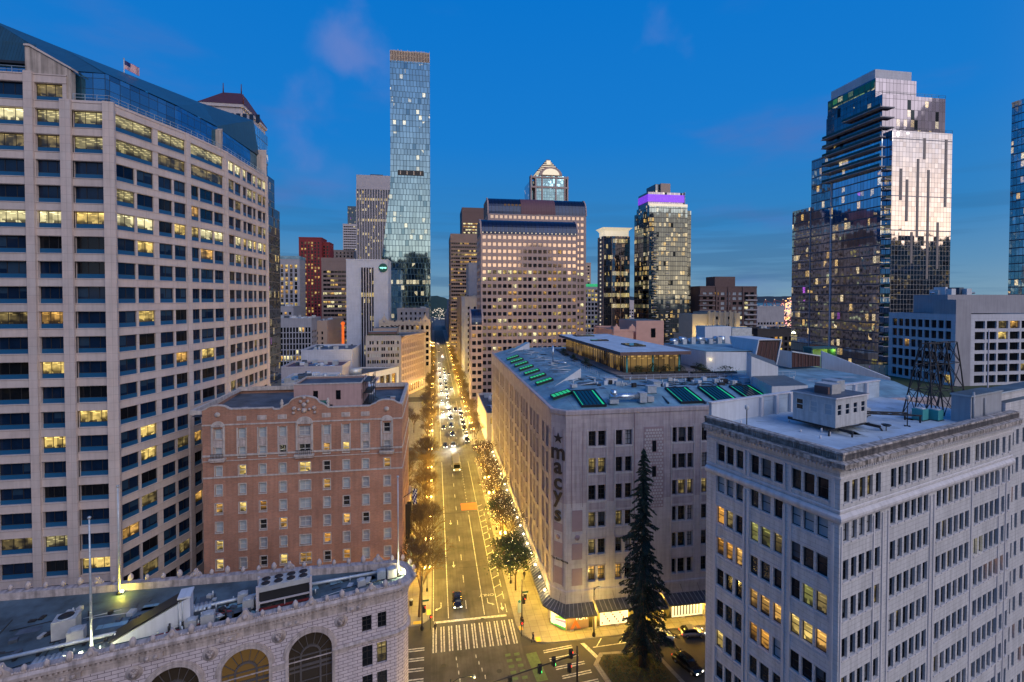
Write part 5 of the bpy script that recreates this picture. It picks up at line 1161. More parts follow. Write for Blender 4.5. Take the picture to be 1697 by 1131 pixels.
b = MB(); b.box(2.5, 3.9, -.7, .7, 0, 1.8, 'galv'); b.box(-3.3, -1.6, -.8, .8, 0, .7, 'galv'); b.box(4.2, 5.4, -.4, .4, 0, 1, 'machine_box'); part('housing', b, t)
for i, (x, y, a, c, d, lab) in enumerate(((36.6, 96.6, 2.6, 1.6, 1.7, 'white cube unit beside the terrace steps on the store roof'), (66, 93, 3, 1.6, 1.5, 'white box unit in front of the terrace rail, rightmost one'), (44.4, 92.4, 1.5, 3.2, 1.6, 'pale angular fan box in the middle of the store roof'), (41.5, 87.6, 1.8, 1.2, 1.5, 'small vent hood between the duct unit and the big skylights'))):
    t = thing('roof_unit', lab, 'roof unit', (x, y, 40.0)); b = MB(); b.box(-a / 2, a / 2, -c / 2, c / 2, .2, d, 'white_panel' if i < 2 else 'galv'); b.box(-a / 2 - .1, a / 2 + .1, -c / 2 - .1, c / 2 + .1, d, d + .1, 'galv'); part('cabinet', b, t)
    b = MB(); b.box(-a / 2, -a / 2 + .15, -c / 2, c / 2, 0, .2, 'black_metal'); b.box(a / 2 - .15, a / 2, -c / 2, c / 2, 0, .2, 'black_metal'); part('feet', b, t)
t = thing('vent_stack', 'tall thin vent pipe with a crooked foot near the terrace steps', 'vent pipe', (32.0, 128.0, 40.6)); b = MB(); pipe(b, [(3, -3, .5), (0, 0, .5), (0, 0, 5.0)], .22, 'duct_steel'); part('pipe', b, t); b = MB(); b.box(-.6, .6, -.6, .6, 0, .4, 'galv'); part('base', b, t)
b = MB()
for k in range(26): x = 38 + k * 1.15; b.bar((x, 96.5 - (k % 5), 40.66), (x + 1.2 + (k % 3), 94 - (k % 4) * 1.2, 40.66), .10, 'black_metal')
for k in range(3): b.bar((44 + 7 * k, 93, 40.66), (42.6 + 7 * k, 82.5, 39.2), .3, 'black_metal'); b.bar((45 + 7 * k, 92, 40.6), (49.8 + 7 * k, 82.0, 39.1), .5, 'roof_dark')
rq = random.Random(12)
for k in range(70):
    x, y = rq.uniform(27, 78), rq.uniform(90.5, 97.5); q = rq.random()
    if q < .4: b.obox((x, y, 40.61), (rq.uniform(.4, 1.5), rq.uniform(.3, 1), rq.uniform(.2, .9)), rq.choice([0, 0, 20]), rq.choice(['galv', 'machine_box', 'black_metal', 'white_panel']))
    elif q < .7: b.tube((x, y, 40.6), (x, y, 40.6 + rq.uniform(.4, 1.2)), .12, .12, 'galv', 6)
    else: b.bar((x, y, 40.75), (x + rq.uniform(-4, 4), y + rq.uniform(-2, 2), 40.75), .12, rq.choice(['galv', 'black_metal']))
for k in range(26):
    y = 95 + k * 2.9; b.bar((28.3 + rq.uniform(-1, 3), y, 40.65), (30 + rq.uniform(0, 5), y + rq.uniform(-1, 1), 40.65), .09, 'black_metal')
for k in range(18): b.tube((28 + rq.uniform(0, 8), 95 + k * 4, 40.6), (28 + rq.uniform(0, 8), 95 + k * 4, 41.2), .12, .12, 'galv', 6)
tag(single('cable_runs', b, 'dark cable runs and small vents scattered over the store roof', 'cable run'), kind='stuff')
for i, x in enumerate((64.6, 66.9)):
    plight((x, 107.9, 43.6), 26, (1, .72, .3), .1, 'wall_lamp_light')
# ================================================================ WHITE OFFICE BUILDING, right foreground
WB = thing('white_office_building', 'white glazed-brick office block with a stained cornice filling the right foreground', 'office building', (37.7, 39.4, 0), 17)
WL, WD = 37.2, 15.6; w = MB(); wins = []
z3 = [41.05 - 3.78 * k for k in range(11)]
lf = [(1.05, 2.15), (2.4, 3.5), (3.75, 4.75), (5.65, 6.65), (7.05, 8.2), (8.5, 9.5), (10.4, 11.4), (11.75, 12.75), (13.0, 14.05)]
fr = [(.6, 1.5), (1.95, 2.85), (3.2, 4.15), (4.5, 5.45), (6.0, 6.9), (8.75, 9.75), (10.15, 11.1), (11.45, 12.45), (12.8, 13.75), (14.1, 15.0), (15.35, 16.3)]
x = 18.1
for n_ in (6, 5):
    for k in range(n_): fr.append((x, x + .95)); x += 1.34
    x += .95
fr = fr + [(34.3, 35.1), (36.0, 36.6)]
facade(w, (0, 0), (WL, 0), 0, 42.9, [(z - 2.05, z, fr) for z in z3 if z > 4], .3, 'white_tile', wins, 'sash')
facade(w, (0, WD), (0, 0), 0, 42.9, [(z - 2.05, z, [(WD - b2, WD - a) for a, b2 in lf[::-1]]) for z in z3 if z > 4], .3, 'white_tile', wins, 'sash')
facade(w, (WL, 0), (WL, WD), 0, 42.9, [], .1, 'white_tile'); facade(w, (WL, WD), (0, WD), 0, 42.9, [], .1, 'white_tile')
part('wall', w, WB)
t_ = MB()
for gp in ((0.45, 5.0), (5.35, 9.9), (10.1, 14.4)):   # left face bays: shallow frames
    for z in z3[1:]:
        if z < 4: continue
        t_.box(-.06, 0, gp[0] + .35, gp[1] - .35, z - 2.55, z - 2.4, 'white_trim'); t_.box(-.05, 0, gp[0] + .35, gp[1] - .35, z - 3.55, z - 3.45, 'white_trim')
    for y in (gp[0], gp[1] - .3): t_.box(-.12, 0, y + .02, y + .28, 2, 36.9, 'white_trim'); t_.box(-.1, 0, y + .02, y + .28, 38.5, 41.3, 'white_trim')
for a, b2 in lf:
    for z in z3:
        if z > 4: t_.box(-.1, 0, a - .08, b2 + .08, z - 2.2, z - 2.05, 'white_trim')
for a, b2 in fr:
    for z in z3:
        if z > 4: t_.box(a - .08, b2 + .08, -.1, 0, z - 2.2, z - 2.05, 'white_trim')
for x in (.2, 5.6, 7.2, 8.2, 16.6, 17.4, 26.2, 33.4, 35.4): t_.box(x, x + .2, -.1, 0, 2, 36.9, 'white_trim')
part('trim', t_, WB)
ring = [(WL, WD), (0, WD), (0, 0), (WL, 0)][1:]
c_ = MB(); sweep(c_, ring, [(0, 41.3), (.1, 41.35), (.12, 41.55), (0, 41.6)], 'white_trim'); sweep(c_, ring, [(0, 37.15), (.2, 37.25), (.34, 37.55), (.34, 37.8), (.12, 38.0), (0, 38.05)], 'white_trim'); sweep(c_, ring, [(0, 38.2), (.1, 38.25), (.1, 38.4), (0, 38.45)], 'white_trim')
sweep(c_, ring, [(0, 42.2), (.25, 42.3), (.42, 42.55), (.85, 42.72)], 'white_trim')
part('string_courses', c_, WB)
c_ = MB(); sweep(c_, ring, [(.85, 42.72), (.95, 42.75), (.95, 43.2), (.55, 43.32), (.42, 43.34), (.45, 43.85), (.55, 43.95), (.5, 44.12), (-.3, 44.16)], 'stained_stone'); sweep(c_, ring, [(-.3, 44.16), (-.32, 43.1)], 'roof_white')
part('cornice', c_, WB)
b = MB()
for k in range(95): b.box(.2 + k * .39, .36 + k * .39, -.86, -.3, 42.45, 42.70, 'white_trim')
for k in range(39): b.box(-.86, -.3, .3 + k * .39, .46 + k * .39, 42.45, 42.70, 'white_trim')
for k in range(170): b.box(k * .22, k * .22 + .05, -.56, -.44, 43.36, 43.9, 'stained_stone')
for k in range(70): b.box(-.56, -.44, k * .22, k * .22 + .05, 43.36, 43.9, 'stained_stone')
part('dentils', b, WB)
b = MB(); b.poly([(.2, .2, 43.1), (WL, .2, 43.1), (WL, WD - .3, 43.1), (.2, WD - .3, 43.1)], 'roof_white'); rq = random.Random(3)
for k in range(26): b.obox((rq.uniform(2, 34), rq.uniform(1.5, 14), 43.103), (rq.uniform(.4, 3.2), rq.uniform(.3, 1.4), .012), rq.uniform(0, 180), rq.choice(['roof_stain', 'roof_stain', 'roof_white']))
for k in range(14): x, y = rq.uniform(3, 33), rq.uniform(1.5, 14); b.tube((x, y, 43.1), (x, y, 43.1 + rq.uniform(.2, .6)), .1, .1, 'white_trim', 8)
part('roof', b, WB)
b = MB(); b.box(.3, WL, WD - .35, WD, 43.05, 45.6, 'roof_white'); b.box(.2, WL, WD - .5, WD + .1, 45.6, 45.75, 'white_trim')
for k in range(9): b.box(9 + k * 3, 9.5 + k * 3, WD - .75, WD - .36, 43.1, 45.6, 'white_trim')
b.box(.3, 9, WD - .40, WD - .36, 43.1, 45.55, 'white_panel'); part('parapet', b, WB)
def wpick(rg, p, w_):
    u = w_[0][0] if w_[1] == 0 else -w_[0][1]; k = round((41.05 - 2.05 - w_[0][2]) / 3.78)
    if w_[1] != 0:
        i = min(range(9), key=lambda q: abs((lf[q][0] + lf[q][1]) / 2 + u))
        L1 = {(3, 7): 'lit_amber', (3, 8): 'lit_amber', (3, 6): 'lit_warm', (4, 0): 'lit_warm', (4, 1): 'lit_yellow', (4, 2): 'lit_yellow', (4, 3): 'lit_warm', (4, 4): 'lit_warm', (4, 5): 'lit_warm', (3, 1): 'lit_green', (3, 0): 'lit_dim', (2, 3): 'lit_dim', (2, 4): 'lit_green', (2, 5): 'lit_green', (6, 8): 'lit_yellow', (7, 0): 'lit_amber', (7, 1): 'lit_warm', (7, 2): 'lit_warm', (6, 2): 'lit_dim', (5, 3): 'blind', (5, 4): 'lit_amber', (5, 5): 'lit_amber', (6, 1): 'curtain', (1, 0): 'blind', (1, 1): 'blind', (1, 2): 'blind', (1, 8): 'blind', (1, 7): 'curtain', (1, 4): 'curtain', (2, 7): 'lit_dim', (2, 8): 'lit_amber', (8, 1): 'lit_warm', (8, 4): 'lit_dim'}
        return L1.get((k, i), rg.choice(['glass_dark', 'glass_room', 'shade_dark', 'shade_dark']))
    if k == 0 and 2 < u < 5: return 'lit_dim'
    if k == 3 and 25.8 < u < 29: return 'lit_pale'
    if k == 4 and 29.5 < u < 35.5: return 'lit_amber'
    if k == 1 and u < 6: return 'curtain' if rg.random() < .5 else 'glass_dark'
    if k == 1 and u < 17: return 'lit_green' if rg.random() < .3 else 'glass_dark'
    return rg.choice(['glass_dark'] * 4 + ['glass_room', 'curtain', 'lit_dim', 'shade_dark', 'shade_dark', 'shade_dark'])
place_windows(WB, wins, wpick)
def BW(x, y, z=43.11):
    a = R(17); return (37.7 + x * math.cos(a) - y * math.sin(a), 39.4 + x * math.sin(a) + y * math.cos(a), z)
PH = thing('roof_penthouse', 'small square white penthouse with windows raised on black beams over the white office roof', 'penthouse', BW(12.2, 8.2), 17)
w = MB(); wins = []
for p0, p1, n_ in (((-3.1, -2.5), (3.1, -2.5), 4), ((3.1, -2.5), (3.1, 2.5), 3), ((3.1, 2.5), (-3.1, 2.5), 3), ((-3.1, 2.5), (-3.1, -2.5), 3)):
    l = math.hypot(p1[0] - p0[0], p1[1] - p0[1]); facade(w, p0, p1, .7, 4.0, [(2.0, 3.35, [(l / n_ * k + l / n_ * .22, l / n_ * (k + 1) - l / n_ * .22) for k in range(n_)])], .08, 'machine_white', wins, 'sashw')
w.poly([(-3.1, -2.5, .7), (-3.1, 2.5, .7), (3.1, 2.5, .7), (3.1, -2.5, .7)], 'black_metal'); part('wall', w, PH)
b = MB(); b.box(-3.3, 3.3, -2.7, 2.7, 4.0, 4.15, 'white_trim', 'roof_dark'); part('roof', b, PH)
b = MB(); b.box(-1.6, .2, -1.2, .8, 4.16, 5.3, 'machine_box'); b.box(.4, 2.0, -.6, 1.2, 4.16, 5.5, 'galv'); b.box(-2.0, -1.65, -1, .6, 4.16, 5.0, 'brown_dark'); part('roof_machine', b, PH)
b = MB()
for x in (-2.6, 2.8): b.box(x - .12, x + .12, -4.1, 3.4, .4, .7, 'black_metal')
b.bar((-2.6, -4, .5), (-2.6, -4, 0), .16, 'black_metal'); b.bar((2.8, -4, .5), (3.4, -4, 0), .16, 'black_metal'); b.bar((-4.4, -2.6, .6), (3.4, -2.6, .6), .16, 'black_metal'); b.bar((-4.4, -2.6, .6), (-4.5, -2.6, -.0), .16, 'black_metal')
part('support_beams', b, PH)
place_windows(PH, wins, lambda rg, p, w_: rg.choice(['glass_green', 'glass_dark', 'blind', 'glass_blue']))
b = MB()
for y0, y1 in ((5.0, 10.2), (3.4, 9.0)): b.bar((12.2, y1, .9), (19.5, y0, .9), .22, 'black_metal')
for k in range(7): x = 12.5 + k; b.bar((x, 9.9 - k * .8, .95), (x + .3, 8.4 - k * .8, .95), .12, 'black_metal')
for x, y in ((12.3, 9.6), (19.4, 5.1), (19.4, 3.5), (12.3, 8.6)): b.bar((x, y, .9), (x, y, 0), .18, 'black_metal')
single('steel_frame', b, 'low black steel dunnage frame lying across the white office roof', 'steel frame', BW(4.4, 0.6), 17)
def antenna(label, loc, h, r_=.06):
    t = thing('roof_antenna', label, 'antenna', loc); b = MB(); b.tube((0, 0, 0), (0, 0, h), r_, r_, 'black_metal', 6); b.bar((-.4, 0, .02), (.4, 0, .02), .1, 'black_metal'); b.bar((0, -.4, .02), (0, .4, .02), .1, 'black_metal'); part('mast', b, t)
    b = MB(); b.lathe((0, 0, h), [(.05, 0), (.2, .05), (.24, .3), (.2, .5), (.05, .55)], 'white_frame', 10); part('drum', b, t)
antenna('antenna with a white drum near the left parapet of the white office roof', BW(2.0, 11.6), 2.3); antenna('antenna with a white globe in the middle of the white office roof', BW(20.6, 4.0), 3.2)
t = thing('satellite_dish', 'small round dish lying low on the white office roof', 'satellite dish', BW(16.0, 4.0)); b = MB(); b.lathe((0, 0, .5), [(.05, 0), (.35, .05), (.5, .2), (.5, .24), (.3, .12)], 'black_metal', 14); part('dish', b, t); b = MB(); b.tube((0, 0, 0), (0, 0, .5), .05, .05, 'black_metal', 6); part('stand', b, t)
for i, (x, y, s, m) in enumerate(((16.6, 10.6, 1.0, 'machine_box'), (18.2, 11.2, 1.15, 'black_metal'), (19.8, 11.7, 1.1, 'black_metal'), (20.6, 9.0, .9, 'machine_box'), (21.9, 9.3, .9, 'machine_box'), (25.6, 4.9, 1.3, 'teal_box'), (27.3, 4.0, 1.2, 'teal_box'))):
    condenser('roof_condenser', ('tan', 'left dark', 'right dark', 'left beige', 'right beige', 'far teal', 'near teal')[i] + (' condenser in the row behind the small penthouse', ' condenser in the row behind the small penthouse', ' condenser in the row behind the small penthouse', ' condenser of the pair near the steel frame', ' condenser of the pair near the steel frame', ' machine under the lattice sign frame', ' machine under the lattice sign frame')[i], BW(x, y), 17, s, m)
t = thing('roof_block', 'blank grey raised block at the right end of the white office roof', 'stair block', BW(28.7, 1.1), 17); b = MB(); b.box(0, 8.4, 0, 1.9, 0, 3.3, 'grey_panel'); b.box(-.12, 8.5, -.12, 2.0, 3.3, 3.5, 'galv', 'roof_grey'); part('wall', b, t); b = MB(); b.tube((3.4, -.12, 0), (3.4, -.12, 2.9), .09, .09, 'machine_box', 8); b.tube((0.4, -.12, 0), (.4, -.12, 3.9), .12, .12, 'machine_box', 8); b.tube((.4, -.12, .2), (-1.5, -.2, .2), .1, .1, 'machine_box', 8); part('pipes', b, t)
# lattice sign frame
lt = thing('lattice_frame', 'rusty black lattice steel frame for a vanished rooftop sign on the white office roof', 'sign frame', BW(27.6, 4.5), 17)
nodes = []; b = MB()
for j, (z, yo) in enumerate(((0, 0), (3.2, .4), (6.6, .8), (9.4, 1.2))):
    nodes.append([((k * 3.1 + (j * .6 if k == 0 else 0)) , yo * s, z) for k in range(4) for s in (1,)])
back = [[(x, 3.2 - y * .9, z) for x, y, z in row] for row in nodes]
for grid_ in (nodes, back):
    for j in range(3):
        for k in range(4):
            b.bar(grid_[j][k], grid_[j + 1][k], .15, 'black_metal')
            if k < 3: b.bar(grid_[j][k], grid_[j + 1][k + 1], .08, 'black_metal'); b.bar(grid_[j][k + 1], grid_[j + 1][k], .08, 'black_metal')
    for j in range(1, 4):
        for k in range(3): b.bar(grid_[j][k], grid_[j][k + 1], .1, 'black_metal')
for j in range(1, 4):
    for k in range(4): b.bar(nodes[j][k], back[j][k], .09, 'black_metal'); b.bar(nodes[j - 1][k], back[j][k], .07, 'black_metal')
part('lattice', b, lt)
# neighbour beyond the right end of the white block
NB = thing('white_brick_neighbour', 'taller white brick building with a stepped parapet adjoining the right end of the white office', 'building', BW(37.4, .8, 0), 17)
w = MB(); wins = []
facade(w, (0, 0), (22, 0), 0, 44.9, [(z - 2.05, z, [(.25, .95), (1.9, 2.7), (3.4, 4.2), (5.4, 6.4), (7, 8)]) for z in z3 if z > 4], .3, 'white_tile', wins, 'sash'); facade(w, (0, 3), (0, 0), 0, 44.9, [], .3, 'white_tile')
w.box(.8, 22, .9, 2.8, 44.91, 45.9, 'white_tile', 'roof_grey'); w.poly([(0, 0, 44.9), (22, 0, 44.9), (22, 3, 44.9), (0, 3, 44.9)], 'roof_grey'); w.box(.6, 22, .7, 3, 45.9, 46.1, 'roof_white', 'roof_grey'); part('wall', w, NB)
place_windows(NB, wins, lambda rg, p, w_: rg.choice(['glass_dark'] * 5 + ['lit_amber', 'glass_room']))
# ================================================================ THE REST OF DOWNTOWN
TY = math.tan
def fx(px, Y): return Y * math.tan(math.atan((px - 848.5) / 795) + YAW)       # metres across at a bearing and distance down the avenue
def fz(px, py, Y):
    a = math.atan((px - 848.5) / 795); d = Y / math.cos(a + YAW) * math.cos(a); return CZ + (495 - py) / 795 * d
def shell(b, x0, x1, y0, y1, z0, z1, m, top='roof_dark', side=None):
    b.poly([(x0, y0, z0), (x1, y0, z0), (x1, y0, z1), (x0, y0, z1)], m); s = side or m
    b.poly([(x1, y0, z0), (x1, y1, z0), (x1, y1, z1), (x1, y0, z1)], s); b.poly([(x1, y1, z0), (x0, y1, z0), (x0, y1, z1), (x1, y1, z1)], s); b.poly([(x0, y1, z0), (x0, y0, z0), (x0, y0, z1), (x0, y1, z1)], s)
    b.poly([(x0, y0, z1), (x1, y0, z1), (x1, y1, z1), (x0, y1, z1)], top)
def hvac(t, x0, x1, y0, y1, z, n, seed, name='roof_plant', mats=('galv', 'machine_box', 'white_panel', 'roof_dark', 'teal_box')):
    r_ = random.Random(seed); b = MB()
    for i in range(n):
        sx, sy, h = r_.uniform(.8, 3.4), r_.uniform(.8, 3), r_.uniform(.6, 2.4); x, y = r_.uniform(x0 + sx, x1 - sx), r_.uniform(y0 + sy, y1 - sy)
        k = r_.random(); m = r_.choice(mats[:4])
        if k < .6: b.obox((x, y, z), (sx, sy, h), r_.choice([0, 0, 12]), m)
        elif k < .8: b.tube((x, y, z), (x, y, z + h), sx * .3, sx * .3, m, 10)
        else: b.tube((x - sx, y, z + .6), (x + sx, y, z + .6), .3, .3, 'duct_steel', 8)
    part(name, b, t, kind='stuff')
def ring_par(b, x0, x1, y0, y1, z, h, m, w=.4):
    b.box(x0, x1, y0, y0 + w, z, z + h, m); b.box(x0, x1, y1 - w, y1, z, z + h, m); b.box(x0, x0 + w, y0 + w, y1 - w, z, z + h, m); b.box(x1 - w, x1, y0 + w, y1 - w, z, z + h, m)
def block(name, label, px0, px1, py, Y, D, wall, cat='building', fspec=None, sspec=None, side='R', pick=None, par=1.0, top='roof_dark', n=100, plant=6, kind='tiny', seed=1, X=None, H=None, parwall=None, rev=.3):
    X0, X1 = X or (fx(px0, Y), fx(px1, Y)); H = H or fz((px0 + px1) / 2, py, Y)
    t = thing(name, label, cat, (X0, Y, 0)); W = X1 - X0; b = MB(); wins = []
    def face(p0, p1, spec):
        l = math.hypot(p1[0] - p0[0], p1[1] - p0[1])
        if spec is None: facade(b, p0, p1, 0, H, [], .1, wall)
        elif isinstance(spec, str): facade(b, p0, p1, 0, H, [], .1, spec)
        else: facade(b, p0, p1, 0, H, grid(l, *spec[:6], **spec[6]), rev, wall, wins, kind)
    face((0, 0), (W, 0), fspec); face((W, 0), (W, D), sspec if side == 'R' else None); face((W, D), (0, D), None); face((0, D), (0, 0), sspec if side == 'L' else None)
    b.poly([(0, 0, H - .9), (W, 0, H - .9), (W, D, H - .9), (0, D, H - .9)], top); part('wall', b, t)
    b = MB(); ring_par(b, -.15, W + .15, -.15, D + .15, H - .8, par, parwall or wall); part('parapet', b, t)
    if plant: hvac(t, .5, W - .5, 1, D - 1, H - .9, plant, seed)
    if wins: place_windows(t, wins, pick or picker(), n)
    return t, W, H
# --- hip-roofed tower behind the curved office
t = thing('hip_roof_tower', 'stepped glass and stone tower with a red-brown hipped roof behind the cream office', 'tower', (-76, 168, 0))
b = MB(); x1 = 76 + fx(444, 192); x2 = 76 + fx(451, 194)
shell(b, 0, x1 - 1.6, 0, 30, 0, 110, 'cg_blue', 'grey_conc'); shell(b, x1 - 1.6, x2, 3, 30, 0, 104, 'cg_steel', 'grey_conc', 'cg_blue'); shell(b, x2, x2 + 1.8, 6, 30, 0, 92, 'cg_blue', 'grey_conc')
shell(b, x1 - 4, x1 - 1.5, -.6, 0, 40, 104, 'cg_steel', 'grey_conc'); part('wall', b, t)
b = MB()
for z in range(20, 111, 9): b.box(-.1, x1 - 1.4, -.3, .0, z, z + .8, 'pale_conc'); b.box(x1 - 1.7, x2 + .2, 2.7, 3, z, z + .8, 'pale_conc'); b.box(x2, x2 + 2, 5.7, 6, z, z + .8, 'pale_conc')
for x in (2, 8, 14, x1 - 5): b.box(x, x + 1, -.4, 0, 0, 110, 'pale_conc')
for x in (x1 - 1.7, x2 - .1): b.box(x, x + .5, 2.5, 3, 0, 105, 'pale_conc')
part('stone_bands', b, t)
b = MB(); ux0, ux1 = 76 + fx(336, 172), 76 + fx(405, 172); zt = 122.5
shell(b, ux0, ux1, 4, 26, 108, zt - 1, 'pale_conc', 'roof_dark'); b.box(ux0 - .5, ux1 + .5, 3.5, 26.5, zt - 1, zt, 'pale_conc')
for k in range(9): b.box(ux0 + 1 + k * 2, ux0 + 2.2 + k * 2, 3.7, 4, 116.8, 119.5, 'glass_blue')
b.box(ux1, ux1 + 1.5, 8, 24, 108, 118.5, 'cg_teal'); part('upper_storeys', b, t)
cx_, w2 = (ux0 + ux1) / 2, (ux1 - ux0) / 2 + .6; b = MB(); ap = [(cx_ - 3.0, 13, zt + 7.2), (cx_ + 3.0, 13, zt + 7.2), (cx_ + 3.0, 17, zt + 7.2), (cx_ - 3.0, 17, zt + 7.2)]; bs = [(cx_ - w2, 3.4, zt), (cx_ + w2, 3.4, zt), (cx_ + w2, 26.6, zt), (cx_ - w2, 26.6, zt)]
b.mesh(bs + ap, [(0, 1, 5, 4), (1, 2, 6, 5), (2, 3, 7, 6), (3, 0, 4, 7), (4, 5, 6, 7)], 'copper_roof'); part('hipped_roof', b, t)
for x, z in ((cx_ - 2.9, zt + 7.2), (cx_ + 2.9, zt + 7.2), (cx_ + w2, zt)): b = MB(); b.tube((x, 13 if z > zt else 3.4, z), (x, 13 if z > zt else 3.4, z + 3.2), .22, .12, 'copper_roof', 6); part('spike', b, t)
# --- left background
GZ = lambda z0, nf, fh, wh, bay, ww, **k: (z0, nf, fh, wh, bay, ww, k)
block('hotel_slab', 'pale hotel slab with dark vertical window stripes beside the red tower', 446, 497, 428, 420, 18, 'grey_conc', fspec=GZ(10, 22, 3.5, 2.9, 3.6, 2.0), sspec=GZ(10, 22, 3.5, 1.2, 4, 1.0), pick=picker(.38, ('lit_yellow', 'lit_warm')), plant=3, par=2.6, parwall='roof_blue')
block('red_tower', 'deep red residential tower with rows of recessed windows', 496, 534, 394, 520, 24, 'red_tower', fspec=GZ(12, 33, 3.2, 2.2, 3.2, 1.7), sspec=GZ(12, 33, 3.2, 2.2, 3.2, 1.5), pick=picker(.36, ('lit_warm', 'lit_dim', 'lit_yellow')), plant=0, parwall='red_tower')
block('red_tower_wing', 'slightly lower right wing of the deep red tower', 534.3, 547, 402, 526, 20, 'red_tower', fspec=GZ(12, 32, 3.2, 2.2, 3.2, 1.7), pick=picker(.3, ('lit_warm', 'lit_dim')), plant=0, cat='tower wing')
block('brown_office', 'brown banded office block with long lit storeys left of the white slab', 533, 600, 432, 430, 22, 'brown_conc', fspec=GZ(10, 20, 3.7, 1.9, 3.0, 2.85), pick=picker(.2, rows={18: .2, 17: .25, 16: .85, 14: .6, 13: .6, 12: .4, 8: .35, 5: .5, 2: .4, 1: .5}), plant=4, par=3, X=(fx(533, 430), fx(581, 430)))
block('beige_block', 'small beige block with a low gable above the brown office', 549, 587, 415, 620, 20, 'tan_conc', fspec=GZ(80, 10, 4.2, 2.4, 4.4, 1.8), pick=picker(.15), plant=0)
block('pale_tower', 'distant pale striped tower between the beige block and the black-striped tower', 569, 594, 372, 800, 30, 'pale_conc', fspec=GZ(60, 30, 4.0, 1.9, 3.0, 2.8), pick=picker(.15, ('lit_pale',)), plant=0)
block('black_tower', 'distant dark glass tower rising above the pale striped one', 577, 596, 343, 900, 40, 'cg_blue', plant=0)
t = thing('striped_tower', 'tall black tower with white vertical fins and a blank pale top band', 'tower', (fx(592, 560), 560, 0)); W = fx(652, 560) - fx(592, 560)
b = MB(); shell(b, .6, W, .9, 40, 0, 182, 'cg_dark', 'roof_dark'); part('wall', b, t)
b = MB(); b.box(-.1, W + .1, -.1, 40, 181, 197, 'pale_conc', 'roof_dark'); b.box(14, 28, 8, 20, 197, 200, 'roof_dark'); part('top_band', b, t)
for k in range(15): b = MB(); b.box(k * W / 14 - .55, k * W / 14 + .55, 0, 1.0, 0, 181, 'pale_conc'); part('fin', b, t)
t = thing('glass_skyscraper', 'tallest glass skyscraper, sheer on the right and flaring out low down on the left', 'skyscraper', (0, 400, 0))
def gx(px): return fx(px, 400)
zz = lambda py: fz(680, py, 400)
b = MB(); xr = gx(713.5); pf = [(gx(633) - .3, 0), (gx(633), zz(432)), (gx(636), zz(405)), (gx(647.6), zz(315)), (gx(648.2), zz(250)), (gx(648.2), zz(106))]
for (xa_, za), (xb, zb) in zip(pf, pf[1:]): b.poly([(xa_, 0, za), (xr, 0, za), (xr, 0, zb), (xb, 0, zb)], 'cg_rainier'); b.poly([(xa_, 40, za), (xa_, 0, za), (xb, 0, zb), (xb, 40, zb)], 'cg_rainier')
b.poly([(xr, 0, 0), (xr, 36, 0), (xr, 36, zz(106)), (xr, 0, zz(106))], 'cg_steel'); b.poly([(gx(633), 40, 0), (xr, 36, 0), (xr, 36, zz(106)), (gx(648), 40, zz(106))], 'cg_rainier'); part('glass_wall', b, t)
b = MB(); b.box(gx(648.2) + .1, xr - .1, .2, 38, zz(106), zz(90), 'cream_stone'); r_ = random.Random(2)
for k in range(26):
    x = gx(648.2) + .3 + k * (xr - gx(648.2) - .6) / 25; b.box(x - .22, x + .22, -.5, .1, zz(106) - r_.uniform(0, 1), zz(88.5) - r_.uniform(0, 1.2), 'cream_stone')
    if k < 25: b.box(x + .35, x + .8, -.02, .15, zz(105), zz(98) + r_.uniform(-1, 1), 'brown_dark'); b.box(x + .35, x + .8, -.02, .15, zz(96.5), zz(90.5) - r_.uniform(0, 1), 'brown_dark')
part('crown', b, t)
b = MB(); b.box(gx(660), gx(703), -.15, .1, zz(292.5), zz(284), 'black_metal')
for k in range(4): b.box(gx(664 + k * 11), gx(665.5 + k * 11), -.22, -.15, zz(291), zz(285), 'cream_stone')
part('louvre_band', b, t)
t, W, H = block('white_slab', 'white windowless slab with a dark central window slot and a round green sign', 574, 643.5, 430, 330, 22, 'white_conc', plant=2, par=.8)
b = MB(); xs = [24 / 69.5 * W, 46 / 69.5 * W]; b.box(xs[0], xs[1], -.12, .05, 12, H - 5.5, 'cg_dark')
for k in range(6): x = xs[0] + (xs[1] - xs[0]) * k / 5; b.box(x - .28, x + .28, -.5, -.1, 12, H - 5.5, 'white_conc' if k in (0, 5) else 'pale_conc')
part('window_slot', b, t)
b = MB(); b.tube((W * .88, -.5, H - 5.6), (W * .88, 0, H - 5.6), 2.9, 2.9, 'sign_green', 24, False); part('sign', b, t)
o = part('sign_lettering', text_mesh('wpne', 2.0, 'sign_glow', .05, offset=.03), t); o.location = (W * .88, -.55, H - 6.1); o.rotation_euler = (R(90), 0, 0)
block('cobb_block', 'small grey stone block peeping above the cream gabled building', 658, 711, 512, 345, 18, 'grey_conc', fspec=GZ(36, 4, 3.7, 1.8, 3.2, 1.2), pick=picker(.1), plant=5, par=1.2)
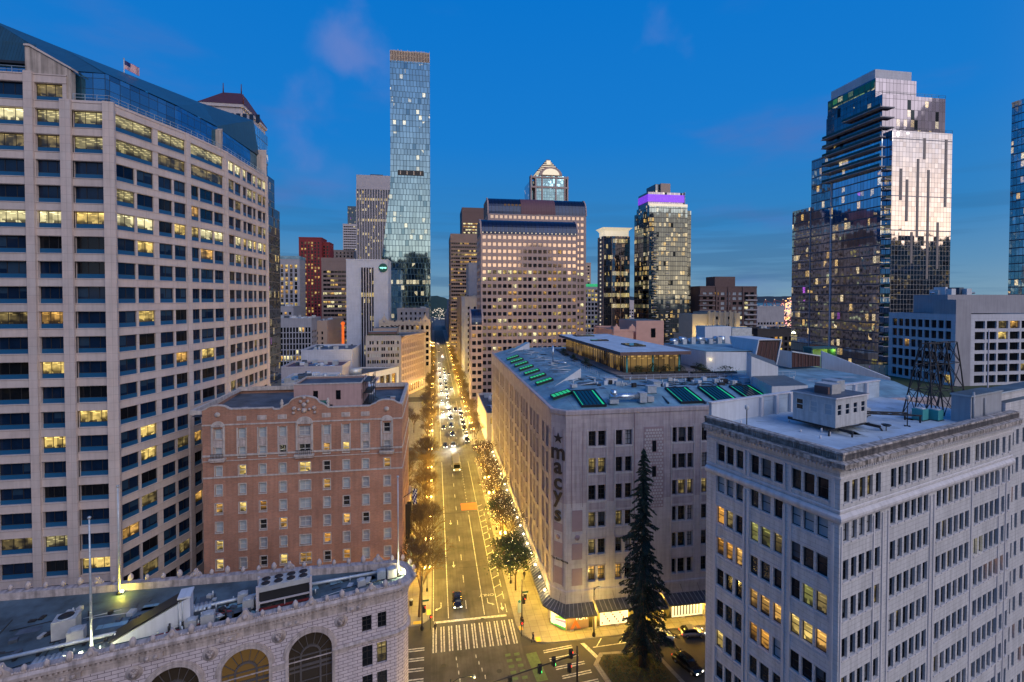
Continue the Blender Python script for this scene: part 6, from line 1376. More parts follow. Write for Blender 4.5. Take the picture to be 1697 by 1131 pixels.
# cream gabled building
t, W, H = block('gabled_block', 'cream building with pointed gables and arched top windows', 628, 713, 534, 322, 18, 'cream_stone', fspec=GZ(14, 7, 4, 2.6, 3.2, 1.8), pick=picker(.25, ('lit_warm', 'lit_dim')), plant=3, par=1)
b = MB()
for c in (W * .10, W * .9):
    b.extrude([(c - 3.2, H - 1), (c - 3.2, H + 1), (c - 1.6, H + 2), (c, H + 4.6), (c + 1.6, H + 2), (c + 3.2, H + 1), (c + 3.2, H - 1)], -.3, .3, 'cream_stone'); b.tube((c, -.35, H + .5), (c, .1, H + .5), .8, .8, 'terracotta_trim', 10)
    for s in (-3.2, 3.2, 0): b.tube((c + s, 0, H + (1 if s else 4.6)), (c + s, 0, H + (2.6 if s else 6)), .25, .08, 'cream_stone', 6)
for k in range(9): c = W * .2 + k * W * .075; b.tube((c, 0, H), (c, 0, H + 1.6), .22, .1, 'cream_stone', 6); b.extrude([(c + 1.2 + .8 * math.cos(math.pi * q / 8), H - 2.6 + .8 * math.sin(math.pi * q / 8)) for q in range(9)], -.25, -.1, 'brown_dark')
part('gables', b, t)
# diagonal corner building with terracotta cornice
P0 = (-19.5, 286.0); a2 = 69.5; Ld = 36.0; t = thing('corner_building', 'seven-storey corner building with a heavy cornice, lamplit peach side on the avenue and roof garden', 'building', (P0[0], P0[1], 0), 0)
dx, dy = math.cos(R(a2)), math.sin(R(a2)); xl = fx(605.5, 286) - P0[0]; Hc = 36.6; w = MB(); wins = []
facade(w, (xl, 0), (0, 0), 0, Hc, [(z, z + 2.0, [(1 + 2.6 * k + j * 1.15, 1.9 + 2.6 * k + j * 1.15) for k in range(7) for j in (0, 1) if 1.9 + 2.6 * k + j * 1.15 < -xl - .3]) for z in [6 + 3.7 * i for i in range(8)]], .3, 'grey_conc', wins, 'tiny')
sr = [(z, z + 2.5, [(1.2 + 3.4 * k + j * 1.35, 2.3 + 3.4 * k + j * 1.35) for k in range(10) for j in (0, 1)]) for z in [10.2 + 3.75 * i for i in range(6)]] + [(1.5, 6.0, [(1.2 + 3.4 * k, 3.8 + 3.4 * k) for k in range(10)])]
facade(w, (0, 0), (dx * Ld, dy * Ld), 0, Hc, sr, .5, 'peach_stone', wins, 'plain'); facade(w, (dx * Ld, dy * Ld), (xl, 34), 0, Hc, [], .1, 'grey_conc'); facade(w, (xl, 34), (xl, 0), 0, Hc, [], .1, 'grey_conc')
w.poly([(xl, 0, Hc - .8), (0, 0, Hc - .8), (dx * Ld, dy * Ld, Hc - .8), (xl, 34, Hc - .8)], 'roof_grey'); part('wall', w, t)
b = MB(); sweep(b, [(0, 0), (dx * Ld, dy * Ld)], [(0, Hc - 3.2), (.4, Hc - 3), (.5, Hc - 1.2), (1.5, Hc - .6), (1.6, Hc), (-.3, Hc + .1), (-.3, Hc - .8)], 'peach_stone'); sweep(b, [(0, 0), (dx * Ld, dy * Ld)], [(0, 8.0), (.4, 8.2), (.4, 8.8), (0, 9)], 'peach_stone')
for k in range(11): x = .5 + 3.4 * k; b.obox((x * dx + .1 * dy, x * dy - .1 * dx, 9), (.6, .35, Hc - 12.2), a2, 'peach_stone')
part('cornice', b, t)
b = MB(); ring_par(b, xl, -.4, .1, 3, Hc - .7, 1.2, 'grey_conc', .3); shell(b, xl + 3, -3, 10, 24, Hc - .8, Hc + 4, 'tan_conc', 'roof_metal'); b.box(xl + 1, -3, 3.5, 9, Hc - .75, Hc + 2.4, 'brown_dark', 'roof_blue'); part('roof_rooms', b, t)
r_ = random.Random(5); b = MB()
for k in range(340):
    x, y, z = r_.uniform(xl + .5, -1), r_.uniform(.5, 3.2), Hc + r_.uniform(-.4, 1.0); q = r_.uniform(.2, .5); b.poly([(x - q, y, z), (x, y - q, z + .1), (x + q, y, z), (x, y + q, z + .3)], 'leaf' if k % 3 else 'planting')
part('roof_garden', b, t, kind='stuff')
place_windows(t, wins, lambda rg, p, w_: (rg.choice(['lit_pale', 'lit_yellow', 'lit_warm']) if (13.5 < w_[0][2] < 15 or w_[0][2] < 3) and w_[1] > 10 else rg.choice(['glass_dark', 'glass_dark', 'blind', 'lit_dim'] if w_[1] < 10 else ['glass_dark', 'lit_dim', 'glass_dark', 'glass_room'])))
# colonnaded white building in front of it
q0 = (-43.5, 247); q1 = (-20.5, 281.5); t = thing('colonnade_building', 'low white building with a slanting row of tall lamplit windows', 'building', (q0[0], q0[1], 0)); lx, ly = q1[0] - q0[0], q1[1] - q0[1]; Lc = math.hypot(lx, ly); w = MB(); wins = []
facade(w, (0, 0), (lx, ly), 0, 19.4, [(9.2, 16.2, [(.9 + 4.9 * k, 4.9 + 4.9 * k) for k in range(8)])], .8, 'white_conc', wins, 'shop'); facade(w, (-28, 10), (0, 0), 0, 19.4, [], .1, 'white_conc'); facade(w, (lx, ly), (lx - 22, ly + 2), 0, 19.4, [], .1, 'white_conc')
w.poly([(0, 0, 18.6), (lx, ly, 18.6), (lx - 22, ly + 2, 18.6), (-28, 10, 18.6)], 'roof_dark'); part('wall', w, t); place_windows(t, wins, lambda rg, p, w_: rg.choice(['lit_tracery', 'lit_amber', 'lit_warm', 'lit_dim']))
hvac(t, -18, 0, 8, 26, 18.7, 14, 8); b = MB(); b.tube((2, 14, 18.6), (2, 14, 22), 3.4, 3.4, 'galv', 16); part('roof_tank', b, t)
# dark roofed low buildings between the hotel and the mid-town blocks
def low(label, x0, x1, y0, y1, H, wall, top='roof_dark', n=8, seed=1, lit=None, name='low_building'):
    t = thing(name, label, 'building', (x0, y0, 0)); b = MB(); W, D = x1 - x0, y1 - y0; wins = []
    facade(b, (0, 0), (W, 0), 0, H, grid(W, H - 4.2, 1, 4, 2.6, 4.4, 3.6) if lit else [], .3, wall, wins, 'plain')
    facade(b, (W, 0), (W, D), 0, H, [], .1, wall); facade(b, (W, D), (0, D), 0, H, [], .1, wall); facade(b, (0, D), (0, 0), 0, H, [], .1, wall); b.poly([(0, 0, H - .7), (W, 0, H - .7), (W, D, H - .7), (0, D, H - .7)], top); part('wall', b, t)
    b = MB(); ring_par(b, -.1, W + .1, -.1, D + .1, H - .65, .9, wall, .45); part('parapet', b, t)
    if n: hvac(t, 1, W - 1, 1, D - 1, H - .7, n * 3, seed)
    if wins: place_windows(t, wins, lambda rg, p, w_: rg.choice(lit))
    return t
low('long low building with a deep blue-black roof just behind the brick hotel', -95, -33, 132, 160, 16.5, 'tan_conc', 'roof_navy', 9, 1, ('lit_yellow', 'glass_dark', 'lit_pale'))
low('white windowless box with a stained wall above the blue-black roof', -58, -36, 161, 176, 20.5, 'white_conc', 'roof_dark', 6, 2)
low('narrow white party-walled building beside the stained white box', -36, -24, 161, 186, 17.5, 'white_conc', 'roof_dark', 9, 3)
low('low blue-roofed white building left of the stained white box', -84, -58.5, 162, 186, 17, 'white_conc', 'roof_blue', 7, 4)
low('taller white plastered box with machinery on its roof', -62, -42, 200, 225, 25, 'white_conc', 'roof_blue', 12, 5)
low('white building with dark roof left of the taller plastered box', -84, -62.5, 200, 232, 19, 'white_conc', 'roof_dark', 6, 6)
low('low building crowned by blue-grey air handling units', -41.5, -26, 200, 236, 21, 'pale_conc', 'roof_dark', 22, 7)
low('maroon-roofed low block at the foot of the white slab', -72, -44, 240, 262, 26, 'pale_conc', 'vault_maroon', 6, 8)
low('flat white roof terrace block at the foot of the white slab', -70, -44, 268, 300, 31, 'white_conc', 'roof_dark', 6, 9)
low('street level shop row beside the brick hotel on the avenue', -13, -6.4, 113, 128, 9, 'tan_conc', 'roof_dark', 6, 10)
low('glass-roofed shopping arcade behind the brick hotel', -32, -14, 132, 158, 15, 'pale_conc', 'roof_grey', 12, 11)
# classical building with glowing columns
t = thing('classical_building', 'small classical building with glowing yellow columned front and dark hipped roof', 'building', (-100, 212, 0)); b = MB(); shell(b, 0, 24, 0, 22, 0, 20, 'cream_stone', 'roof_dark'); b.mesh([(-.5, -.5, 20), (24.5, -.5, 20), (24.5, 22, 20), (-.5, 22, 20), (6, 6, 25), (18, 6, 25), (18, 16, 25), (6, 16, 25)], [(0, 1, 5, 4), (1, 2, 6, 5), (3, 0, 4, 7), (4, 5, 6, 7)], 'roof_dark'); part('wall', b, t)
for k in range(8): b = MB(); b.tube((1 + k * 3.1, -.8, 4), (1 + k * 3.1, -.8, 15.5), .55, .5, 'cream_stone', 10); part('column', b, t)
b = MB(); b.box(0, 24, -1.4, 0, 15.5, 17.2, 'cream_stone'); part('entablature', b, t)
for k in range(7): b = MB(); b.poly([(1.6 + k * 3.1, -.05, 4.5), (3.5 + k * 3.1, -.05, 4.5), (3.5 + k * 3.1, -.05, 15), (1.6 + k * 3.1, -.05, 15)], 'lit_yellow'); part('window', b, t)
plight((12, -4, 6), 900, (1, .7, .2), .5, 'facade_light', t)
block('ribbed_block', 'wide grey office block with closely spaced white ribs and one lit storey', 452, 516, 528, 330, 26, 'grey_conc', fspec=GZ(7, 9, 3.7, 3.1, 1.9, 1.3), pick=picker(.1, rows={5: .9, 8: .2}, ), plant=16, sspec=GZ(10, 8, 3.7, 1.4, 4, 3.6), seed=3)
t, W, H = block('low_terrace_block', 'brown corner block with a floodlit flank running back to the neon sign', 516.5, 542, 532, 345, 60, 'tan_conc', fspec=GZ(8, 8, 3.7, 2, 3.4, 1.2), sspec=GZ(8, 8, 3.7, 2, 3.4, 1.2), pick=picker(.2), plant=8, seed=4)
plight((W + 7, 20, 10), 6000, (1, .5, .15), 1, 'flank_light', t)
block('grey_annexe', 'stepped grey block with plant on top left of the ribbed office', 446, 486, 508, 372, 20, 'grey_conc', fspec=GZ(20, 8, 3.8, 2, 3, 1.6), pick=picker(.2), plant=18, seed=5)
t = thing('neon_sign', 'tall vertical orange neon sign with a round red top', 'neon sign', (fx(568, 352), 352, 0)); b = MB(); b.box(-.8, .8, -.4, .4, 22, 40, 'neon'); part('blade', b, t); b = MB(); b.tube((0, -.6, 41), (0, .4, 41), 1.3, 1.3, 'neon', 16); part('disc', b, t); b = MB(); b.box(-.3, .3, .4, 1, 0, 43, 'black_metal'); part('pole', b, t)
# --- right side of the avenue
def vault(b, x0, x1, y0, r_, h, z, m, em, D, n=10):
    """quarter-barrel roof rising from the front edge, closed ends"""
    pr = [(y0 + r_ * (1 - math.cos(math.pi / 2 * k / n)), z + h * math.sin(math.pi / 2 * k / n)) for k in range(n + 1)]
    for (ya, za), (yb, zb) in zip(pr, pr[1:]): b.poly([(x0, ya, za), (x1, ya, za), (x1, yb, zb), (x0, yb, zb)], m)
    yb, zb = pr[-1]; b.poly([(x0, yb, zb), (x1, yb, zb), (x1, y0 + D, zb), (x0, y0 + D, zb)], em)
    for x in (x0, x1): b.poly([(x, y, zq) for y, zq in ([(y0, z)] + pr + [(y0 + D, zb), (y0 + D, z)])], em)
def vt(name, label, px0, px1, Y, D, zw, hv, nf, x0=None, kind='plain', litrows=None, skipn=100, m='vault_dark', band=True):
    X0 = fx(px0, Y); X1 = fx(px1, Y); t = thing(name, label, 'office tower', (X0, Y, 0)); W = X1 - X0; w = MB(); wins = []
    fh = 3.66; z0 = zw - 2.6 - (nf - 1) * fh; gr = grid(W, z0, nf, fh, 1.95, 2.7, 1.9); gs = grid(D, z0, nf, fh, 1.95, 2.7, 1.9)
    facade(w, (0, 0), (W, 0), 0, zw, gr, .35, 'brown_granite', wins, kind); facade(w, (W, 0), (W, D), 0, zw, gs, .35, 'brown_granite', wins, kind); facade(w, (W, D), (0, D), 0, zw, [], .1, 'brown_granite'); facade(w, (0, D), (0, 0), 0, zw, gs, .35, 'brown_granite', wins, kind); part('wall', w, t)
    b = MB(); vault(b, .05, W - .05, .1, 7, hv, zw + .05, m, 'brown_dark', D - .2)
    for x in (0, W):
        pr = [(.1 + 7 * (1 - math.cos(math.pi / 2 * k / 10)), zw + hv * math.sin(math.pi / 2 * k / 10)) for k in range(11)]
        for a, c in zip(pr, pr[1:]): b.bar((x, a[0], a[1]), (x, c[0], c[1]), .9, 'brown_granite')
    part('vaulted_roof', b, t)
    place_windows(t, wins, litrows, skipn); return t, W
def cpk(front=True):
    def f(rg, p, w_):
        z = w_[0][2]; u = w_[0][0]; k = int((92 - z) / 3.66)
        refl = {5: .8, 6: .6, 12: .3, 13: .75, 14: .9, 10: .35, 9: .25, 16: .25, 17: .2, 11: .4}.get(k, .05)
        x = rg.random()
        if x < refl: return rg.choice(['lit_yellow', 'lit_warm', 'lit_pale', 'lit_dim'])
        return 'glass_mirror' if k < 6 else rg.choice(['glass_dark', 'glass_dark', 'lit_dim' if rg.random() < .3 else 'glass_room'])
    return f
t, W = vt('granite_tower', 'pink-brown granite office tower with square windows and a dark barrel-vaulted top', 797, 957, 250, 24, 92.3, 8.2, 23, litrows=cpk())
b = MB()
for k in range(24): b.ball((1 + k * W / 24, -.1, 93.0), .35, 'crown_lit', 5)
part('roof_edge_lights', b, t)
t, W = vt('granite_tower', 'taller twin granite tower behind, with a maroon panel in the middle of its barrel top', 809, 971, 276, 26, 107.5, 10.0, 27, litrows=cpk())
b = MB(); pr = [(7 * (1 - math.cos(math.pi / 2 * k / 8)) - .12, 107.5 + 10.0 * math.sin(math.pi / 2 * k / 8) + .1) for k in range(9)]
for a, c in zip(pr, pr[1:]): b.poly([(W * .33, a[0], a[1]), (W * .68, a[0], a[1]), (W * .68, c[0], c[1]), (W * .33, c[0], c[1])], 'vault_maroon')
part('maroon_panel', b, t); b = MB()
for k in range(5): b.box(W * .16 + k * 2.2, W * .16 + 1.4 + k * 2.2, 1.0, 1.6, 110, 113.5, 'lit_amber')
part('roof_window', b, t)
t, W = vt('granite_wing', 'low granite wing with its own small barrel roof in front of the granite tower', 780, 800, 236, 14, 45.5, 7.5, 10, litrows=picker(.12))
plight((W * .5, -1, 46.5), 160, (1, .7, .3), .4, 'eave_light', t)
low('long low shop building with a dark roof running along the avenue before the granite wing', 20.4, 36, 191, 232, 12.2, 'pale_conc', 'roof_dark', 14, 21, ('lit_yellow', 'lit_warm'), 'shop_building')
block('narrow_block', 'narrow white-sided block with small windows beyond the granite wing', 763, 797, 492, 330, 40, 'white_conc', sspec=GZ(8, 12, 3.9, 2, 4, 1.8), fspec=GZ(8, 12, 3.9, 2, 4.2, 1.4), side='L', pick=picker(.12), plant=4, X=(20.3, 30))
block('blank_block', 'blank pale grey block rising behind the narrow white block', 772, 797, 436, 372, 30, 'grey_conc', side='L', plant=1, X=(26, 44))
block('narrow_block', 'slender dark block squeezed in beyond the narrow white block', 757, 770, 556, 392, 60, 'brown_conc', sspec=GZ(6, 10, 3.8, 2.4, 3.6, 2.2), side='L', pick=picker(.3), plant=3, X=(20.4, 30), H=60)
block('bronze_tower', 'bronze-brown banded office tower by the end of the avenue', 747, 800, 395, 500, 60, 'brown_conc', cat='office tower', fspec=GZ(8, 29, 3.8, 1.9, 2.3, 2.15), sspec=GZ(8, 29, 3.8, 1.9, 4, 3.4), side='L', pick=picker(.33, ('lit_yellow', 'lit_warm', 'lit_dim'), rows={27: .8, 25: .6, 20: .5, 15: .6}), plant=0, par=5)
block('slatted_tower', 'dark-topped tower with bright horizontal slats behind the bronze tower', 766, 812, 352, 620, 50, 'brown_dark', cat='office tower', fspec=GZ(60, 25, 3.9, 1.9, 3, 2.9), side='L', pick=picker(.72, ('lit_pale', 'lit_warm', 'lit_pale')), plant=0, par=6)
block('far_left_tower', 'thin dark slab at the very end of the avenue, left of the bronze tower', 742, 749, 398, 640, 60, 'cg_blue', cat='office tower', plant=0, X=(24, 36))
# postmodern crown
t = thing('crown_tower', 'far tower with turquoise glass bays, round-arched gable and a lit stepped pyramid cap', 'tower', (0, 600, 0)); x0, x1 = fx(880, 600), fx(941, 600); zc = lambda py: fz(910, py, 600)
b = MB(); shell(b, x0 + 6, x1 - 4, 0, 50, 0, zc(293), 'cg_teal', 'brown_dark'); shell(b, x0, x0 + 7, 8, 45, 0, zc(300), 'cg_teal', 'brown_dark'); shell(b, x1 - 5, x1, 8, 45, 0, zc(300), 'cg_teal', 'brown_dark'); part('glass_bays', b, t)
b = MB()
for x in (x0, x0 + 6, x0 + 14, (x0 + x1) / 2 + 8, x1 - 4.5, x1 - .8): b.box(x - .9, x + .9, -1, 8, 0, zc(293), 'brown_granite')
for z in (zc(312), zc(296)): b.box(x0 - .5, x1 + .5, -1.2, 8, z - 1, z + 1, 'brown_granite')
c = (x0 + x1) / 2 + 1; b.extrude([(c + 15 * math.cos(math.pi * k / 12), zc(293) + 11 * math.sin(math.pi * k / 12)) for k in range(13)], -2, 3, 'brown_granite'); b.extrude([(c + 11 * math.cos(math.pi * k / 12), zc(292) + 8 * math.sin(math.pi * k / 12)) for k in range(13)], -2.4, -1.9, 'crown_lit'); part('stone_frame', b, t)
b = MB()
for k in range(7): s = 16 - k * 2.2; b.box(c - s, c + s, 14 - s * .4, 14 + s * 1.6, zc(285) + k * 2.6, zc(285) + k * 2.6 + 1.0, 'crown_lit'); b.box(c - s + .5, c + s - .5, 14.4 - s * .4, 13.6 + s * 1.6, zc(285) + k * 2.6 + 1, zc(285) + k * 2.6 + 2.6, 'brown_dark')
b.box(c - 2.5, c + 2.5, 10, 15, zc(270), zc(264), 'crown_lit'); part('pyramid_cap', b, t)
# green-topped and small ones
block('pale_round_block', 'pale distant block just right of the granite tower', 966, 979, 436, 560, 20, 'tan_conc', fspec=GZ(60, 12, 4, 2, 4, 2.6), pick=picker(.3), plant=0)
block('green_roof_block', 'round-cornered block with a glowing green roof', 967, 992, 474, 420, 26, 'grey_conc', fspec=GZ(8, 15, 4, 2.6, 3.2, 2.2), pick=picker(.42, ('lit_yellow', 'lit_green')), plant=0, top='green_lit_roof', par=2.5, parwall='green_lit_roof')
t = thing('golden_tower', 'glass office tower with a glowing flared rim, gold and violet reflections', 'office tower', (fx(1001, 330), 330, 0)); W = fx(1043, 330) - fx(1001, 330); H = fz(1020, 392, 330)
b = MB(); shell(b, 0, W * .3, .6, 13, 0, H, 'cg_dark', 'roof_dark', 'cg_dark'); b.box(-.4, 0, .7, 13, 0, H, 'brown_conc'); shell(b, W * .3, W, 0, 13, 0, H, 'cg_gold', 'roof_dark'); part('glass_wall', b, t)
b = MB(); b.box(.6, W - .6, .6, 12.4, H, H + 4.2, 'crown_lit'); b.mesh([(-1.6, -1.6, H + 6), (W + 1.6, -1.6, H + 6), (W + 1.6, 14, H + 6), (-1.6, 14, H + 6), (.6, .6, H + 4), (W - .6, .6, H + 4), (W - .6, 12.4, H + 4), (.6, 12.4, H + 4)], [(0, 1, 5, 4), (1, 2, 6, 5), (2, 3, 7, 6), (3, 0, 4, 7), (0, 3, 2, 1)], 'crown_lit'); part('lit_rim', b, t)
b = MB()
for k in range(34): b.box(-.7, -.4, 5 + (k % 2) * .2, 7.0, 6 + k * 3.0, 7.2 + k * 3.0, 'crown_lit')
part('edge_lights', b, t)
b = MB()
for k in range(3): x = W * (.3 + .35 * k); b.box(x - .15, x + .15, -.2, 0, 0, H, 'tan_conc')
part('mullions', b, t)
t = thing('violet_sign_tower', 'dark glass apartment tower with a violet lit band near its top', 'apartment tower', (fx(1075, 300), 300, 0)); Wv = fx(1138, 300) - fx(1075, 300); Wr = fx(1152, 300) - fx(1075, 300); zv = lambda py: fz(1105, py, 300); xl = fx(1047, 318) - fx(1075, 300)
b = MB(); shell(b, 0, Wv, 0, 20, 0, zv(341), 'cg_cond', 'roof_grey'); shell(b, Wv, Wr, 6, 20, 0, zv(346), 'cg_cond', 'roof_grey'); shell(b, -1.2, 0, 6, 21, 0, zv(350), 'cg_cond', 'roof_grey'); shell(b, 1, Wv - .5, 4, 19.5, zv(341), zv(318), 'cg_upper', 'roof_grey'); shell(b, 9, 20, 10, 24, zv(318), zv(301), 'cg_dark', 'roof_grey'); part('glass_wall', b, t)
b = MB(); b.box(.6, Wv - .3, 3.4, 3.95, zv(334), zv(322), 'violet'); b.box(.5, .9, 4, 19, zv(334), zv(322), 'violet'); part('violet_band', b, t)
b = MB(); b.box(12, 19, 8, 9.5, zv(318), zv(300.5), 'tan_conc'); b.box(Wv - .4, Wv, 3, 19, zv(341), zv(317), 'pale_conc'); b.box(0, Wv, -.2, .6, zv(343), zv(339), 'crown_lit'); part('top_piers', b, t)
for j in range(30):
    z = 8 + j * 3.2; b = MB()
    if z > zv(345): break
    b.box(2, 5.6, -1.2, 0, z, z + .25, 'pale_conc'); b.box(2, 5.6, -1.22, -1.16, z + .25, z + 1.1, 'glass_green'); b.box(Wr, Wr + 1.4, 8, 16, z, z + .25, 'pale_conc'); b.box(12, 14, -1, 0, z, z + .25, 'pale_conc'); part('balcony', b, t)
# brown apartments with balconies
t, W, H = block('brown_apartments', 'dark brown balconied apartment block with a square penthouse', 1160, 1254, 475, 300, 16, 'brown_dark', cat='apartment block', fspec=GZ(8, 17, 3.3, 2, 4.4, 2.8), pick=picker(.4, ('lit_pale', 'lit_warm', 'blind', 'blind'), dark=('glass_dark', 'glass_dark', 'blind')), plant=0)
b = MB(); shell(b, W * .3, W * .66, 3, 14, H - .9, H + 6.8, 'brown_dark', 'roof_dark'); part('penthouse', b, t)
for j in range(17):
    b = MB(); z = 7.4 + j * 3.3; b.box(-1.2, W * .24, -1.5, 0, z, z + .3, 'grey_conc'); b.box(-1.2, W * .24, -1.55, -1.45, z + .3, z + 1.1, 'brown_dark'); part('balcony', b, t)
    b = MB(); b.box(W * .78, W - .3, -1.3, 0, z, z + .25, 'grey_conc'); b.box(W * .78, W - .3, -1.34, -1.26, z + .25, z + .9, 'pale_conc'); part('balcony', b, t)
for x in (W * .27, W * .48, W * .74): b = MB(); b.box(x, x + 1.2, -.5, .05, 0, H, 'brown_dark'); part('pier', b, t)
# art deco building, floodlit
t, W, H = block('deco_building', 'floodlit cream art deco building with stepped setbacks', 1147, 1248, 520, 240, 20, 'deco_stone', fspec=GZ(20, 5, 5, 3.6, 3.4, 1.3), pick=picker(.3, ('lit_dim', 'lit_warm')), plant=3, H=38.5)
b = MB(); shell(b, 2, W * .30, 3, 18, 38, 50, 'deco_stone', 'roof_dark'); shell(b, W * .30, W * .74, 2, 18, 38, 51, 'deco_stone', 'roof_dark'); shell(b, W * .74, W * .86, 4, 18, 38, 50.4, 'deco_stone'); shell(b, W * .86, W, 5, 18, 38, 43, 'deco_stone')
for k in range(6): x = W * .31 + k * W * .43 / 5; b.box(x - .5, x + .5, 1.5, 2, 38, 51.8, 'deco_stone')
for g_ in (.36, .55): 
    for k in range(4): x = W * g_ + k * 1.3; b.box(x, x + .7, 1.85, 1.99, 38.6, 43.6, 'glass_dark'); b.extrude([(x, 43.6), (x + .35, 44.4), (x + .7, 43.6)], 1.85, 1.99, 'glass_dark')
for x in (W * .42, W * .62): b.box(x, x + 1.2, 1.85, 1.99, 47, 48.6, 'glass_dark')
b.box(5, 7.4, 2.85, 2.99, 39.5, 42.6, 'lit_yellow'); b.extrude([(5 + 1.2 - 1.2 * math.cos(math.pi * k / 8), 42.6 + 1.2 * math.sin(math.pi * k / 8)) for k in range(9)], 2.85, 2.99, 'lit_yellow'); part('upper_storeys', b, t)
plight((4, -2, 40), 1500, (1, .74, .28), .3, 'flood_light', t); plight((W * .83, 0, 39.6), 1200, (1, .74, .28), .3, 'flood_light', t); plight((9, -2, 40), 900, (1, .74, .28), .3, 'flood_light', t)
b = MB(); t = thing('gilded_cupola', 'tiny gilded cupola tower left of the brown apartments', 'cupola', (fx(1154, 320), 320, 40)); b.lathe((0, 0, 0), [(3.6, 0), (3.6, 5), (4, 5.2), (3, 12), (3.4, 12.3), (2.6, 14.5), (.2, 18)], 'deco_stone', 8, False); part('drum', b, t); plight((-1, -6, 1), 700, (1, .75, .2), .3, 'flood_light', t)
b = MB()
for k in range(5): b.box(-2.4 + k * 1.0, -1.9 + k * 1.0, -3.6, -2.6, 6, 11, 'glass_dark')
part('openings', b, t)
# pink gabled building
t, W, H = block('pink_building', 'small pink building with a curved gable and a blank salmon tower', 1017, 1050, 546, 196, 26, 'pink_stucco', fspec=GZ(30, 3, 4.2, 2.2, 2.2, 1.1), pick=picker(.1), plant=0, par=.6, top='roof_grey')
b = MB(); 
for c in (W * .15, W * .93): b.extrude([(c - 1.5, H - 1), (c - 1.3, H + 1), (c - .5, H + 1.4), (c, H + 2.4), (c + .5, H + 1.4), (c + 1.3, H + 1), (c + 1.5, H - 1)], -.3, .3, 'pink_stucco')
shell(b, W + 3, W + 16, 4, 24, 0, H + 3.4, 'pink_stucco', 'roof_grey'); b.box(W + 10, W + 12, 3.8, 4, H - 4, H, 'glass_dark'); part('gable', b, t)
# tall stepped glass tower at right
t = thing('mirror_tower', 'huge stepped glass apartment tower with a blazing white reflection on its front', 'apartment tower', (169, 160, 0)); b = MB()
shell(b, .02, 18.6, 3, 25.9, 136.6, 144, 'cg_upper', 'roof_grey'); b.box(.8, 17.4, 4, 25, 144.01, 147.9, 'white_conc', 'roof_grey')
shell(b, 0, 28.6, 0, 26.5, 119.5, 136.6, 'cg_upper', 'roof_grey'); part('upper_storeys', b, t)
b = MB(); b.poly([(-.04, 25.5, 140), (-.06, 3.2, 140), (-.06, 3.2, 143.4), (-.06, 25.5, 143.4)], 'cg_greenband'); part('green_band', b, t)
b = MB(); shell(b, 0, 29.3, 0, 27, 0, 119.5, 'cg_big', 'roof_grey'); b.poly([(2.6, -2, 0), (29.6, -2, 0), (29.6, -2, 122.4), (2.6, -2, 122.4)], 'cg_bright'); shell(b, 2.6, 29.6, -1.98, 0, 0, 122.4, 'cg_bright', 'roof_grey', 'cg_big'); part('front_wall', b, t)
b = MB()
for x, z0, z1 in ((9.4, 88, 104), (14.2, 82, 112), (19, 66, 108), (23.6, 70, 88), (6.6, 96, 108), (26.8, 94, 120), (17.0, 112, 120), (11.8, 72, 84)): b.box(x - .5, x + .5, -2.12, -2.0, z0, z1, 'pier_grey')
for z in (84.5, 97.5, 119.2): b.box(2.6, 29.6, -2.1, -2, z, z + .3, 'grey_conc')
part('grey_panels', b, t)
for j in range(27):
    z = 10 + j * 3.75
    if z < 118: b = MB(); b.box(.2, 2.5, -1.9, 0, z, z + .3, 'pale_conc'); b.box(.2, 2.5, -1.95, -1.88, z + .3, z + 1.3, 'glass_green'); part('balcony', b, t)
for j in range(7):
    z = 108.5 + j * 3.75; b = MB(); b.box(-2.4, 4 if z > 122 else 0, -1.6, 26.6 if j < 6 else 16, z, z + .35, 'grey_conc'); b.box(-2.45, -2.35, -1.6, 26 if j < 6 else 16, z + .35, z + 1.3, 'glass_green'); part('balcony', b, t)
b = MB(); shell(b, 0, 20, 27, 34.5, 0, 121, 'cg_big', 'roof_grey'); shell(b, 0, 20, 34.6, 46, 0, 100, 'cg_big', 'roof_grey'); b.box(-.35, -.05, 23.0, 23.4, 0, 108, 'white_conc'); b.box(-.25, -.05, 34.5, 34.8, 0, 100, 'grey_conc')
for z in range(16, 100, 12): b.box(-.2, -.01, 34.8, 46, z, z + .35, 'pale_conc')
part('rear_wings', b, t)
b = MB(); railing(b, [(0, 26), (0, 0), (28.6, 0)], 136.6, 1.2, 3, 'glass_green', .05); railing(b, [(-.1, 0), (2.6, -2), (29.6, -2)], 122.4, 1.2, 3, 'glass_green', .05); part('railing', b, t)
block('edge_tower', 'dark glass tower sliced off by the right edge of the view', 0, 0, 0, 158, 34, 'cg_big', cat='apartment tower', plant=0, par=.6, X=(fx(1670, 192), fx(1670, 192) + 40), H=fz(1685, 143, 175))
# white grid hotel
t = thing('grid_hotel', 'white concrete hotel with a dense grid of dark windows at the right', 'hotel', (140, 109.6, 0)); H = 54.2; w = MB(); wins = []; D_ = 19.5; W = 46
facade(w, (0, D_), (0, 0), 0, H, grid(D_, 8.2, 15, 3.0, 2.2, 1.95, 1.5), .4, 'white_conc', wins, 'tiny'); facade(w, (0, 0), (5, 0), 0, H + 4, [], .3, 'grey_conc'); facade(w, (5, 0), (W, 0), 0, H, grid(W - 5, 8.2, 15, 3.0, 2.1, 3.9, 3.3), .5, 'white_conc', wins, 'plain'); facade(w, (W, D_), (0, D_), 0, H, [], .1, 'white_conc')
w.poly([(0, 0, H - .4), (W, 0, H - .4), (W, D_, H - .4), (0, D_, H - .4)], 'roof_grey'); w.box(.02, 5, .02, 6, H - .3, H + 4, 'grey_conc', 'roof_grey'); w.box(6, 34, 7, 17, H, H + 5.4, 'grey_conc', 'roof_grey'); part('wall', w, t)
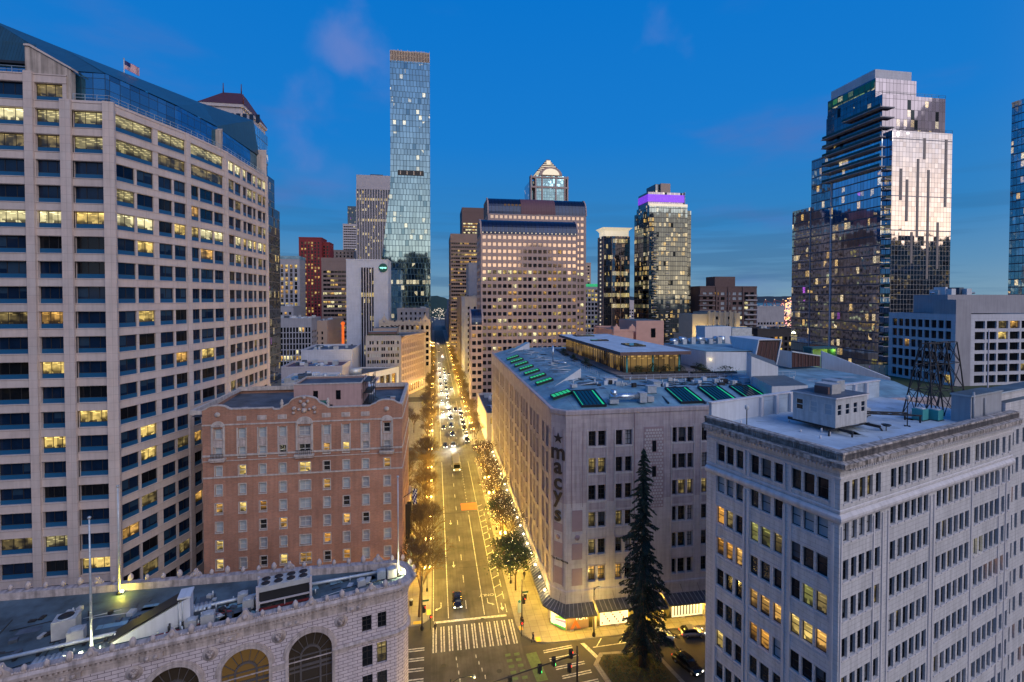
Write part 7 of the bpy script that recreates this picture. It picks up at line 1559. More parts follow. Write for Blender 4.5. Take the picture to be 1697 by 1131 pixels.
hvac(t, 7, 22, 8, 16, H + 5.4, 14, 12); place_windows(t, wins, picker(.22, ('lit_yellow', 'lit_warm', 'lit_dim')))
t = thing('chimney_mast', 'thin lit mast standing against the white grid hotel', 'mast', (146, 106, 0)); b = MB(); b.tube((0, 0, 0), (0, 0, 50), .25, .15, 'pale_conc', 6); part('pole', b, t)
# fenced yard, green-lit box and small blocks before the glass tower
b = MB(); b.box(0, 70, 0, 46, 0, 34.5, 'grey_conc', 'planting'); single('yard_building', b, 'flat building with a dark green roof yard behind the white office', 'building', (99.2, 98, 0))
t = thing('fence', 'pale panelled fence round the dark green roof yard', 'fence', (0, 0, 34.5)); a, c = (121, 142), (160, 118)
for k in range(36): b = MB(); f = k / 36; x, y = a[0] + (c[0] - a[0]) * f, a[1] + (c[1] - a[1]) * f; b.obox((x, y, 0), (1.15, .12, 3.0), math.degrees(math.atan2(c[1] - a[1], c[0] - a[0])), 'cream_stone'); part('panel', b, t)
b = MB(); b.bar((a[0], a[1], 3.1), (c[0], c[1], 3.1), .15, 'black_metal'); part('rail', b, t)
t = thing('lit_hut', 'teal roof hut with an open front flooded by green-yellow light', 'roof hut', (fx(1346, 124), 124, 34.5)); b = MB(); b.box(-5, 8.6, 0, 5, 0, 1.5, 'teal_dark'); b.box(0, 8.4, 3, 3.2, 1.5, 9.2, 'hut_wall'); b.box(-5, 0, 0, 5, 1.5, 8, 'teal_dark'); b.box(0, .4, 0, 3, 1.5, 9.2, 'teal_dark'); b.box(8, 8.4, 0, 3, 1.5, 9.2, 'teal_dark'); b.box(0, 8.4, -.2, 3.4, 9.2, 9.7, 'teal_dark'); part('wall', b, t)
for x in (1, 7.4): plight((x, 1.0, 8.7), 150, (.75, .9, .12), .15, 'hut_lamp', t)
for i, (p0, p1, py, Y, H_, wall, lab) in enumerate(((1255, 1300, 508, 420, None, 'grey_conc', 'plain grey building left of the harbour lights'), (1256, 1318, 545, 260, None, 'dark_hall', 'dark angular townhouse row with lit arches'), (1276, 1315, 544, 290, None, 'white_conc', 'white townhouse row with lit windows by the glass tower'), (1250, 1288, 572, 205, None, 'deco_stone', 'low block with a glowing orange fascia'), (1285, 1330, 590, 180, None, 'tan_conc', 'small tan low block in front of the glass tower'), (1190, 1260, 560, 320, None, 'tan_conc', 'low tan block hidden behind the deco building'))):
    t, W, H = block('small_block', lab, p0, p1, py, Y, 18, wall, fspec=GZ(6, 9, 3.4, 2.2, 3.2, 2.0), pick=picker(.45, ('lit_warm', 'lit_yellow', 'lit_amber')), plant=8, seed=30 + i)
    if i == 3: b = MB(); b.box(-.2, W, -.5, -.1, H - 3.2, H - .6, 'shop_orange'); b.box(0, W - .4, -.55, -.5, H - 2.5, H - 1.3, 'crown_lit'); part('fascia', b, t)
# filler roofs seen between the towers
r_ = random.Random(11); k = 0
for (pa, pb, Y, H0, H1) in ((560, 640, 440, 14, 26), (956, 1010, 300, 12, 30), (1100, 1180, 430, 12, 30), (1150, 1320, 520, 10, 22), (1180, 1330, 700, 10, 20), (980, 1060, 520, 20, 60), (440, 560, 600, 14, 40)):
    x = fx(pa, Y)
    while x < fx(pb, Y):
        wd = r_.uniform(14, 30); k += 1
        block('background_block', ordw(k - 1) + ' of the low background blocks between the towers, counted from the left groups', 0, 0, 0, Y + r_.uniform(0, 20), r_.uniform(14, 24), r_.choice(['tan_conc', 'grey_conc', 'pale_conc', 'brown_conc']), fspec=GZ(4, 12, 3.6, 1.9, 3.2, 1.8), pick=picker(.3), plant=3, seed=k, X=(x, x + wd - 1), H=r_.uniform(H0, H1), n=12); x += wd
# avenue walls far away, both sides
for k, (Y, D, h) in enumerate(((440, 50, 42), (496, 46, 60), (550, 60, 34), (620, 70, 48), (705, 80, 30), (800, 90, 22))):
    block('avenue_block', ordw(k) + ' block along the left side of the far avenue', 0, 0, 0, Y, D, ('brown_conc', 'grey_conc', 'tan_conc')[k % 3], fspec=GZ(5, 14, 3.7, 2, 3.2, 1.9), sspec=GZ(5, 14, 3.7, 2.1, 4, 2.8), pick=picker(.35), plant=2, X=(-26, -5.2), H=h, n=20, seed=k)
    block('avenue_block', ordw(k) + ' block along the right side of the far avenue', 0, 0, 0, Y + 120, D, ('grey_conc', 'tan_conc', 'brown_conc')[k % 3], fspec=GZ(5, 14, 3.7, 2, 3.2, 1.9), sspec=GZ(5, 14, 3.7, 2.1, 4, 2.8), side='L', pick=picker(.35), plant=2, X=(20.4, 44), H=h + 8, n=20, seed=k)
# harbour
wt = MB(); wt.poly([(420, 900, .3), (5000, 900, .3), (5000, 6000, .3), (420, 6000, .3)], 'water'); struct('water', wt)
b = MB(); r_ = random.Random(9)
for k in range(900):
    u, v = r_.random(), r_.random(); px = 1262 + 50 * u; Y = 560 + 500 * v ** .8; x = fx(px, Y); z = 2 + r_.random() * 46 * (.25 + .75 * u) * (Y / 800)
    s = r_.uniform(.5, 1.1) * Y / 700; b.box(x - s, x + s, Y, Y + s, z, z + s * 1.4, r_.choice(['harbour_amber', 'harbour_amber', 'harbour_pink', 'crown_lit']))
for k in range(160):
    px = r_.choice([r_.uniform(1256, 1312), r_.uniform(716, 742)]); Y = r_.uniform(1000, 1500); x = fx(px, Y); s = r_.uniform(.6, 1.2); z = 3 + (0 if px > 1000 else r_.uniform(0, 30)); b.box(x - s, x + s, Y, Y + s, z, z + s * 2, 'crown_lit')
tag(part('harbour_lights', b), 'dense field of amber and pink harbour lights left of the glass tower', 'lights', None, 'stuff')
b = MB()
for k in range(70):
    px = r_.uniform(1258, 1316); Y = r_.uniform(560, 1000); x = fx(px, Y); h = r_.uniform(6, 30) * (.4 + .6 * (px - 1258) / 58) * Y / 800; b.box(x - r_.uniform(3, 8), x + r_.uniform(3, 8), Y, Y + 12, 0, h, r_.choice(['port_red', 'port_red', 'grey_conc', 'dark_hall']))
tag(part('container_stacks', b), 'reddish stacks and sheds of the harbour beneath its lights', 'harbour stacks', None, 'stuff')
for i, px in enumerate((1268, 1283, 1297)):
    Y = 900; x = fx(px, Y); t = thing('harbour_crane', ('leftmost', 'middle', 'rightmost')[i] + ' small harbour crane against the dark hills', 'crane', (x, Y, 0)); b = MB()
    for s in (-5, 5): b.bar((s, 0, 0), (s, 0, 42), 1.2, 'port_red')
    b.bar((-5, 0, 25), (5, 0, 25), 1, 'port_red'); b.bar((-5, 0, 42), (0, 0, 56), 1, 'port_red'); b.bar((5, 0, 42), (0, 0, 56), 1, 'port_red'); part('legs', b, t); b = MB(); b.bar((-16, 0, 40), (24, 0, 44 + 6 * i), 1, 'port_red'); b.bar((0, 0, 56), (24, 0, 44 + 6 * i), .6, 'port_red'); part('boom', b, t); b = MB(); b.ball((0, -1, 56.5), .9, 'crown_lit', 6); part('lamp', b, t)
# towers behind the viewpoint: the glass fronts mirror them
for i, (x, y, w_, d, h) in enumerate(((-160, -260, 60, 40, 120), (-140, -330, 74, 40, 144), (-64, -330, 48, 40, 157), (-14, -330, 60, 40, 148), (80, -300, 46, 34, 96), (250, -170, 60, 40, 88), (760, -240, 60, 40, 112), (420, -120, 60, 60, 84), (170, -340, 50, 40, 120), (-240, -120, 50, 60, 110), (-210, 20, 40, 60, 90), (520, 40, 60, 60, 80), (135, -262, 43, 40, 138), (455, -190, 50, 30, 122), (510, -184, 46, 30, 128), (561, -190, 40, 30, 119), (606, -182, 60, 30, 131), (672, -180, 60, 30, 116))):
    b = MB(); shell(b, 0, w_, 0, d, 0, h, 'cg_back', 'roof_dark'); b.box(w_ * .3, w_ * .7, d * .3, d * .7, h, h + 5, 'roof_dark'); single('rear_tower', b, ordw(i) + ' dark tower behind the viewpoint, seen only mirrored in the glass fronts', 'tower', (x, y, 0))
# ================================================================ STREET LIFE
# --- twin-globe lamps
def lampM():
    t = thing('street_lamp', 'x', 'street lamp', (0, 0, 0)); b = MB(); b.lathe((0, 0, 0), [(.22, 0), (.22, .5), (.1, .7), (.075, 4.6)], 'black_metal', 8); b.ball((0, 0, 4.7), .12, 'black_metal', 6); b.bar((-.62, 0, 4.45), (.62, 0, 4.45), .08, 'black_metal'); part('pole', b, t)
    for s in (-1, 1): b = MB(); b.lathe((s * .58, 0, 4.5), [(.06, 0), (.2, .1), (.25, .32), (.17, .52), (.03, .6)], 'lamp_globe', 10); part('globe', b, t)
    return t
lp = lampM(); ys = [96 + 11.5 * k for k in range(6)] + [172, 196, 206, 216, 227, 238, 249, 260, 271, 292, 304, 317, 331, 346, 361, 390, 410, 432, 456, 484, 515, 550, 590]
first = True
for side, x, rz in (('left', -1.7, 90), ('right', 15.2, 90)):
    for i, y in enumerate(ys):
        lab = ordw(i) + ' twin-globe lamp along the ' + side + ' pavement of the avenue'
        if first: o = lp; o.location = (x, y, .14); o.rotation_euler = (0, 0, 0); o['label'] = lab; first = False
        else: o = dup(lp, (x, y, .14), 0, lab)
        o['group'] = 'twin-globe street lamps'
        if i % 2 == 0 or y > 190: plight((0, 0, 5.4), (520 if y < 180 else 330) * LAMP * (1.3 if y < 180 else (1 if y < 400 else 1.0)), (1, .60, .07), .3, 'lamp_light', o)
# cobra-head lamp, corner posts, mast arm with signals
def cobra(label, loc, h, rz, arm=2.0, lit=False):
    t = thing('cobra_lamp', label, 'street lamp', loc, rz); b = MB(); b.lathe((0, 0, 0), [(.3, 0), (.3, .4), (.12, .7), (.09, h)], 'black_metal', 8); part('pole', b, t)
    b = MB(); pipe(b, [(0, 0, h - .6), (arm * .35, 0, h), (arm, 0, h + .1)], .06, 'black_metal'); part('arm', b, t); b = MB(); b.lathe((arm, 0, h - .08), [(.05, -.1), (.22, -.04), (.25, .08), (.05, .18)], 'galv', 10); part('lamp_head', b, t)
cobra('tall grey lamp post standing before the store canopy by the conifer', (27.0, 78.5, .14), 8.5, 0, 1.0)
cobra('curved-arm lamp at the bottom of the picture over the crossing', (1.9, 62.0, 0), 8.9, 0, 3.0)
plight((5.0, 62, 8.6), 2600, (1, .66, .14), .3, 'lamp_light'); plight((28, 76.0, 7.6), 1000, (1, .66, .14), .3, 'lamp_light'); plight((-2.2, 85.2, 8.6), 2200, (1, .62, .10), .3, 'lamp_light'); plight((15.2, 84.6, 7.2), 2200, (1, .62, .10), .3, 'lamp_light')
def signal(t, x, y, z, rz=0, red=True):
    b = MB(); a = R(rz); b.obox((x, y, z - .55), (.36, .3, 1.15), rz, 'black_metal'); b.obox((x, y + .16, z - .65), (.6, .04, 1.35), rz, 'black_metal'); o = part('signal_head', b, t)
    b = MB(); b.tube((x + .19 * math.cos(a), y - .05, z + (.35 if red else -.32)), (x + .23 * math.cos(a), y - .05, z + (.35 if red else -.32)), .12, .12, 'signal_red' if red else 'signal_green', 10); part('lens', b, o)
t = thing('signal_mast', 'black mast arm carrying traffic signals across the crossing at the bottom edge', 'traffic signal', (20.2, 66.0, .1)); b = MB(); b.tube((0, 0, 0), (0, 0, 8.2), .16, .12, 'black_metal', 10); part('pole', b, t)
b = MB(); b.tube((0, 0, 7.0), (-19.5, -4.4, 6.6), .12, .07, 'black_metal', 8); part('arm', b, t)
for x, y, z in ((-10.2, -2.3, 6.1), (-5.8, -1.3, 6.4), (-3.7, -.9, 6.9), (-1.0, -.3, 7.2), (-1.2, -.3, 5.2)): signal(t, x, y, z, 0, x > -2)
for i, (x, y, lab) in enumerate(((-2.4, 84.8, 'black signal and lamp post on the left corner of the crosswalk'), (15.4, 84.4, 'black signal post with a small sign on the corner of the store pavement'))):
    t = thing('signal_post', lab, 'traffic signal', (x, y, .14)); h = 9.5 if i == 0 else 7.5; b = MB(); b.lathe((0, 0, 0), [(.32, 0), (.32, .5), (.13, .8), (.09, h)], 'black_metal', 8); part('pole', b, t); signal(t, .35, 0, 3.6, 0, True)
    b = MB(); b.box(.1, 1.2, -.02, .02, 5.0, 5.3, 'sign_green'); part('name_plate', b, t)
for i, (x, y) in enumerate(((-.9, 84.6), (14.6, 80.4))):
    t = thing('push_button_post', ('short black pedestrian signal post at the left end of the crosswalk', 'short black post at the right end of the crosswalk')[i], 'post', (x, y, .14)); b = MB(); b.tube((0, 0, 0), (0, 0, 2.6), .07, .06, 'black_metal', 8); part('pole', b, t); b = MB(); b.box(-.2, .2, -.15, .15, 2.1, 2.6, 'black_metal'); b.box(.05, .2, -.16, -.14, 2.2, 2.45, 'signal_red'); part('signal_head', b, t)
for i, (x, y, sx, sy) in enumerate(((-3.2, 82.9 + 3.9, 1.6, .8), (-1.3, 89.4, .7, 1.5), (17.3, 79.2, .8, 1.2), (14.9, 82.4, .7, 1.0))):
    b = MB(); b.box(-sx / 2, sx / 2, -sy / 2, sy / 2, 0, .02, 'tactile'); single('tactile_pad', b, ('yellow kerb pad at the left corner facing Olive crossing', 'yellow kerb pad at the left end of the avenue crosswalk', 'yellow kerb pad at the store corner facing the side street', 'yellow kerb pad at the right end of the avenue crosswalk')[i], 'kerb pad', (x, y, .141))
t = thing('cycle_sign', 'small white and green sign board standing at the store kerb', 'sign', (15.4, 86.8, .14)); b = MB(); b.box(-.3, .3, -.25, .25, 0, 1.9, 'sign_board'); part('board', b, t); b = MB(); b.tube((0, 0, 1.9), (0, 0, 2.3), .3, .1, 'teal_box', 8); part('cap', b, t)
t = thing('yield_sign', 'little red and white yield sign at the edge of the side street', 'sign', (45.2, 71.2, 0)); b = MB(); b.tube((0, 0, 0), (0, 0, 2.2), .04, .04, 'galv', 6); part('post', b, t); b = MB(); b.extrude([(-.45, 2.9), (.45, 2.9), (0, 2.1)], -.03, .03, 'flag_red'); b.extrude([(-.25, 2.8), (.25, 2.8), (0, 2.35)], -.04, -.03, 'paint'); part('plate', b, t)
# --- bare street trees
def bare_tree(seed, h=11, dens=5, m='twig', spread=.5, lights=False):
    r_ = random.Random(seed); tr_ = MB(); cr = MB(); tips = []
    def grow(p, d, ln, r, lev):
        q = p + d * ln; b = tr_ if lev == 0 else cr; b.tube(p, q, r, r * .66, 'bark' if lev < 2 else m, 6 if lev < 2 else 3, lev < 2, False)
        if lev >= 5: tips.append(q); return
        n = 5 if lev == 0 else (3 if lev > 1 else dens)
        for i in range(n):
            a = 6.283 * (i + r_.random() * .8) / n; t_ = spread * r_.uniform(.7, 1.35); u = d.orthogonal().normalized(); v = d.cross(u)
            nd = (d + (u * math.cos(a) + v * math.sin(a)) * t_ + Vector((0, 0, .14))).normalized()
            st = p + d * ln * (1 if lev == 0 else r_.uniform(.55, 1)); grow(st, nd, ln * r_.uniform(.62, .84), max(.030, r * .58), lev + 1)
    grow(Vector((0, 0, 0)), Vector((r_.uniform(-.05, .05), r_.uniform(-.05, .05), 1)).normalized(), h * .29, h * .017, 0)
    return tr_.build('trunk'), cr.build('crown'), tips
TV = [bare_tree(s, 12.5, 5, spread=sp) for s, sp in ((1, .5), (2, .6), (5, .45))]
r_ = random.Random(21)
def put_tree(x, y, k, label, sc_=1, rz=0, fairy=False):
    t = thing('bare_tree', label, 'tree', (x, y, .14), rz, 'leafless avenue trees'); tm, cm, tips = TV[k]
    part('trunk', tm, t); part('crown', cm, t); t.scale = (sc_,) * 3
    if fairy:
        b = MB(); rr_ = random.Random(k)
        for p in tips[::3]:
            if rr_.random() < .35: b.ball(tuple(p * .93 + Vector((0, 0, .1))), .05, 'fairy_light', 4)
        part('fairy_lights', b, t, kind='stuff')
    return t
yl = [88.5 + 7.4 * k for k in range(12)] + [193 + 7.6 * k for k in range(11)] + [291 + 9 * k for k in range(9)] + [388, 400, 413, 427, 442, 458, 476, 496]
for i, y in enumerate(yl): put_tree(-2.7 + r_.uniform(-.4, .3), y, i % 3, ordw(i) + ' leafless tree along the left pavement of the avenue', (1.3 if i < 4 else 1) * r_.uniform(.92, 1.15), r_.uniform(0, 360))
yr = [108 + 7.2 * k for k in range(9)] + [193 + 7.6 * k for k in range(11)] + [291 + 9 * k for k in range(9)] + [388, 400, 413, 427, 442, 458, 476, 496]
for i, y in enumerate(yr): put_tree(16.2 + r_.uniform(-.3, .4), y, (i + 1) % 3, ordw(i) + ' leafless tree along the right pavement of the avenue', r_.uniform(.8, 1.1), r_.uniform(0, 360), y < 170)
for i in range(16): put_tree(-9 - r_.uniform(0, 22), 193 + r_.uniform(0, 60), i % 3, ordw(i) + ' leafless tree of the small square left of the avenue', r_.uniform(.8, 1.05), r_.uniform(0, 360))
for i in range(5): put_tree(-8.6, 132 + i * 8, i % 3, ordw(i) + ' leafless tree against the shop row behind the brick hotel', .7, r_.uniform(0, 360))
# --- leafy trees beside the store corner
def leafy(seed, h, rad, m=('leaf', 'leaf', 'leaf_dark'), n=2600):
    r_ = random.Random(seed); a_, c_, tips = bare_tree(seed, h, 4, 'bark', .55); b = MB(); cl = r_.sample(tips, min(len(tips), 90))
    for i in range(n):
        p = r_.choice(cl) + Vector((r_.gauss(0, rad * .13), r_.gauss(0, rad * .13), r_.gauss(0, rad * .11))); q = r_.uniform(.12, .26); d = Vector((r_.gauss(0, 1), r_.gauss(0, 1), r_.gauss(0, .6))).normalized(); e = d.orthogonal().normalized() * q * .55; d = d * q
        b.poly([tuple(p - d), tuple(p + e), tuple(p + d), tuple(p - e)], r_.choice(m))
    return a_, c_, b.build('foliage')
for i, (x, y, s, h) in enumerate(((15.8, 93.5, 4, 10.2), (15.6, 98.8, 8, 9.2), (16.0, 117, 12, 10.5))):
    t = thing('leafy_tree', ('nearest leafy green tree on the pavement at the store corner', 'second leafy tree just behind the one at the store corner', 'leafy lamplit green tree halfway along the store side')[i], 'tree', (x, y, .14), 40 * i); a, c, f = leafy(s, h, 3.6); part('trunk', a, t); part('branches', c, t); part('crown', f, t)
    b = MB(); rr_ = random.Random(i)
    for k in range(60): b.ball((rr_.gauss(0, 1.6), rr_.gauss(0, 1.6), h * .62 + rr_.gauss(0, 1.3)), .05, 'fairy_light', 4)
    part('fairy_lights', b, t, kind='stuff')
plight((14.7, 96, 4.2), 380, (1, .68, .1), .2, 'tree_light'); plight((-1.0, 92, 4.6), 420, (1, .68, .1), .2, 'tree_light')
# --- the great conifer on the traffic island
t = thing('giant_conifer', 'very tall dark conifer with drooping branches on the traffic island', 'tree', (32.3, 70.6, .14)); HT = 35.4
b = MB(); b.tube((0, 0, 0), (0, 0, 14), .62, .36, 'bark', 10); b.tube((0, 0, 14), (0, 0, HT - .6), .36, .04, 'bark', 8); part('trunk', b, t)
rr_ = random.Random(17); lf_ = MB(); br_ = MB()
nb = 420
for i in range(nb):
    f = i / nb; z = 2.2 + (HT - 2.8) * f ** .93; rad = 4.1 * (1 - f) ** .70 * (1 - .35 * math.exp(-((f) / .05) ** 2)) * rr_.uniform(.45, 1.2) * (1 + .22 * math.sin(f * 23 + 2 * math.sin(i * 2.39996))) * (1 + .25 * math.sin(i * 2.39996 * 1 + f * 9)) + .12
    if rr_.random() < .14: rad *= .4
    a = i * 2.39996 + rr_.uniform(-.35, .35); dr = rad * rr_.uniform(.15, .62); ca, sa = math.cos(a), math.sin(a)
    P = [Vector((ca * rad * s, sa * rad * s, z + rad * .12 * math.sin(s * 2.6) - dr * s * s + (.22 * rad * max(0, s - .8)))) for s in (0, .25, .5, .75, 1)]
    for p, q in zip(P, P[1:]): br_.tube(p, q, .06 * (1 - f) + .012, .04 * (1 - f) + .01, 'bark', 3, False, False)
    ns = int(20 + rad * 30)
    for k in range(ns):
        s = rr_.uniform(.12, 1.04) ** .8; j = min(3, int(s * 4)); p = P[j].lerp(P[j + 1], min(1.1, s * 4 - j)); wd = (.10 + .22 * rad * (1 - abs(s - .55))) * .62
        off = rr_.uniform(-wd, wd); p = p + Vector((-sa * off, ca * off, -abs(off) * .35 - rr_.uniform(0, .16))); q = rr_.uniform(.12, .30); d = (Vector((ca, sa, 0)) * rr_.uniform(.3, 1) + Vector((-sa, ca, 0)) * rr_.uniform(-.8, .8) + Vector((0, 0, rr_.uniform(-.9, .05)))).normalized(); e = d.cross(Vector((rr_.gauss(0, 1), rr_.gauss(0, 1), rr_.gauss(0, 1)))).normalized() * q * .36; d = d * q
        lf_.poly([tuple(p - d), tuple(p + e), tuple(p + d), tuple(p - e)], 'leaf_edge' if s > .8 and rr_.random() < .5 else 'leaf_dark')
part('branches', br_, t); part('crown', lf_, t)
b = MB(); P = [(25.6, 72.2), (27.0, 73.9), (35.2, 73.2), (36.6, 66.6), (33, 61), (27.6, 61)]; b.prism(P, .14, .3, 'kerb', 'soil'); struct('planting_bed', b)
b = MB()
for k in range(2600):
    x, y = rr_.uniform(26.2, 36), rr_.uniform(61.5, 73); 
    if x > 35.8 - (73 - y) * .1: continue
    q = rr_.uniform(.1, .28); z = .32 + rr_.random() ** 2 * .5; a = rr_.uniform(0, 6.3); c, s = math.cos(a) * q, math.sin(a) * q; b.poly([(x - c, y - s, z), (x + s * .5, y - c * .5, z + .05), (x + c, y + s, z + rr_.uniform(0, .2)), (x - s * .5, y + c * .5, z)], rr_.choice(['soil', 'planting', 'leaf_dark', 'leaf_dark']))
tag(part('ground_cover', b), 'low tangled ground cover on the traffic island under the conifer', 'ground cover', None, 'stuff')
# --- cars
def make_car(name, col, kind='sedan'):
    t = thing(name, 'x', 'car', (0, 0, -50)); L_, W2, H_ = {'sedan': (4.6, .9, 1.42), 'suv': (4.8, .95, 1.72), 'hatch': (4.1, .88, 1.5)}[kind]; h = L_ / 2; sh = H_ * .60
    def sec(y, w_, zb, zt, k=.16): return [(-w_, y, zb), (-w_ - .03, y, (zb + zt) / 2), (-w_ + k * .5, y, zt - .05), (-w_ + k * 1.6, y, zt), (w_ - k * 1.6, y, zt), (w_ - k * .5, y, zt - .05), (w_ + .03, y, (zb + zt) / 2), (w_, y, zb)]
    b = MB(); st = [(-h, W2 * .80, .34, sh * .72), (-h + .12, W2 * .93, .24, sh * .80), (-h + .5, W2, .2, sh * .90), (-h + 1.25, W2, .2, sh * .99), (-.2, W2, .2, sh + .02), (h * .55, W2, .2, sh + .03), (h - .35, W2 * .98, .22, sh * .98), (h - .08, W2 * .92, .28, sh * .92), (h, W2 * .82, .36, sh * .8)]
    b.loft([sec(*s) for s in st], col, True); part('body', b, t)
    b = MB(); ys_ = [(-h + 1.15, .80, sh - .02, .02), (-h + 1.85, .70, sh, H_ - sh - .03), (-.1, .70, sh, H_ - sh), (h * .42, .69, sh, H_ - sh - .03), ((h - .55) if kind != 'sedan' else h * .72, .74, sh, .04 if kind == 'sedan' else (H_ - sh) * .72), (h - .22 if kind != 'sedan' else h * .78, .76, sh, .02)]
    b.loft([[(-w_ - .07, y, z), (-w_ + .02, y, z + hh * .9), (-w_ + .14, y, z + hh), (w_ - .14, y, z + hh), (w_ - .02, y, z + hh * .9), (w_ + .07, y, z)] for y, w_, z, hh in ys_], 'glass_dark', True); part('windows', b, t)
    b = MB(); b.loft([[(-.66, y, z), (-.60, y, z + .05), (.60, y, z + .05), (.66, y, z)] for y, z in ((-h + 1.75, H_ - .06), (-.1, H_ - .015), (h * .46, H_ - .05))], col, False); part('roof', b, t)
    for sx in (-1, 1):
        for y in (-h + .85, h - .85):
            b = MB(); b.tube((sx * (W2 - .2), y, .33), (sx * (W2 + .03), y, .33), .33, .33, 'tyre', 14); wh = part('wheel', b, t); b = MB(); b.tube((sx * (W2 - .1), y, .33), (sx * (W2 + .045), y, .33), .19, .19, 'rim', 10); part('rim', b, wh)
        b = MB(); b.obox((sx * W2 * .66, -h + .02, sh * .58), (.34, .12, .14), 0, 'headlight'); part('headlight', b, t)
        b = MB(); b.obox((sx * W2 * .7, h - .02, sh * .66), (.3, .1, .14), 0, 'taillight'); part('taillight', b, t)
        b = MB(); b.obox((sx * (W2 + .08), -h + 1.55, sh - .05), (.18, .12, .12), 0, col); part('mirror', b, t)
    b = MB(); b.box(-.26, .26, -h - .015, -h + .02, .38, .50, 'paint'); part('number_plate', b, t); b = MB(); b.box(-.5, .5, -h + .0, -h + .06, .52, .62, 'tyre'); part('grille', b, t)
    return t
protos = [make_car('car', c, k) for c, k in (('car_black', 'sedan'), ('car_silver', 'sedan'), ('car_white', 'suv'), ('car_grey', 'hatch'), ('car_red', 'sedan'), ('car_blue', 'suv'), ('car_black', 'suv'), ('car_silver', 'hatch'))]
cn_ = ['black saloon', 'silver saloon', 'white estate', 'grey hatchback', 'dark red saloon', 'dark blue estate', 'black estate', 'silver hatchback']; used = set()
def car(i, x, y, rz, label, grp=None, beam=0, z=.005):
    if i not in used: o = protos[i]; used.add(i); o.location = (x, y, z); o.rotation_euler = (0, 0, R(rz)); o['label'] = label
    else: o = dup(protos[i], (x, y, z), rz, label)
    if grp: o['group'] = grp
    if beam:
        plight((0, -4.2, .9), beam, (1, .93, .75), .3, 'headlight_beam', o)
    return o
car(0, 4.1, 91.6, 0, 'black saloon with its headlights on, alone on the avenue before the stop line', beam=60)
car(7, 44.0, 76.2, 84, 'silver parked car in front of the store display windows', beam=0); car(6, 39.4, 69.6, 22, 'black and white police car waiting in the side street beside the conifer'); car(2, 37.8, 76.2, 86, 'white and dark cab parked half hidden behind the conifer'); car(4, 50.5, 76.4, 86, 'dark red parked car cut off by the white office corner')
r_ = random.Random(31)
q = 0
for lane, x0, y0, y1, gap in (('bright left', 3.9, 190, 420, 27), ('middle', 7.2, 176, 400, 14.5), ('far right', 10.4, 250, 380, 60)):
    y = y0; k = 0
    while y < y1:
        i = r_.choice([0, 0, 1, 3, 3, 5, 6, 6, 4]); car(i, x0 + r_.uniform(-.2, .2), y, r_.uniform(-1.5, 1.5), ordw(k) + ' vehicle queueing in the ' + lane + ' lane of the distant traffic, a ' + cn_[i].replace(' estate', ' SUV'), 'queueing traffic', (2200 * BEAM if lane == 'bright left' else (200 * BEAM if lane == 'middle' and k % 4 == 0 else 0)))
        k += 1; y += gap + r_.uniform(-.8, 1.6)
for k in range(5):
    y = 440 + k * 46; i = r_.choice([0, 1, 3, 6]); car(i, 4.0 + 3.3 * (k % 2), y, 0, ordw(k) + ' far car with headlights near the end of the avenue', 'far traffic', 900 * BEAM)
for k in range(7): i = r_.choice([0, 1, 3, 5, 6]); car(i, 12.9, 196 + k * 9, 0, ordw(k) + ' car parked by the right kerb beyond the side street', 'parked cars')
# bus heading the near queue
t = thing('bus', 'boxy pale-roofed bus at the head of the traffic queue', 'bus', (7.2, 166.5, 0)); b = MB(); b.loft([[(-1.2, y, .35), (-1.25, y, 1.5), (-1.2, y, 3.0 - k_), (-1.0, y, 3.15 - k_), (1.0, y, 3.15 - k_), (1.2, y, 3.0 - k_), (1.25, y, 1.5), (1.2, y, .35)] for y, k_ in ((-5.2, .15), (-5.05, 0), (5, 0), (5.1, .1))], 'bus_body', False); part('body', b, t)
b = MB(); b.box(-1.05, 1.05, -5.26, -5.15, 1.3, 2.6, 'glass_dark'); part('windscreen', b, t)
for s in (-1, 1):
    b = MB(); b.box(s * 1.24, s * 1.28, -4.4, 4.6, 1.5, 2.5, 'glass_dark'); part('side_windows', b, t); b = MB(); b.box(s * .95 - .15, s * .95 + .15, -5.3, -5.18, .7, .95, 'headlight'); part('headlight', b, t)
    for y in (-3.2, 3.2): b = MB(); b.tube((s * .95, y, .48), (s * 1.27, y, .48), .48, .48, 'tyre', 14); part('wheel', b, t)
b = MB(); b.box(-.7, .7, -5.27, -5.2, 2.72, 2.98, 'lit_amber'); part('destination_display', b, t)
# string of overhead tram wires
b = MB()
for x in (3.2, 4.0, 9.6, 10.4): b.tube((x, 86, 6.2), (x, 420, 6.2), .02, .02, 'black_metal', 4, False)
for y in range(92, 420, 24): b.tube((-1.7, y, 6.5), (15.2, y, 6.5), .018, .018, 'black_metal', 4, False)
single('overhead_wires', b, 'thin trolley wires strung along and across the avenue', 'wires')
# pavement boxes, benches, planters
for i, (x, y) in enumerate(((-4.6, 92), (-4.9, 101), (17.2, 90.6), (-4.5, 116), (17.8, 104))):
    t = thing('litter_bin', ordw(i) + ' dark litter bin on the avenue pavements, counted away from the crosswalk', 'litter bin', (x, y, .14)); b = MB(); b.lathe((0, 0, 0), [(.25, 0), (.32, .1), (.34, .9), (.3, 1.0)], 'black_metal', 10); part('body', b, t); b = MB(); b.lathe((0, 0, 1.0), [(.36, 0), (.36, .08), (.1, .22)], 'galv', 10); part('lid', b, t)
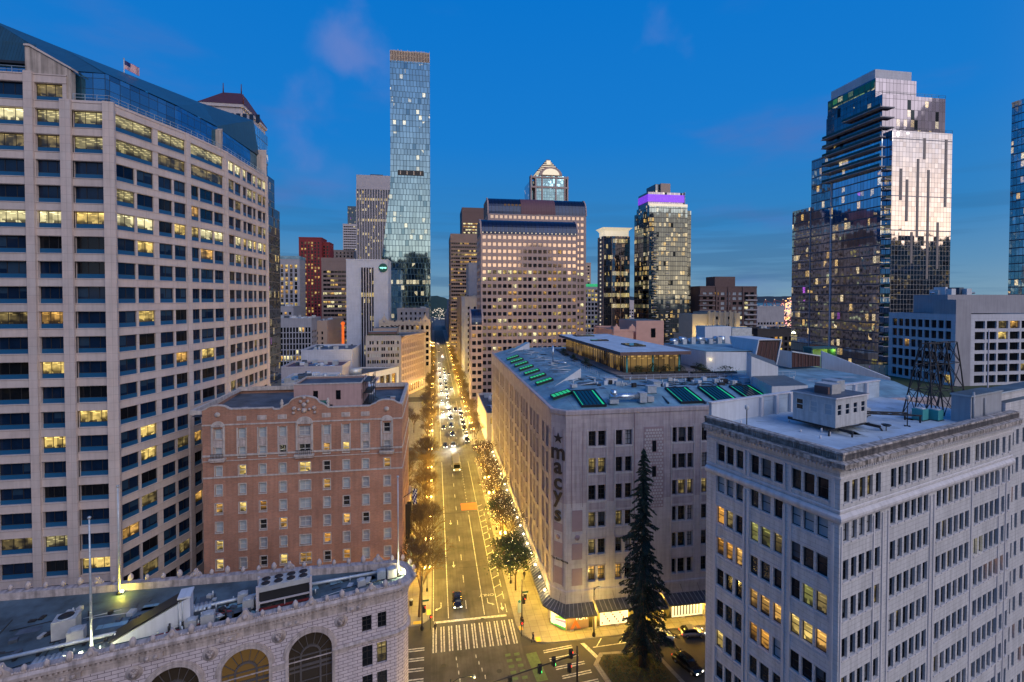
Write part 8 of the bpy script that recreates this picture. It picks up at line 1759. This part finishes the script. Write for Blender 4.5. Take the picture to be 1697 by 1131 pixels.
# --- pedestrians: one skinned body each
def person(label, loc, rz, top, legs, stride=.25, bag=False):
    t = thing('person', label, 'person', loc, rz)
    J = {'pel': (0, 0, .95, .15, .10), 'sp': (0, 0, 1.18, .15, .10), 'ch': (0, -.01, 1.36, .18, .11), 'nk': (0, -.02, 1.50, .06, .06), 'hd': (0, -.04, 1.63, .085, .10), 'ht': (0, -.03, 1.73, .07, .08)}
    E = [('pel', 'sp'), ('sp', 'ch'), ('ch', 'nk'), ('nk', 'hd'), ('hd', 'ht')]
    for s, n_ in ((-1, 'l'), (1, 'r')):
        J.update({'hp' + n_: (s * .10, 0, .88, .10, .10), 'kn' + n_: (s * .10, -.06 + s * stride * .4, .50, .065, .065), 'an' + n_: (s * .10, s * stride, .09, .045, .045), 'to' + n_: (s * .11, s * stride - .16, .04, .035, .03),
                  'sh' + n_: (s * .19, 0, 1.42, .06, .06), 'el' + n_: (s * .25, s * -.08, 1.13, .045, .045), 'wr' + n_: (s * .24, s * -.14 - .08, .90, .032, .032), 'ha' + n_: (s * .235, s * -.15 - .12, .80, .03, .022)})
        E += [('pel', 'hp' + n_), ('hp' + n_, 'kn' + n_), ('kn' + n_, 'an' + n_), ('an' + n_, 'to' + n_), ('ch', 'sh' + n_), ('sh' + n_, 'el' + n_), ('el' + n_, 'wr' + n_), ('wr' + n_, 'ha' + n_)]
    ks = list(J); me = bpy.data.meshes.new('body'); me.from_pydata([J[k][:3] for k in ks], [(ks.index(a), ks.index(c)) for a, c in E], []); o = bpy.data.objects.new('body', me); COL.objects.link(o)
    md = o.modifiers.new('skin', 'SKIN'); sv = me.skin_vertices[0].data if me.skin_vertices else None
    if sv is None: me.skin_vertices and 0
    if not me.skin_vertices:
        bm = __import__('bmesh').new(); bm.from_mesh(me); bm.verts.layers.skin.verify(); bm.to_mesh(me); bm.free()
    for k, v in zip(ks, me.skin_vertices[0].data): v.radius = (J[k][3], J[k][4]); v.use_root = (k == 'pel')
    o.modifiers.new('sub', 'SUBSURF').levels = 1; dg = bpy.context.evaluated_depsgraph_get(); m2 = bpy.data.meshes.new_from_object(o.evaluated_get(dg)); bpy.data.objects.remove(o)
    for m in (top, legs, 'skin', 'black_metal'): m2.materials.append(MATS[m])
    for p in m2.polygons:
        z = p.center.z; p.material_index = 3 if z < .09 else (1 if z < .93 and abs(p.center.x) < .2 else (2 if z > 1.52 or (z < .87 and abs(p.center.x) > .2) else 0)); p.use_smooth = True
    if not m2.uv_layers: m2.uv_layers.new(name='UVMap')
    part('body', m2, t); b = MB(); b.ball((0, -.02, 1.70), .115, 'cloth_dark', 8, .8); part('hair', b, t)
    b = MB()
    for s in (-.035, .035): b.ball((s, -.135, 1.655), .014, 'black_metal', 4)
    b.ball((0, -.15, 1.62), .018, 'skin', 4); b.box(-.03, .03, -.142, -.13, 1.57, 1.58, 'flag_red'); part('face', b, t)
    return t
person('person in dark clothes walking on the left end of the crosswalk', (-.1, 83.9, .01), 30, 'cloth_dark', 'cloth_dark'); person('person in a blue coat stepping off the store kerb at the side crossing', (16.3, 78.6, .14), -60, 'cloth_blue', 'cloth_dark'); person('person standing at the kerb by the black post near the crosswalk end', (15.2, 82.6, .14), 160, 'cloth_dark', 'cloth_blue', .08); person('person in black walking towards the camera along the lit store pavement', (18.2, 97, .14), 10, 'cloth_dark', 'cloth_dark')
# low shop awnings beside the hotel, blue banners
b = MB(); b.box(0, 1.4, 0, 16, 4.2, 4.6, 'black_metal', 'roof_blue'); single('hotel_canopy', b, 'dark flat canopy along the avenue side of the brick hotel', 'canopy', (-6.0, 93, 0))
for i, y in enumerate((98, 104)): b = MB(); b.box(0, .9, 0, .18, 9 - i, 17 - i * 2, 'black_metal'); single('blade_sign', b, ('taller', 'shorter')[i] + ' dark vertical blade sign on the avenue side of the brick hotel', 'blade sign', (-5.97, y, 0))
